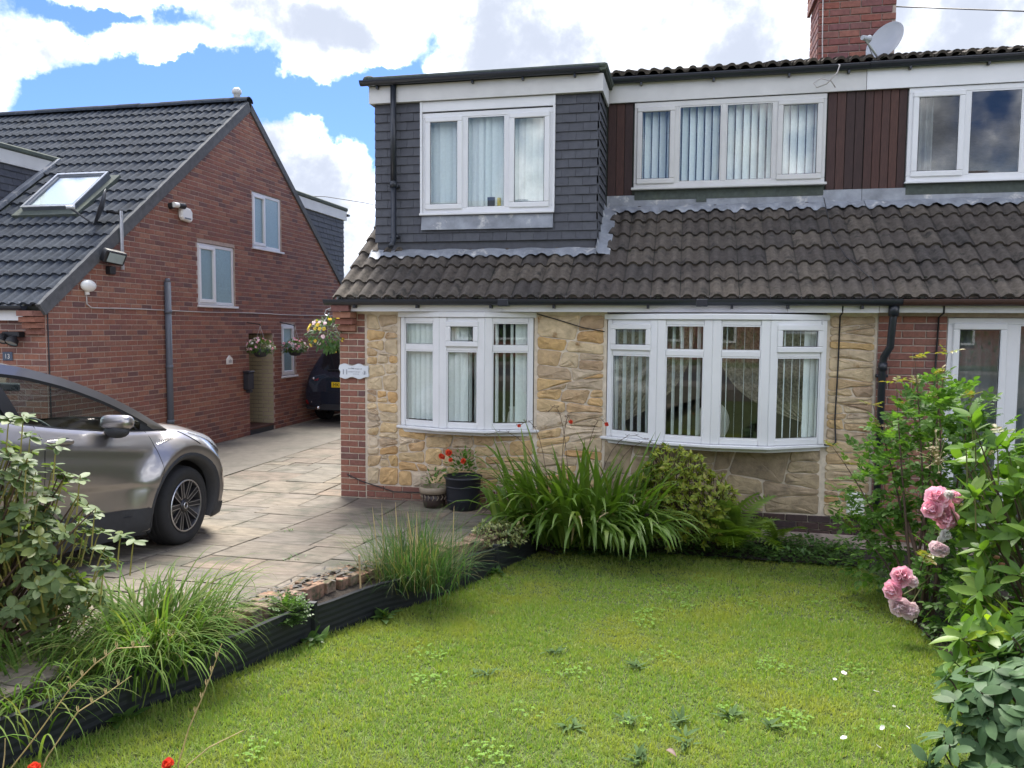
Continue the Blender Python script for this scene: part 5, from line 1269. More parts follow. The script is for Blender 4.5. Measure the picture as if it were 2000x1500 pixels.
# ================================================================== plants
def leaf_me(name, L, W, m, fold=.12, droop=.15, n=4, k=.8, tip=1.0, curl=0., pw=.8):
    """leaf along +x, face up +z"""
    V = []; F = []
    for i in range(n+1):
        t = i/n; w = W/2*max(.04, math.sin(math.pi*min(1, t**k))**pw) if 0 < t < 1 else W*.03
        z = -droop*L*t*t
        V += [(L*t, -w, z+fold*w*2-curl*w), (L*t, 0, z), (L*t, w, z+fold*w*2-curl*w)]
    for i in range(n):
        a = 3*i; F += [(a, a+3, a+4, a+1), (a+1, a+4, a+5, a+2)]
    return fast(name, np.array(V), F, m, True)
def lm(pos, d, roll=0., up=(0, 0, 1), s=1.):
    d = Vector(d).normalized(); u = Vector(up); y = u.cross(d)
    if y.length < 1e-3: y = Vector((0, 1, 0))
    y.normalize(); z = d.cross(y)
    c, sn = math.cos(roll), math.sin(roll)
    y2 = y*c+z*sn; z2 = z*c-y*sn
    return basis(pos, d*s, y2*s, z2*s)
def sph(rg, zlo=-1.):
    while True:
        v = Vector((rg.gauss(0, 1), rg.gauss(0, 1), rg.gauss(0, 1))).normalized()
        if v.z >= zlo: return v
def stems_mesh(parent, base, tips, m, r0=.02, rg=random, name='stem', n=5, split=None):
    b = MB()
    for tp in tips:
        tp = Vector(tp); bs = Vector(base)+Vector((rg.uniform(-.06, .06), rg.uniform(-.06, .06), 0))
        mid = bs.lerp(tp, .5)+Vector((rg.uniform(-.08, .08), rg.uniform(-.08, .08), .10*(tp-bs).length))
        pts = [bs.lerp(mid, t).lerp(mid.lerp(tp, t), t) for t in np.linspace(0, 1, 7)]
        b.tube(pts, [r0*(1-.8*i/6) for i in range(7)], n, False)
    return b.obj(name, m, parent, True)
def shell_tips(rg, ells, n, zlo=-.4, inner=.25, zmin=None):
    """points on (and some in) a set of ellipsoids, with outward directions"""
    out = []; tot = sum(e[3]*e[5] for e in ells)
    while len(out) < n:
        e = rg.choices(ells, [q[3]*q[5]+q[4]*q[5] for q in ells])[0]
        v = sph(rg, zlo); f = 1-inner*rg.random()**2 + .06*rg.gauss(0, 1)
        p = Vector((e[0]+v.x*e[3]*f, e[1]+v.y*e[4]*f, e[2]+v.z*e[5]*f))
        if zmin is not None and p.z < zmin: continue
        if any(q is not e and ((p.x-q[0])/q[3])**2+((p.y-q[1])/q[4])**2+((p.z-q[2])/q[5])**2 < .45 for q in ells): continue
        out.append((p, Vector((v.x, v.y, v.z))))
    return out
def whorl_bush(th, rg, tips, mes, stem_m, nl=(6, 10), tilt=(-10, 35), maxn=300, up=.5, size=(.75, 1.15), stemlen=.12, rest='foliage', extra=None):
    L = []; b = MB()
    for (p, v) in tips:
        d = (v+Vector((0, 0, up))).normalized()
        b.tube([p-d*stemlen-Vector((0, 0, stemlen*.3)), p-d*stemlen*.4, p], [.005, .004, .003], 4, False)
        a0 = rg.uniform(0, 6.28); k = rg.randint(*nl)
        e1 = d.orthogonal().normalized(); e2 = d.cross(e1)
        for i in range(k):
            a = a0+i*2*math.pi/k+rg.uniform(-.3, .3); el = rad(rg.uniform(*tilt)); s = rg.uniform(*size)
            dd = (e1*math.cos(a)+e2*math.sin(a))*math.cos(el)+d*math.sin(el)
            L.append(lm(p-d*rg.uniform(0, .03), dd, rg.uniform(-.3, .3), d, s))
    b.obj('twig', stem_m, th)['kind'] = 'stuff'
    inst('leaf', mes, th, L, maxn, rest)
    return L

# ---- the shrub at the left edge
rg = random.Random(31)
th = thing('rhododendron_bush', 'tall open shrub with oval blue-green leaves at the left edge, before the silver car', 'shrub', (-3.55, 3.3, zl(3.3)+.2))
mesR = [leaf_me('leaf', .072, .037, M_rhodo, .08, d_, 5, .95, pw=.5) for d_ in (.05, .15, .25)] + [leaf_me('leaf', .072, .036, M_rhodoy, .1, .1, 5, .95, pw=.5)]
mesR = [mesR[0], mesR[1], mesR[2], mesR[0], mesR[1], mesR[2], mesR[0], mesR[1], mesR[3]]
ells = [(-3.45, 3.42, .92, .42, .36, .52), (-3.22, 3.42, .75, .36, .32, .30), (-3.62, 3.30, 1.25, .34, .3, .34), (-3.7, 3.2, .55, .4, .4, .4)]
tips = shell_tips(rg, ells, 430, -.9, .8, .26) + [(Vector(q), Vector((.4, -.1, .5))) for q in ((-3.27, 3.36, 1.57), (-3.36, 3.36, 1.55), (-3.45, 3.3, 1.60), (-3.10, 3.38, 1.42), (-3.0, 3.42, 1.26), (-2.82, 3.48, .96), (-2.90, 3.4, 1.10), (-2.76, 3.5, .93), (-2.86, 3.4, .80), (-2.92, 3.35, .70), (-3.2, 3.3, 1.36), (-3.5, 3.3, 1.62))]
whorl_bush(th, rg, tips, mesR, M_ystem, (6, 9), (-20, 22), 300, 1.1, (.7, 1.1), .16)
stems_mesh(th, (-3.6, 3.25, zl(3.3)+.1), [t[0] for t in tips[::4]], M_stem, .014, rg, 'branch')
# ---- lower right shrub with grey-green leaves
th = thing('rhododendron_bush', 'low shrub with dull blue-green leaves in the lower right corner by the fallen petals', 'shrub', (1.55, 3.75, .06))
mes2 = [leaf_me('leaf', .105, .046, M_rhodo2, .06, d_, 5, 1.0, curl=.15, pw=.6) for d_ in (.1, .25, .4)]
ells = [(1.52, 3.72, .30, .34, .38, .40), (1.30, 3.62, .14, .22, .25, .20), (1.75, 3.8, .42, .34, .4, .42), (1.45, 3.35, .12, .3, .3, .22)]
tips = shell_tips(rg, ells, 150, -.4, .4, .03) + [(Vector((1.10, 3.74, .10)), Vector((-.8, 0, .2))), (Vector((1.18, 3.8, .22)), Vector((-.7, 0, .4))), (Vector((1.12, 3.6, .04)), Vector((-.8, -.3, .2)))]
whorl_bush(th, rg, tips, mes2, M_stem, (7, 10), (-15, 35), 300, .6, (.75, 1.15), .12)
stems_mesh(th, (1.6, 3.75, .02), [t[0] for t in tips[::4]], M_stem, .012, rg, 'branch')
# ---- laurel
th = thing('laurel_hedge', 'big glossy bright green laurel with long leaves at the right edge', 'shrub', (2.4, 5.4, -.1))
mesL = [leaf_me('leaf', .15, .058, M_laurel, .10, d_, 5, .9) for d_ in (.05, .15, .3)] + [leaf_me('leaf', .15, .056, M_laurely, .12, .1, 5, .9)]
mesL = [mesL[0], mesL[1], mesL[2]]*4 + [mesL[3]]
ells = [(2.25, 5.55, .80, .50, .55, .62), (2.05, 5.15, .45, .42, .45, .45), (2.65, 5.6, 1.0, .5, .6, .55), (1.80, 4.75, .15, .30, .35, .33), (2.55, 5.0, .6, .5, .5, .6)]
tips = shell_tips(rg, ells, 300, -.6, .45, -.1) + [(Vector(q), Vector((-.2, -.1, 1))) for q in ((1.80, 5.5, 1.42), (1.74, 5.45, 1.30), (1.90, 5.4, 1.32), (1.78, 5.5, 1.50), (1.72, 5.2, 1.05))] + [(Vector(q), Vector((-1, -.2, .3))) for q in ((1.50, 4.62, .36), (1.44, 4.55, .26), (1.46, 4.5, .14), (1.62, 4.7, .45), (1.55, 4.66, .05))]
whorl_bush(th, rg, tips, mesL, M_gstem, (4, 7), (5, 60), 300, .6, (.7, 1.15), .18)
stems_mesh(th, (2.3, 5.4, -.1), [t[0] for t in tips[::5]], M_stem, .016, rg, 'branch')
# ---- climbing / shrub rose
def compound(name, m, nl=5, ll=.040, lw=.026):
    V = []; F = []; st = .022
    for i in range(nl):
        if i == nl-1: p, a = st*(nl//2+.6), 0
        else: p, a = st*(i//2+.7), (1.05 if i % 2 else -1.05)
        c, s_ = math.cos(a), math.sin(a); k = len(V); sc = 1.15 if i == nl-1 else 1
        for (x, y, z) in ((0, 0, 0), (.3, -.5, .10), (.3, 0, 0), (.3, .5, .10), (.72, -.38, .05), (.72, 0, -.03), (.72, .38, .05), (1, 0, -.12)):
            X, Y = x*ll*sc, y*lw*sc; V.append((p+c*X-s_*Y, s_*X+c*Y, z*ll))
        F += [tuple(k+j for j in f) for f in ((0, 1, 2), (0, 2, 3), (1, 4, 5, 2), (2, 5, 6, 3), (4, 7, 5), (5, 7, 6))]
    k = len(V); V += [(-.02, -.0012, 0), (-.02, .0012, 0), (st*3, .0012, 0), (st*3, -.0012, 0)]; F.append((k, k+1, k+2, k+3))
    return fast(name, np.array(V), F, m, True)
mesRo = [compound('leaf', M_rosel), compound('leaf', M_rosel, 7, .034, .022), compound('leaf', M_rosel, 5, .045, .03)]
mesRoY = compound('leaf', M_rosey, 5, .036, .022)
th = rose = thing('rose_bush', 'leggy rose bush with clusters of pink blooms at the right of the lawn', 'rose bush', (1.72, 6.25, zl(6.25)))
ells = [(1.85, 6.7, 1.0, .38, .40, .50), (1.62, 6.9, .72, .36, .40, .50), (1.70, 6.8, .32, .42, .4, .42), (2.15, 6.5, .75, .40, .5, .6), (1.85, 6.5, 1.40, .26, .25, .28), (2.0, 5.9, .30, .38, .45, .42), (2.15, 6.9, 1.30, .3, .3, .3)]
tips = shell_tips(rg, ells, 1500, -.9, .8, -.12)
L = []
for (p, v) in tips:
    d = (v*.7+Vector((rg.uniform(-.6, .6), rg.uniform(-.6, .6), rg.uniform(-.25, .35)))); L.append(lm(p, d, rg.uniform(-.5, .5), (rg.uniform(-.3, .3), rg.uniform(-.3, .3), 1), rg.uniform(.9, 1.5)))
canes = [(1.72, 6.6, 1.82), (1.95, 6.6, 1.86), (1.50, 6.9, 1.42), (2.1, 6.5, 1.55), (1.22, 7.0, 1.05), (1.30, 6.9, .45), (1.62, 6.7, 1.62), (1.85, 6.5, 1.70), (1.58, 5.6, .55), (1.80, 5.55, .98), (2.2, 6.2, 1.3)]
b = MB(); LY = []
for c in canes:
    c = Vector(c); bs = Vector((1.74+rg.uniform(-.08, .08), 6.25+rg.uniform(-.08, .08), zl(6.25))); mid = Vector((bs.x*.7+c.x*.3+rg.uniform(-.1, .1), bs.y*.6+c.y*.4, c.z*.55+.05))
    pts = [bs.lerp(mid, t).lerp(mid.lerp(c, t), t) for t in np.linspace(0, 1, 9)]; b.tube(pts, [.014*(1-.85*i/8) for i in range(9)], 5, False)
    for i in range(3, 9):
        for q in range(3):
            dd = Vector((rg.uniform(-1, 1), rg.uniform(-1, 1), rg.uniform(-.1, .7))); (LY if i > 6 else L).append(lm(pts[i], dd, rg.uniform(-.4, .4), (0, 0, 1), rg.uniform(.9, 1.35)))
b.tube([(1.70, 6.15, zl(6.2)-.05), (1.66, 6.2, .12), (1.72, 6.3, .35), (1.66, 6.4, .6)], [.028, .022, .018, .012], 7); b.tube([(1.80, 6.2, zl(6.2)-.05), (1.84, 6.2, .3), (1.80, 6.25, .75)], [.018, .014, .01], 6)
b.obj('cane', M_stem, rose, True)
inst('leaf', mesRo, rose, L, 290, 'foliage')
inst('young_leaf', mesRoY, rose, LY, 120, 'young_foliage')
def petal_me(name, m, s=.022):
    V = []; F = []
    for i in range(4):
        for j in range(5):
            u, v = i/3, j/4-.5; w = (.35+.65*math.sin(math.pi*min(1, .12+u*.75)))*s; V.append((u*s*1.1, v*2*w, (.55*u*u - .15*u + .5*v*v*(1-u*.3))*s))
    for i in range(3):
        for j in range(4): F.append((i*5+j, (i+1)*5+j, (i+1)*5+j+1, i*5+j+1))
    return fast(name, np.array(V), F, m, True)
PET = {m.name: petal_me('petal', m) for m in (M_pink, M_pale, M_white, M_orange)}
def bloom(parent, p, facing, r, m, rings=((5, .05, 80), (7, .25, 60), (8, .5, 38), (9, .75, 15), (9, .9, -8)), rgx=rg):
    f = Vector(facing).normalized(); e1 = f.orthogonal().normalized(); e2 = f.cross(e1); L = []
    for (n, rr, el) in rings:
        for i in range(n):
            a = 6.283*i/n+rgx.uniform(-.3, .3)+rr*3; e = rad(el+rgx.uniform(-12, 12)); d = (e1*math.cos(a)+e2*math.sin(a))
            dd = d*math.cos(e)+f*math.sin(e); s = r/.024*rgx.uniform(.55, .8)
            L.append(lm(Vector(p)+d*r*rr*.45+f*r*(.35-rr*.35), dd, rgx.uniform(-.2, .2), f, s))
    o = join_rest('bloom', PET[m.name], parent, L); del o['kind']; return o
for (p, f, r, m) in (((1.655, 5.60, .850), (-.3, -1, .25), .074, M_pink), ((1.625, 5.58, .935), (-.3, -.9, .6), .066, M_pink), ((1.595, 5.55, .870), (-.7, -.8, .1), .06, M_pink), ((1.69, 5.58, .805), (0, -1, -.2), .062, M_pink),
                     ((1.725, 5.55, .955), (.4, -.9, .4), .038, M_pink), ((1.69, 5.55, .965), (-.1, -1, .5), .030, M_white),
                     ((1.63, 5.55, .61), (-.2, -1, .3), .042, M_pale), ((1.665, 5.55, .60), (.3, -1, .0), .036, M_pale), ((1.66, 5.5, .715), (.1, -1, .4), .030, M_white), ((1.64, 5.5, .69), (.1, -1, -.4), .024, M_white),
                     ((1.465, 5.70, .36), (-.4, -1, .5), .062, M_pink), ((1.42, 5.70, .265), (-.8, -.8, .1), .062, M_pink), ((1.455, 5.68, .165), (-.3, -1, -.2), .060, M_pale), ((1.51, 5.66, .145), (.4, -1, .1), .052, M_pale), ((1.52, 5.68, .34), (.5, -.9, .6), .038, M_pale)):
    bloom(rose, p, f, r, m)
b = MB(); b.tube([(1.74, 6.0, .6), (1.72, 5.8, .76), (1.65, 5.62, .80)], .004, 5); b.tube([(1.74, 6.0, .6), (1.70, 5.75, .68), (1.65, 5.56, .60)], .004, 5); b.tube([(1.78, 6.1, .3), (1.65, 5.85, .29), (1.48, 5.7, .24)], .005, 5); b.tube([(1.65, 5.85, .29), (1.52, 5.72, .14)], .004, 5); b.obj('flower_stalk', M_gstem, rose)
for p in ((1.93, 5.4, .615), (1.96, 5.4, .54), (1.98, 5.45, .56)): MB().ball(p, .013, (1.5, 1, .9), 8, 6).obj('bud', M_bud, rose, True)
# spent flower head over the laurel
b = MB()
for i in range(34):
    c = Vector((1.70, 5.95, 1.20)) + Vector((rg.gauss(0, .05), rg.gauss(0, .04), rg.gauss(0, .06)))
    for k in range(4):
        a = rg.uniform(0, 6.28); d = Vector((math.cos(a), rg.uniform(-1, .3), math.sin(a))).normalized()*.017; e = d.orthogonal().normalized()*.004; b.add([c-e, c+e, c+d], [(0, 1, 2)])
    b.tube([c, c.lerp(Vector((1.76, 6.05, 1.08)), .5)+Vector((0, 0, .02)), Vector((1.76, 6.05, 1.08))], .0015, 3, False)
b.obj('spent_flower_head', M_tan, rose)

# ---- sword-leaved clump (montbretia)
rg = random.Random(77)
def sword(name, m, L, W, th0, bend, n=8):
    V = []; F = []; r = z = 0; a = th0; ds = L/n
    for i in range(n+1):
        t = i/n; w = W/2*(min(1, .45+t*1.6) if t < .5 else max(.02, 1-((t-.5)/.5)**2.2)); f = .25*w
        nx, nz = -math.sin(a), math.cos(a)
        V += [(r, -w, z), (r+nx*f*-1, 0, z-nz*f), (r, w, z)]
        r += ds*math.cos(a); z += ds*math.sin(a); a -= bend*(t*1.6+.2)/n
    for i in range(n): k = 3*i; F += [(k, k+3, k+4, k+1), (k+1, k+4, k+5, k+2)]
    return fast(name, np.array(V), F, m, True)
SW = [sword('leaf', M_croc, R.uniform(.85, 1.05), R.uniform(.038, .054), rad(a), b_) for a, b_ in ((82, .9), (76, 1.3), (72, 1.7), (68, 2.1), (64, 2.5), (58, 2.9), (80, .6), (52, 3.0))]
th = thing('sword_leaf_clump', 'big clump of arching sword-shaped leaves between the two bow windows', 'plant', (-.95, 7.75, -.1))
L = []; fall = 0
SWM = []
for i in range(330):
    p = Vector((rg.gauss(-1.05, .32), rg.gauss(7.78, .17), -.10)); p.x = max(-1.65, min(-.35, p.x)); p.y = max(7.45, min(8.2, p.y))
    a = math.atan2((p.y-7.8)*2.2-.25, (p.x+1.0)*1.6+rg.gauss(0, .25)) + rg.gauss(0, .75)
    s = rg.uniform(.75, 1.22); L.append((Matrix.Translation(p) @ Matrix.Rotation(a, 4, 'Z') @ Matrix.Diagonal((s, 1, s, 1)), rg.choice(SW)))
for i in range(110):                                    # swept down over the lawn in front and to the right
    p = Vector((rg.uniform(-1.15, -.35), rg.uniform(7.45, 7.78), -.08)); a = rad(rg.uniform(-95, 5)); s = rg.uniform(.85, 1.2); L.append((Matrix.Translation(p) @ Matrix.Rotation(a, 4, 'Z') @ Matrix.Diagonal((s, 1, s*.8, 1)), rg.choice(SW[4:6]+SW[7:])))
for i in range(9):
    p = Vector((-1.72+rg.gauss(0, .03), 7.35+rg.gauss(0, .04), 0)); L.append((Matrix.Translation(p) @ Matrix.Rotation(rg.uniform(1.5, 4.5), 4, 'Z') @ Matrix.Diagonal((.55, 1, .62, 1)), rg.choice(SW[:3])))
SWD = sword('leaf', M_straw, .8, .028, rad(66), 2.6)
for i in range(9):
    p = Vector((rg.uniform(-1.5, -.4), rg.uniform(7.45, 7.8), -.06)); L.append((Matrix.Translation(p) @ Matrix.Rotation(rg.uniform(-2.8, .3), 4, 'Z') @ Matrix.Diagonal((rg.uniform(.6, 1.05), 1, rg.uniform(.5, .95), 1)), SWD))
SW.append(SWD); rg.shuffle(L); LL = sorted(L, key=lambda q: q[0].translation.y)
for M, me in LL[:300]: obj('leaf', me, th, M)
if LL[300:]:
    for me in SW:
        q = [M for M, m_ in LL[300:] if m_ is me]
        if q: join_rest('foliage', me, th, q)
b = MB(); fl = []
for (x0, y0, x1, y1, z1, bd) in ((-1.3, 7.8, -1.55, 7.4, 1.12, .2), (-1.0, 7.8, -.72, 7.5, 1.15, .25), (-.9, 7.8, -.35, 7.6, 1.0, .3), (-1.2, 7.7, -1.02, 7.2, 1.2, .2), (-.8, 7.8, -.2, 7.5, .95, .3), (-1.3, 7.8, -1.9, 7.5, 1.0, .25), (-1.1, 7.8, -1.25, 7.3, 1.28, .2)):
    pts = [Vector((x0+(x1-x0)*t**1.6, y0+(y1-y0)*t**1.6, (z1+.1)*math.sin(t*math.pi*.58)/math.sin(math.pi*.5)*(1)-.1)) for t in np.linspace(0, 1, 10)]; b.tube(pts, .0028, 4, False)
    for k in range(6, 10):
        for q in (-1, 1): b.tube([pts[k], pts[k]+Vector((rg.uniform(-.03, .03), -.01, .012)), pts[k]+Vector((q*.02, -.02, .02))], .002, 3, False)
    fl.append(pts[-1])
b.obj('flower_stalk', M_stem, th)
for k in (0, 1, 3): bloom(th, fl[k], (0, -1, .3), .026, M_orange, ((5, .2, 25), (3, .3, 55)), rg)
# ---- grassy clumps
def blades(base, az_, L, th0, bend, w, seg):
    n = len(L); P = np.zeros((n, seg+1, 2)); a = th0.copy(); r = np.zeros(n); z = np.zeros(n)
    W = np.zeros((n, seg+1))
    for i in range(seg+1):
        t = i/seg; P[:, i, 0] = r; P[:, i, 1] = z; W[:, i] = w*(1-.92*t**1.8)
        r = r+L/seg*np.cos(a); z = z+L/seg*np.sin(a); a = a-bend*(t*1.5+.25)/seg
    c, s = np.cos(az_)[:, None], np.sin(az_)[:, None]
    V = np.zeros((n, seg+1, 2, 3))
    for k, sg in ((0, -.5), (1, .5)):
        V[:, :, k, 0] = base[:, 0:1]+P[:, :, 0]*c-W*sg*s; V[:, :, k, 1] = base[:, 1:2]+P[:, :, 0]*s+W*sg*c; V[:, :, k, 2] = base[:, 2:3]+P[:, :, 1]
    i0 = np.arange(n)[:, None]*(seg+1)*2+np.arange(seg)[None]*2
    F = np.stack([i0, i0+1, i0+3, i0+2], -1).reshape(-1, 4).astype(np.int32)
    return V.reshape(-1, 3), F
def clump(name, label, n, c, rr, Lr, thr, br_, w, m, seg=8, azf=None, cat='ornamental grass', seedheads=0):
    base = np.stack([NR.normal(c[0], rr[0], n), NR.normal(c[1], rr[1], n), np.full(n, c[2])], 1)
    a = np.arctan2((base[:, 1]-c[1])/rr[1], (base[:, 0]-c[0])/rr[0])+NR.normal(0, .8, n)
    if azf: a = azf(a, n)
    V, F = blades(base, a, NR.uniform(*Lr, n), np.radians(NR.uniform(*thr, n)), NR.uniform(*br_, n), w*NR.uniform(.7, 1.2, n), seg)
    t = thing(name, label, cat, c); o = obj('foliage', fast('foliage', V, [F], m, True), t); o['kind'] = 'stuff'; return t
t1 = clump('sedge_clump', 'arching clump of long yellow-green sedge spilling over the near edging', 800, (-2.78, 3.66, .17), (.11, .16), (.40, .76), (50, 88), (1.7, 3.2), .0135, M_sedge, 10)
t1b = clump('sedge_clump', 'trailing clump of sedge under the oval-leaved shrub in the lower left corner', 560, (-3.04, 3.1, .17), (.13, .18), (.32, .62), (50, 85), (1.7, 3.2), .012, M_sedge, 9)
t2 = clump('grass_tuft', 'upright tuft of fine blue-green grass with pale seed spikes on the brick border', 1000, (-1.98, 5.62, .08), (.14, .13), (.32, .66), (35, 92), (.3, 2.4), .0065, M_tuft, 7)
b = MB()
for i in range(14):
    x, y = -1.98+rg.gauss(0, .14), 5.62+rg.gauss(0, .12); h = rg.uniform(.36, .62); lx, ly = rg.gauss(0, .07), rg.gauss(0, .05)
    pts = [Vector((x+lx*t, y+ly*t, .1+h*t)) for t in np.linspace(0, 1, 6)]; b.tube(pts, [.0016, .0016, .0016, .003, .0038, .001], 4, False)
b.obj('seed_spike', M_straw, t2)
# ---- variegated shrub
th = thing('variegated_shrub', 'small cream-and-green variegated shrub at the far end of the brick border', 'shrub', (-1.72, 7.0, .02))
mv = [leaf_me('leaf', .038, .017, M_vari, .12, .1, 3, .8)]
tips = shell_tips(rg, [(-1.70, 6.98, .07, .24, .22, .16), (-1.60, 7.1, .06, .2, .2, .15)], 170, -.1, .3, -.03)
whorl_bush(th, rg, tips, mv, M_stem, (5, 7), (10, 60), 300, .8, (.8, 1.3), .05)
# ---- yellow-green azalea under the big bow
th = thing('azalea_bush', 'yellow-green bushy shrub under the left end of the larger bow window', 'shrub', (.0, 8.15, -.2))
ma = [leaf_me('leaf', .055, .020, M_azal, .12, .1, 3, .8)]
tips = shell_tips(rg, [(-.12, 8.02, .66, .20, .2, .24), (.10, 7.95, .60, .17, .2, .20), (.24, 7.95, .36, .28, .24, .26), (-.06, 7.98, .36, .26, .26, .30), (.05, 8.0, .08, .42, .26, .30), (-.28, 8.05, .40, .2, .22, .28)], 520, -.6, .7, -.2)
whorl_bush(th, rg, tips, ma, M_stem, (5, 8), (15, 65), 300, .8, (.8, 1.4), .06)
stems_mesh(th, (.0, 8.15, -.25), [q[0] for q in tips[::14]], M_stem, .010, rg, 'branch')
# ---- ferns
def frond_me(m, L=.62, n=17, wide=.11):
    V = []; F = []; 
    def rp(t): return (L*t*(1-.12*t), 0, L*(.62*t-.78*t*t))
    for i in range(n):
        t = .12+.86*i/n; x, _, z = rp(t); pl = wide*math.sin(math.pi*(.12+.86*t))**.8+.01; w = .017*(1-.4*t)
        for sg in (-1, 1):
            k = len(V); V += [(x-w*.5, 0, z), (x+w*.5, 0, z), (x+w*.9+.02, sg*pl*.6, z-.010), (x+.035, sg*pl, z-.028), (x-w*.2+.01, sg*pl*.6, z-.010)]
            F += [(k, k+1, k+2, k+4), (k+4, k+2, k+3)]
    for i in range(10):
        t0, t1 = i/10, (i+1)/10; p, q = rp(t0), rp(t1); k = len(V); V += [(p[0], -.003, p[2]+.002), (p[0], .003, p[2]+.002), (q[0], .003, q[2]+.002), (q[0], -.003, q[2]+.002)]; F.append((k, k+1, k+2, k+3))
    return fast('frond', np.array(V), F, m, False)
FR = [frond_me(M_fern), frond_me(M_fern, .5, 15, .09)]
for (c, n, lab, s) in (((.46, 7.98, -.18), 30, 'leafy green fern below the middle of the larger bow window', 1.2), ((.92, 8.3, -.22), 7, 'smaller fern against the stone plinth near the rose bush', .75)):
    t = thing('fern', lab, 'fern', c)
    for i in range(n):
        a = rg.uniform(0, 6.28) if i > 5 else rg.uniform(-2.6, -.4); ss = s*rg.uniform(.8, 1.15)
        obj('frond', rg.choice(FR), t, Matrix.Translation(c) @ Matrix.Rotation(a, 4, 'Z') @ Matrix.Rotation(rad(rg.uniform(-80, -20)), 4, 'Y') @ Matrix.Diagonal((ss, ss, ss, 1)))
# ---- ground cover along the plinth and under the bushes
def cover(name, label, n, xr, yr, hz, m, sz=(.03, .06), zf=zl):
    me = leaf_me('leaf', .045, .026, m, .1, .1, 2, .8); L = []
    for i in range(n):
        x, y = rg.uniform(*xr), rg.uniform(*yr); z = max(zf(y), -.24)+rg.uniform(0, hz)*(.4+.6*noise.noise((x*3, y*3, 0))+.3); a = rg.uniform(0, 6.28)
        L.append(lm((x, y, z), (math.cos(a), math.sin(a), rg.uniform(-.1, .9)), rg.uniform(-.4, .4), (0, 0, 1), rg.uniform(.7, 1.5)))
    o = join_rest(name, me, None, L); return tag(o, label, 'ground cover', kind='stuff')
cover('ground_cover', 'dark leafy ground cover along the foot of the stone wall', 3000, (-.4, 1.7), (7.85, 8.6), .20, M_cover)
cover('ground_cover', 'dark weedy undergrowth beneath the rose and laurel', 2600, (1.6, 3.2), (4.6, 7.8), .18, M_cover)
cover('ground_cover', 'leafy weeds under the sword-leaved clump', 900, (-1.5, -.3), (7.55, 8.1), .12, M_cover)
# ---- weeds
def weed(name, label, c, n, L=.09, W=.045, spread=.05, el=(20, 75), m=None, group=None, cat='weed', sc=(.7, 1.2), droop=.25):
    t = thing(name, label, cat, c, group); me = leaf_me('leaf', L, W, m or M_weed, .12, droop, 4, .7)
    for i in range(n):
        a = rg.uniform(0, 6.28); e = rad(rg.uniform(*el)); p = Vector(c)+Vector((rg.gauss(0, spread), rg.gauss(0, spread), 0))
        obj('leaf', me, t, lm(p, (math.cos(a)*math.cos(e), math.sin(a)*math.cos(e), math.sin(e)), rg.uniform(-.3, .3), (0, 0, 1), rg.uniform(*sc)))
    return t
# parsley-like herb
t = thing('leafy_herb', 'bright green feathery herb growing between the bricks and the edging strip', 'herb', (-2.42, 4.46, .17))
mh = compound('leaf', M_weed, 7, .022, .02); L = []
for i in range(240):
    v = sph(rg, 0); f = rg.random()**.4; L.append(lm(Vector((-2.42, 4.46, .17))+Vector((v.x*.10*f, v.y*.10*f, v.z*.14*f)), (v.x+rg.uniform(-.5, .5), v.y+rg.uniform(-.5, .5), v.z*.5), rg.uniform(-.5, .5), (0, 0, 1), rg.uniform(.5, .9)))
inst('leaf', mh, t, L, 240)
for (c, lab) in (((-2.06, 5.15, zl(5.1)), 'broad-leaved dock weed at the foot of the edging strip, lawn side'), ((-1.60, 6.62, zl(6.6)), 'sappy weed climbing the edging strip below the variegated shrub'), ((-2.30, 4.55, zl(4.5)), 'low broad-leaved weed by the joint of the edging strips'), ((-2.65, 3.25, zl(3.2)), 'small weed at the foot of the near edging strip')):
    weed('broadleaf_weed', lab, c, 14, .11, .05, .03, (15, 65))
for (c, lab) in (((-3.62, 6.72, zd(6.7)), 'tiny weed in the paving joint in front of the car wheel'), ((-2.72, 6.45, zd(6.4)), 'tiny weed in the paving joint behind the grass tuft'), ((-3.05, 5.7, zd(5.7)), 'tiny weed in the paving joint beside the brick border')):
    weed('joint_weed', lab, c, 16, .05, .008, .04, (10, 60), M_weed)
# lawn rosettes
ORD = ['first', 'second', 'third', 'fourth', 'fifth', 'sixth', 'seventh', 'eighth', 'ninth', 'tenth']
RS = sorted([(-.25, 3.88), (.01, 3.95), (.05, 3.73), (.26, 4.08), (-.15, 3.49), (-.77, 4.77), (-.52, 3.74), (-.24, 4.65), (.46, 4.0), (-1.1, 4.3)], key=lambda q: proj((q[0], q[1], zl(q[1])))[0])
for k, (x, y) in enumerate(RS):
    weed('lawn_rosette', 'flat dark green dandelion-like rosette in the lawn, '+ORD[k]+' of ten from the left', (x, y, zl(y)+.004), 17, .09, .022, .02, (8, 55), M_rosette, 'dandelion-like rosettes in the lawn', 'lawn weed', (.35, 1.05), .25)
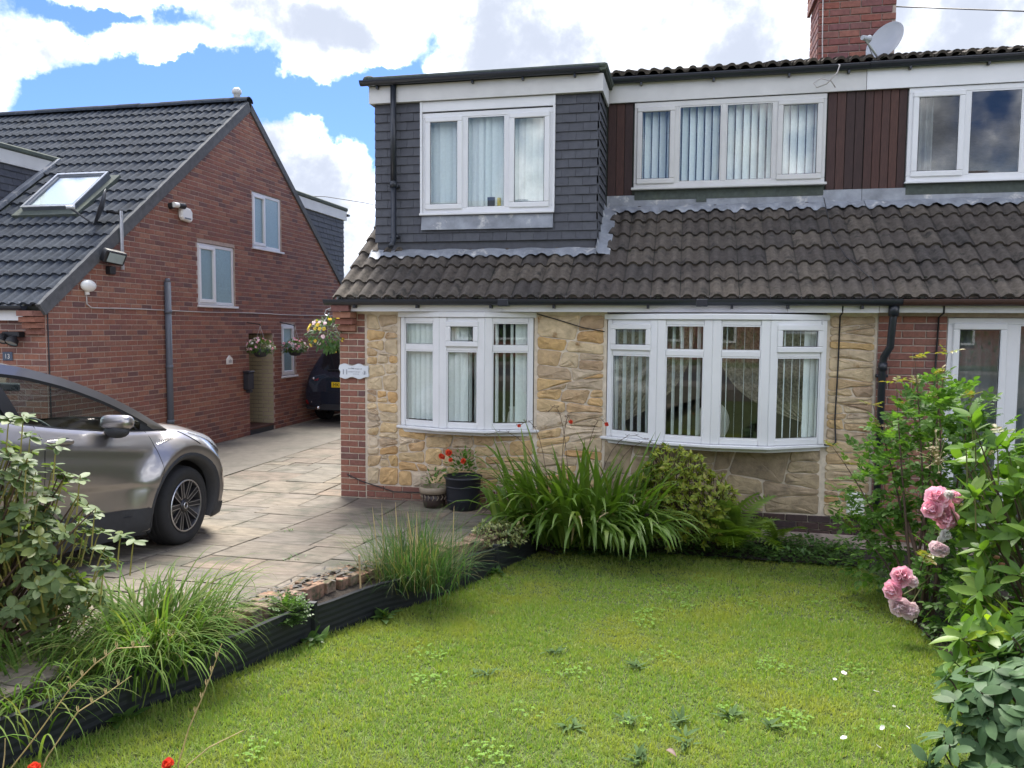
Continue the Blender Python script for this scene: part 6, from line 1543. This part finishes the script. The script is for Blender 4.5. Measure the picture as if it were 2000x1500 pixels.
# fallen petals
PS = sorted([(.94, 4.81, M_pale), (.88, 4.69, M_white), (1.07, 4.58, M_white), (1.12, 4.37, M_white), (.98, 4.05, M_white), (1.12, 4.12, M_white), (.77, 3.89, M_white), (.93, 3.84, M_white), (1.08, 3.79, M_pale)], key=lambda q: proj((q[0], q[1], zl(q[1])))[1])
for k, (x, y, m) in enumerate(PS):
    o = obj('fallen_petal', PET[m.name], None, lm((x, y, zl(y)+.03), (rg.uniform(-1, 1), rg.uniform(-1, 1), .1), 0, (rg.gauss(0, .3), rg.gauss(0, .3), 1), rg.uniform(.55, .95)))
    tag(o, ('pale pink' if m is M_pale else 'white')+' fallen rose petal on the lawn, '+ORD[k]+' of nine counting away from the house', 'petal', 'rose petals on the lawn')
for (x, y, lab) in ((1.66, 5.98, 'curled brown dead leaf at the foot of the rose bush'), (-.05, 3.55, 'small brown dead leaf on the near lawn')):
    o = obj('dead_leaf', leaf_me('dead_leaf', .06, .035, M_step, .35, .3, 4), None, lm((x, y, zl(y)+.03), (.7, -.5, .2))); tag(o, lab, 'dead leaf')
# dry flower stems close to the camera
def dry_stem(label, pts, side_=True):
    b = MB(); pts = [Vector(p) for p in pts]; n = len(pts)
    fine = []
    for i in range(n-1):
        for t in (0, .5): fine.append(pts[i].lerp(pts[i+1], t))
    fine.append(pts[-1]); b.tube(fine, [.0032*(1-.6*i/len(fine)) for i in range(len(fine))], 5, False)
    if side_:
        for k in range(len(fine)//2, len(fine)-1):
            for q in (-1, 1): b.tube([fine[k], fine[k]+Vector((q*.004, 0, .014)), fine[k]+Vector((q*.003, 0, .024))], [.0018, .0028, .0008], 4, False)
    return tag(b.obj('dry_stem', M_straw, None, True), label, 'dry stem')
dry_stem('bent straw-coloured dry stem arching over the sedge from the lower left corner', [(-2.42, 2.3, .17), (-2.355, 2.3, .42), (-2.23, 2.3, .57), (-2.09, 2.3, .75), (-1.985, 2.3, .85), (-1.895, 2.3, .915), (-1.765, 2.3, .935)])
dry_stem('straight straw-coloured dry stem rising from the red flower near the camera', [(-1.68, 2.3, .17), (-1.665, 2.3, .53), (-1.62, 2.3, .665), (-1.57, 2.3, .77), (-1.53, 2.3, .865), (-1.49, 2.3, .97)])
dry_stem('thin dry stem leaning right just above the near lawn', [(-1.72, 2.3, .3), (-1.63, 2.3, .53), (-1.545, 2.3, .605), (-1.415, 2.3, .68)], False)
dry_stem('second dry stem beside the bent one in the lower left corner', [(-2.38, 2.4, .2), (-2.29, 2.4, .42), (-2.15, 2.4, .61), (-2.03, 2.4, .69), (-1.92, 2.4, .77)], True)
dry_stem('short upright dry stem at the far lower left', [(-2.42, 2.3, .2), (-2.385, 2.3, .42), (-2.375, 2.3, .475), (-2.37, 2.3, .535)], False)
for (p, lab) in (((-1.685, 2.28, .532), 'orange-red flower at the foot of the straight dry stem'), ((-2.225, 2.28, .448), 'orange-red flower in the lower left corner, cut by the frame')):
    t = thing('red_flower', lab, 'flower', p)
    bloom(t, p, (0, -.6, .9), .026, M_orange, ((5, .2, 35), (4, .2, 65), (5, .4, 10)), rg); MB().tube([p, (p[0]-.02, p[1]+.02, .17)], .003, 5).obj('stalk', M_gstem, t)
tag(MB().tube([(-2.18, 5.06, .05), (-2.19, 5.05, .44)], .007, 6).obj('bamboo_cane', M_cane), 'short bamboo cane stuck in the border behind the edging strip', 'cane')
cl_me = leaf_me('leaf', .016, .015, M_clover, .1, .1, 2, .9, pw=.5); L = []
for k in range(26):
    cx, cy = rg.uniform(-2.0, 1.5), rg.uniform(3.0, 7.2)
    if cx < ex(cy)+.15: continue
    for i in range(rg.randint(8, 34)):
        x, y = rg.gauss(cx, .06), rg.gauss(cy, .07); z = zl(y)+rg.uniform(.008, .022); a = rg.uniform(0, 6.28)
        for j in range(3): L.append(lm((x, y, z), (math.cos(a+j*2.1), math.sin(a+j*2.1), rg.uniform(-.1, .35)), 0, (0, 0, 1), rg.uniform(.6, 1.1)))
o = join_rest('clover', cl_me, None, L); tag(o, 'small clover patches scattered through the lawn', 'clover', kind='stuff')
# ---- the lawn itself
def lawn(n, yr, w, h):
    y = NR.uniform(*yr, n); xl = np.interp(y, EB, EX)+.025; xr = np.interp(y, [2, 3.5, 4.4, 5.3, 6.5, 7.3, 7.9], [1.9, 1.9, 1.9, 1.85, 1.85, 1.8, 1.7]); x = xl+(xr-xl)*NR.random(n); q = n//9; sel = NR.integers(0, q, n); cl = NR.random(n) < .72; x = np.where(cl, x[sel]+NR.normal(0, .011, n), x); y = np.where(cl, y[sel]+NR.normal(0, .011, n), y); x = np.clip(x, np.interp(y, EB, EX)+.02, 2.0)
    far = 7.86+.16*np.sin(x*1.3+1)+.15*(x > 0); k = y < far; x, y = x[k], y[k]; n = len(x)
    z = np.maximum(.07*np.maximum(0, 8.1-y)-.24, -.24)-.012
    edge = np.exp(-np.minimum(x-np.interp(y, EB, EX), (far[k]-y))/.06)
    pat = np.array([noise.noise((a*1.1, b_*1.1, 3)) for a, b_ in zip(x[::1], y[::1])]) if n < 400000 else np.zeros(n)
    L = NR.uniform(*h, n)*(1+.55*pat)*np.where(NR.random(n) < .03, 1.5, 1)*(1+1.0*edge*NR.random(n))
    return blades(np.stack([x, y, z], 1), NR.uniform(0, 6.283, n), L, np.radians(NR.uniform(12, 85, n)), NR.uniform(.2, 1.4, n), w*NR.uniform(.7, 1.3, n), 2)
parts = [lawn(150000, (2.3, 4.2), .0042, (.016, .036)), lawn(120000, (4.2, 6.0), .0052, (.016, .034)), lawn(60000, (6.0, 8.1), .0066, (.016, .034))]
off = 0; VV = []; FF = []
for V, F in parts: VV.append(V); FF.append(F+off); off += len(V)
o = obj('grass', fast('grass', np.concatenate(VV), [np.concatenate(FF).astype(np.int32)], M_grass, True)); tag(o, 'short mown lawn grass with mossy yellowish patches', 'grass', kind='stuff')
# ================================================================== small things on and around the houses
# name plaque on the quoin bricks
t = thing('house_sign', 'wavy-edged pale house sign numbered 11 on the brick corner', 'sign', (-3.80, 8.65, 1.50))
xs_ = np.linspace(-3.975, -3.625, 22); pts = [(x, 1.575+.012*math.sin((x+3.975)*36-.6)) for x in xs_] + [(-3.618, 1.55), (-3.622, 1.50), (-3.612, 1.45)] + [(x, 1.425+.012*math.sin((x+3.975)*36+2.2)) for x in xs_[::-1]] + [(-3.972, 1.45), (-3.962, 1.49), (-3.985, 1.53)]
bd = MB().prism(pts, 8.632, 8.648).obj('board', M_signw, t)
MB().prism([(x*1.0+(x+3.8)*.03, z+(z-1.5)*.06) for x, z in pts], 8.648, 8.654).obj('back_board', M_upvcold, t)
me = text_mesh('11', .085, .001); me.materials.append(M_signp); obj('lettering', me, bd, Matrix.Translation((-3.905, 8.630, 1.49)) @ Matrix.Rotation(rad(90), 4, 'X'))
b = MB(); rg = random.Random(3)
for (z, xa, xb, th_) in ((1.535, -3.86, -3.80, .007), (1.53, -3.785, -3.70, .005), (1.495, -3.87, -3.72, .0035), (1.47, -3.80, -3.74, .003)):
    x = xa
    while x < xb: l = rg.uniform(.006, .014); b.box(x, x+l, 8.6305, 8.6315, z-th_*rg.uniform(.5, 1.3), z+th_*rg.uniform(.5, 1.3)); x += l+rg.uniform(.002, .006)
for k in range(9): a = rg.uniform(.3, 2.6); b.tube([(-3.665, 8.6308, 1.465), (-3.665+.03*math.cos(a), 8.6308, 1.465+.045*math.sin(a))], .0012, 4)
b.obj('print', M_signp, bd)
# number 13 tile, small plaque, letter box, lamps, alarm, camera on the brick house
nb = tag(MB().box(-8.50, -8.35, 8.432, 8.442, 1.56, 1.67).obj('house_number', M_blue, None, bevel=.004), 'small blue number 13 tile on the front wall of the brick house', 'number plate')
me = text_mesh('13', .085, .001); me.materials.append(M_white); obj('lettering', me, nb, Matrix.Translation((-8.425, 8.430, 1.612)) @ Matrix.Rotation(rad(90), 4, 'X'))
GTp = frame((XG+.012, 0, 0), (0, 1, 0), (1, 0, 0))
pq = tag(MB(GTp).prism([(12.41, 1.345), (12.575, 1.345), (12.575, 1.44), (12.49, 1.50), (12.41, 1.44)], -.02, .005).obj('wall_plaque', M_wplast, None), 'tiny white house-shaped plaque on the brick gable left of the porch', 'plaque')
MB(GTp).box(12.45, 12.47, -.023, -.021, 1.37, 1.42).box(12.49, 12.51, -.023, -.021, 1.37, 1.43).box(12.53, 12.545, -.023, -.021, 1.37, 1.42).obj('lettering', M_signp, pq)
t = thing('letter_box', 'dark grey letter box on the brick gable beside the porch', 'letter box', (XG+.06, 13.05, .9))
MB(GTp).box(12.93, 13.12, -.11, .0, .86, 1.16).obj('box', M_dkpl, t, bevel=.012); MB(GTp).box(12.92, 13.13, -.125, .0, 1.165, 1.20).obj('lid', M_dkpl, t, bevel=.01); MB(GTp).box(12.98, 13.07, -.11, -.02, .80, .855).obj('newspaper_tube', M_dkpl, t, bevel=.01)
t = thing('alarm_box', 'white burglar alarm box high on the brick gable', 'alarm', (XG+.05, 11.27, 3.78)); MB(GTp).prism([(11.14, 3.72), (11.18, 3.68), (11.38, 3.66), (11.42, 3.70), (11.42, 3.83), (11.38, 3.87), (11.18, 3.90), (11.14, 3.86)], -.08, .0).obj('cover', M_wplast, t, bevel=.02); MB(GTp).box(11.2, 11.36, -.085, -.081, 3.70, 3.72).obj('strip', M_grey, t)
t = thing('security_camera', 'black and white bullet camera beside the alarm box', 'camera', (XG+.06, 11.05, 3.88)); MB().tube([(XG, 10.95, 3.86), (XG+.06, 10.96, 3.87)], .05, 12).obj('mount', M_black, t); MB().tube([(XG+.08, 10.94, 3.88), (XG+.09, 11.04, 3.885)], .042, 12).obj('housing', M_wplast, t); MB().tube([(XG+.09, 11.04, 3.885), (XG+.10, 11.18, 3.89)], .048, 12).obj('hood', M_black, t)
t = thing('wall_light', 'white oval bulkhead light low on the brick gable near the eaves', 'light', (XG+.05, 9.14, 2.53)); MB().ball((XG+.05, 9.14, 2.54), .13, (.5, 1, .62), 14, 8).obj('globe', M_wplast, t, True); MB().tube([(XG+.02, 9.14, 2.49), (XG+.03, 9.14, 2.42)], .03, 8).obj('base', M_wplast, t)
t = thing('floodlight', 'black floodlight with pale lens under the verge of the brick gable', 'light', (XG+.1, 9.5, 2.95))
b = MB(Matrix.Translation((XG+.16, 9.50, 2.95)) @ Matrix.Rotation(rad(25), 4, 'Y') @ Matrix.Rotation(rad(-15), 4, 'Z')); b.box(-.06, .05, -.16, .16, -.09, .09); b.obj('housing', M_black, t, bevel=.015)
b = MB(Matrix.Translation((XG+.16, 9.50, 2.95)) @ Matrix.Rotation(rad(25), 4, 'Y') @ Matrix.Rotation(rad(-15), 4, 'Z')); b.box(.052, .058, -.12, .12, -.065, .065); b.obj('lens', M_lens, t); MB().tube([(XG, 9.48, 3.0), (XG+.12, 9.49, 2.97)], .025, 6).obj('bracket', M_black, t); MB().box(XG+.0, XG+.09, 9.52, 9.63, 2.72, 2.83).obj('sensor', M_black, t, bevel=.01)
t = thing('floodlight', 'black twin security light under the eaves above the number 13 tile', 'light', (-8.27, 8.38, 1.87))
MB().box(-8.40, -8.15, 8.33, 8.44, 1.86, 1.93).obj('bracket', M_black, t, bevel=.01)
for (x, dz) in ((-8.36, .0), (-8.20, -.03)): b = MB(Matrix.Translation((x, 8.30, 1.86+dz)) @ Matrix.Rotation(rad(-30), 4, 'X')); b.lathe([(.02, .05), (.07, -.0), (.075, -.06)], 12, ax='z'); h_ = b.obj('lamp_head', M_black, t, True); b = MB(Matrix.Translation((x, 8.30, 1.86+dz)) @ Matrix.Rotation(rad(-30), 4, 'X')); b.lathe([(.066, -.05), (0, -.055)], 12); b.obj('lens', M_lens, h_)
def dish(name, label, loc, n, r, arm_len, m, arm_drop=.35, mast=None):
    t = thing(name, label, 'satellite dish', loc); n = Vector(n).normalized(); e1 = n.cross(Vector((0, 0, 1))).normalized(); e2 = e1.cross(n)
    M = basis(loc, e1, e2, n); b = MB(M); prof = [(0, 0), (r*.35, r*.022), (r*.7, r*.088), (r*.97, r*.17), (r, r*.19), (r*1.0, r*.165), (r*.7, r*.07), (0, -r*.03)]
    b.lathe(prof, 28); 
    for i, v in enumerate(b.V): pass
    o = b.obj('reflector', m, t, True)
    f = Vector(loc)+n*arm_len-e2*r*arm_drop
    foot = Vector(loc)-e2*r*.98+n*r*.15
    MB().tube([foot, f-e2*.02], .012, 6).tube([foot+e1*.06, f], .006, 5).obj('arm', M_dkpl if m is M_dkpl else M_galv, t); d = (Vector(loc)-f).normalized()
    MB().tube([f-d*.06, f+d*.02, f+d*.05], [.026, .03, .045], 10).obj('receiver', M_dish if m is not M_dkpl else M_galv, t)
    return t
t = dish('satellite_dish', 'light grey satellite dish fixed to the brick chimney', (2.16, 9.98, 5.30), (-.72, -.62, .34), .235, .33, M_dish, .55)
MB().tube([(2.16, 10.0, 5.26), (2.2, 10.15, 5.22), (2.2, 10.33, 5.2)], .022, 8).obj('bracket', M_galv, t)
for (dx, dz) in ((0, .03), (.04, .07)): pass
t = dish('satellite_dish', 'dark mesh satellite dish on a short mast at the verge of the brick house', (-8.06, 9.78, 3.66), (-.75, -.60, .30), .27, .38, M_dkpl, .5)
MB().tube([(-7.78, 9.78, 3.62), (-7.78, 9.78, 2.80)], .024, 8).obj('mast', M_galv, t); MB().tube([(-8.02, 9.8, 3.62), (-7.80, 9.78, 3.58)], .022, 6).obj('bracket', M_black, t); MB().box(-7.86, -7.76, 9.60, 9.82, 2.93, 2.97).obj('bracket', M_black, t)
# flowers in hanging baskets
def basket(label, c, cols, r, hang, leafm, wall, nfl, tray=True):
    t = thing('hanging_basket', label, 'hanging basket', c); rg = random.Random(hash(label) % 1000 if False else len(label))
    if tray: MB().lathe([(0, -r*.75), (r*.45, -r*.68), (r*.68, -r*.35), (r*.72, -.0), (r*.66, -.0), (0, -.04)], 14, c).obj('basket', M_dkpl, t, True)
    me = leaf_me('leaf', .05, .028, leafm, .1, .25, 2, .8); L = []
    for i in range(520):
        v = sph(rg, -.55 if tray else -1); f = rg.uniform(.6, 1.05); p = Vector(c)+Vector((v.x*r*1.15*f, v.y*r*1.15*f, v.z*r*(.75 if tray else 1)*f + (.02 if tray else 0))); L.append(lm(p, v+Vector((0, 0, -.3)), rg.uniform(-.6, .6), (0, 0, 1), rg.uniform(.7, 1.3)))
    join_rest('foliage', me, t, L)
    for i in range(nfl):
        v = sph(rg, -.3 if tray else -.8); v = Vector((v.x, v.y-.4, v.z)).normalized(); p = Vector(c)+Vector((v.x*r*1.2, v.y*r*1.2, v.z*r*(.85 if tray else 1.08)+(.03 if tray else 0)))
        m = rg.choice(cols); Lp = []
        e1 = v.orthogonal().normalized(); e2 = v.cross(e1)
        for k in range(5): a = 6.283*k/5; Lp.append(lm(p, (e1*math.cos(a)+e2*math.sin(a))*.9+v*.4, 0, v, rg.uniform(.9, 1.3)))
        o = join_rest('flower', PETX[m.name], t, Lp); del o['kind']
    b = MB()
    for k in range(3): a = 2.1*k; b.tube([(c[0]+r*.7*math.cos(a), c[1]+r*.7*math.sin(a), c[2]), (c[0], c[1], c[2]+hang)], .004, 4)
    b.obj('chain', M_galv, t)
    MB().tube([wall, (c[0], c[1], c[2]+hang+.03), (c[0], c[1], c[2]+hang)], .009, 5).obj('bracket', M_black, t)
    return t
PETX = {m.name: petal_me('petal', m, .020) for m in (M_pink, M_pale, M_white, M_yellow, M_orange)}
basket('hanging basket of pink and white flowers in front of the porch opening', (-7.55, 13.05, 1.60), [M_pink, M_pink, M_pale, M_white], .20, .42, M_weed, (XG, 13.1, 2.08), 34)
basket('hanging basket of pink flowers before the narrow ground-floor window', (-7.55, 14.35, 1.58), [M_pink, M_pale, M_pink], .20, .42, M_weed, (XG, 14.3, 2.1), 28)
basket('round hanging ball of yellow pansies by the brick corner of the stone-fronted house', (-4.17, 8.76, 1.92), [M_yellow, M_yellow, M_pale], .20, .26, M_rhodo2, (-3.99, 8.76, 2.22), 30, False)
# pots
t = thing('plant_pot', 'large black pot of red-flowered begonia under the smaller bow window', 'plant pot', (-2.40, 8.42, 0)); c = (-2.40, 8.42, 0)
pt = MB().lathe([(0, 0), (.16, 0), (.175, .02), (.19, .18), (.20, .34), (.215, .35), (.215, .37), (.19, .37), (.18, .33), (0, .32)], 24, c).obj('pot', M_pot, t, True)
for z in (.10, .25): MB().lathe([(.185+z*.04, z), (.19+z*.045, z+.01), (.187+z*.04, z+.02)], 24, c).obj('band', M_pot, pt, True)
rg = random.Random(6); me = leaf_me('leaf', .06, .03, M_rosel, .1, .2, 3, .8); L = []
for i in range(160): v = sph(rg, -.1); f = rg.uniform(.3, 1); L.append(lm(Vector((c[0]+v.x*.22*f, c[1]+v.y*.2*f, .40+v.z*.28*f)), v+Vector((0, 0, .2)), rg.uniform(-.5, .5), (0, 0, 1), rg.uniform(.7, 1.2)))
inst('leaf', me, t, L, 160)
for (p, s) in (((-2.53, 8.30, .64), .036), ((-2.62, 8.30, .60), .026), ((-2.36, 8.28, .56), .028), ((-2.50, 8.27, .57), .022)): bloom(t, p, (0, -1, .2), s, M_orange, ((5, .2, 60), (6, .5, 25), (6, .8, -5)), rg)
t = thing('plant_pot', 'small brown glazed pot with cream patterned rim beside the black pot', 'plant pot', (-2.74, 8.42, 0)); c = (-2.74, 8.42, 0)
pt = MB().lathe([(0, 0), (.11, 0), (.125, .05), (.14, .17), (0, .17)], 20, c).obj('pot', M_pot2, t, True); MB().lathe([(.145, .165), (.165, .17), (.17, .235), (.15, .24), (.14, .20), (0, .19)], 20, c).obj('rim', M_pot2b, pt, True)
for i in range(18):
    a = 2*math.pi*i/18; b = MB(); b.tube([(c[0]+.142*math.cos(a), c[1]+.142*math.sin(a), .10), (c[0]+.150*math.cos(a+.12), c[1]+.150*math.sin(a+.12), .13), (c[0]+.147*math.cos(a+.05), c[1]+.147*math.sin(a+.05), .155)], .006, 4); b.obj('scroll', M_pot2b, pt)
me = leaf_me('leaf', .05, .022, M_rosel, .1, .2, 3, .8); L = []
for i in range(70): v = sph(rg, 0); f = rg.uniform(.3, 1); L.append(lm(Vector((c[0]+v.x*.14*f, c[1]+v.y*.13*f, .23+v.z*.2*f)), v, rg.uniform(-.5, .5), (0, 0, 1), rg.uniform(.7, 1.2)))
inst('leaf', me, t, L, 70)
bloom(t, (-2.60, 8.33, .585), (0, -1, .3), .03, M_orange, ((5, .2, 60), (6, .5, 25)), rg)
tag(MB().box(1.66, 1.83, 8.60, 8.66, .12, .36).obj('meter_box', M_wplast, None, bevel=.01), 'white meter box low on the stone wall behind the rose bush', 'meter box')
# cables and wires
def cable(label, pts, r=.006, m=None, cat='cable'): return tag(MB().tube(pts, r, 5).obj('cable' if cat == 'cable' else 'telephone_wire', m or M_cable, None, True), label, cat)
cable('thin pale cable clipped along the brick gable below its windows', [(XG+.016, 9.14, 2.44), (XG+.016, 9.14, 2.30), (XG+.016, 9.22, 2.25)] + [(XG+.016, 9.3+.5*k, 2.25+.006*math.sin(k)) for k in range(17)], .010, M_cablew)
cable('black cable running down the corner of the brick house', [(XG+.01, 8.47, 2.2), (XG+.014, 8.47, 1.6), (XG+.01, 8.475, .9), (XG+.012, 8.47, .1)], .009)
cable('black cable hanging down the stone wall right of the larger bow window', [(1.53, 8.50, 2.32), (1.53, 8.51, 2.2), (1.535, 8.655, 2.17), (1.53, 8.65, 1.6), (1.52, 8.65, 1.1), (1.535, 8.65, .87), (1.50, 8.63, .835), (1.42, 8.62, .84)], .008)
cable('pair of black cables down the red bricks beside the patio doors', [(2.46, 8.50, 2.3), (2.46, 8.50, 2.2), (2.46, 8.655, 2.16), (2.45, 8.66, 1.6), (2.44, 8.66, .8), (2.44, 8.66, .1)], .009)
cable('sagging cable stapled across the top of the stone between the bows', [(-1.62, 8.645, 2.18), (-1.4, 8.645, 2.12), (-1.1, 8.64, 2.03), (-.87, 8.64, 1.99)], .006)
cable('low cable crossing the plinth bricks behind the small pot', [(-3.9, 8.66, .27), (-3.7, 8.64, .20), (-3.3, 8.63, .10), (-2.9, 8.63, .11), (-2.6, 8.62, .13)], .007)
cable('pale aerial cable looped from the chimney down over the gutter', [(1.50, 10.28, 6.0), (1.51, 10.29, 5.5), (1.52, 10.28, 5.18), (1.60, 9.95, 5.09), (1.63, 9.76, 5.02), (1.60, 9.72, 4.93), (1.50, 9.80, 4.83), (1.40, 9.82, 4.80), (1.36, 9.82, 4.85), (1.44, 9.82, 4.90), (1.55, 9.80, 4.86), (1.60, 9.82, 4.79)], .007, M_cablew)
cable('thin black cable trailing down the roof tiles to the gutter', [(1.53, 9.9, 3.56), (1.53, 9.3, 3.08), (1.62, 8.95, 2.80), (1.82, 8.6, 2.53), (1.80, 8.44, 2.40), (1.70, 8.39, 2.34)], .005)
cable('telephone wire running right from the chimney across the sky', [(2.33, 10.6, 5.93), (3.6, 9.7, 5.43), (6, 8.0, 4.95), (12, 4, 4.9), (20, -2, 6.2)], .008, M_cable, 'wire')
cable('thin telephone wire crossing the sky between the two houses', [(-8.9, 17.0, 5.02), (-8.13, 17.0, 4.98), (-7.2, 17.0, 4.82), (-6.27, 17.0, 4.62), (0, 17.2, 3.9)], .008, M_cable, 'wire')
t = thing('hook_bracket', 'small curled iron hook by the corbelled corner of the stone-fronted house', 'hook', (-4.05, 8.7, 2.2))
MB().tube([(-3.99, 8.76, 2.22), (-4.12, 8.76, 2.25), (-4.2, 8.76, 2.22), (-4.22, 8.76, 2.17), (-4.18, 8.76, 2.15), (-4.16, 8.76, 2.18)], .006, 5).obj('hook', M_galv, t)

# ================================================================== houses across the road, behind the camera (seen in the window panes)
def far_house(label, x, w, roofh=2.6):
    y0, y1 = -24., -16.; t = thing('semi_detached_house', label, 'house', (x, y1, zp), 'houses across the road')
    b = MB(); b.box(x-w/2, x+w/2, y0, y1, zp-.2, zp+5.0); b.prism([(x-w/2, 0), (x+w/2, 0), (x, .01)], y0, y1) if False else None
    bd_ = b.obj('wall', M_brick, t)
    b = MB(); z = zp+5.0; ym = (y0+y1)/2; b.add([(x-w/2-.3, y1+.4, z-.1), (x+w/2+.3, y1+.4, z-.1), (x+w/2+.3, ym, z+roofh), (x-w/2-.3, ym, z+roofh), (x-w/2-.3, y0-.4, z-.1), (x+w/2+.3, y0-.4, z-.1)], [(0, 1, 2, 3), (3, 2, 5, 4), (0, 3, 4), (1, 5, 2)])
    b.obj('roof', M_tile2, t)
    for sx in (-1, 1):
        for (z0, z1, hw) in ((zp+.8, zp+2.1, 1.0), (zp+3.2, zp+4.4, .8)):
            c_ = x+sx*w/4; f = MB(frame((0, y1+.05, 0), (-1, 0, 0), (0, 1, 0))).frame(-c_-hw, -c_+hw, z0, z1, .09, -.03, .04).obj('window', M_upvc, t); MB().box(c_-hw+.09, c_+hw-.09, y1+.02, y1+.03, z0+.09, z1-.09).obj('pane', M_cargl2, f)
    MB().box(x-.5, x+.5, ym-.3, ym+.3, zp+5.0+roofh-.6, zp+5.0+roofh+.9).obj('chimney', M_brick2, t)
far_house('red-brick house across the road mirrored in the windows, left of three', -13.5, 11)
far_house('red-brick house across the road mirrored in the windows, middle of three', -.5, 11)
far_house('red-brick house across the road mirrored in the windows, right of three', 12.5, 11)
o = MB(); rg = random.Random(8); me = leaf_me('leaf', .09, .06, M_cover, .1, .1, 2, .8); L = []
for i in range(5200): x = rg.uniform(-14, 14); L.append(lm((x, -12.4+rg.gauss(0, .35), zp+rg.uniform(0, 1.3)), (rg.gauss(0, 1), rg.gauss(0, 1), rg.uniform(-.2, 1)), 0, (0, 0, 1), rg.uniform(1, 1.9)))
o = join_rest('far_hedge', me, None, L); tag(o, 'clipped garden hedge across the road, behind the viewer', 'hedge', kind='stuff')
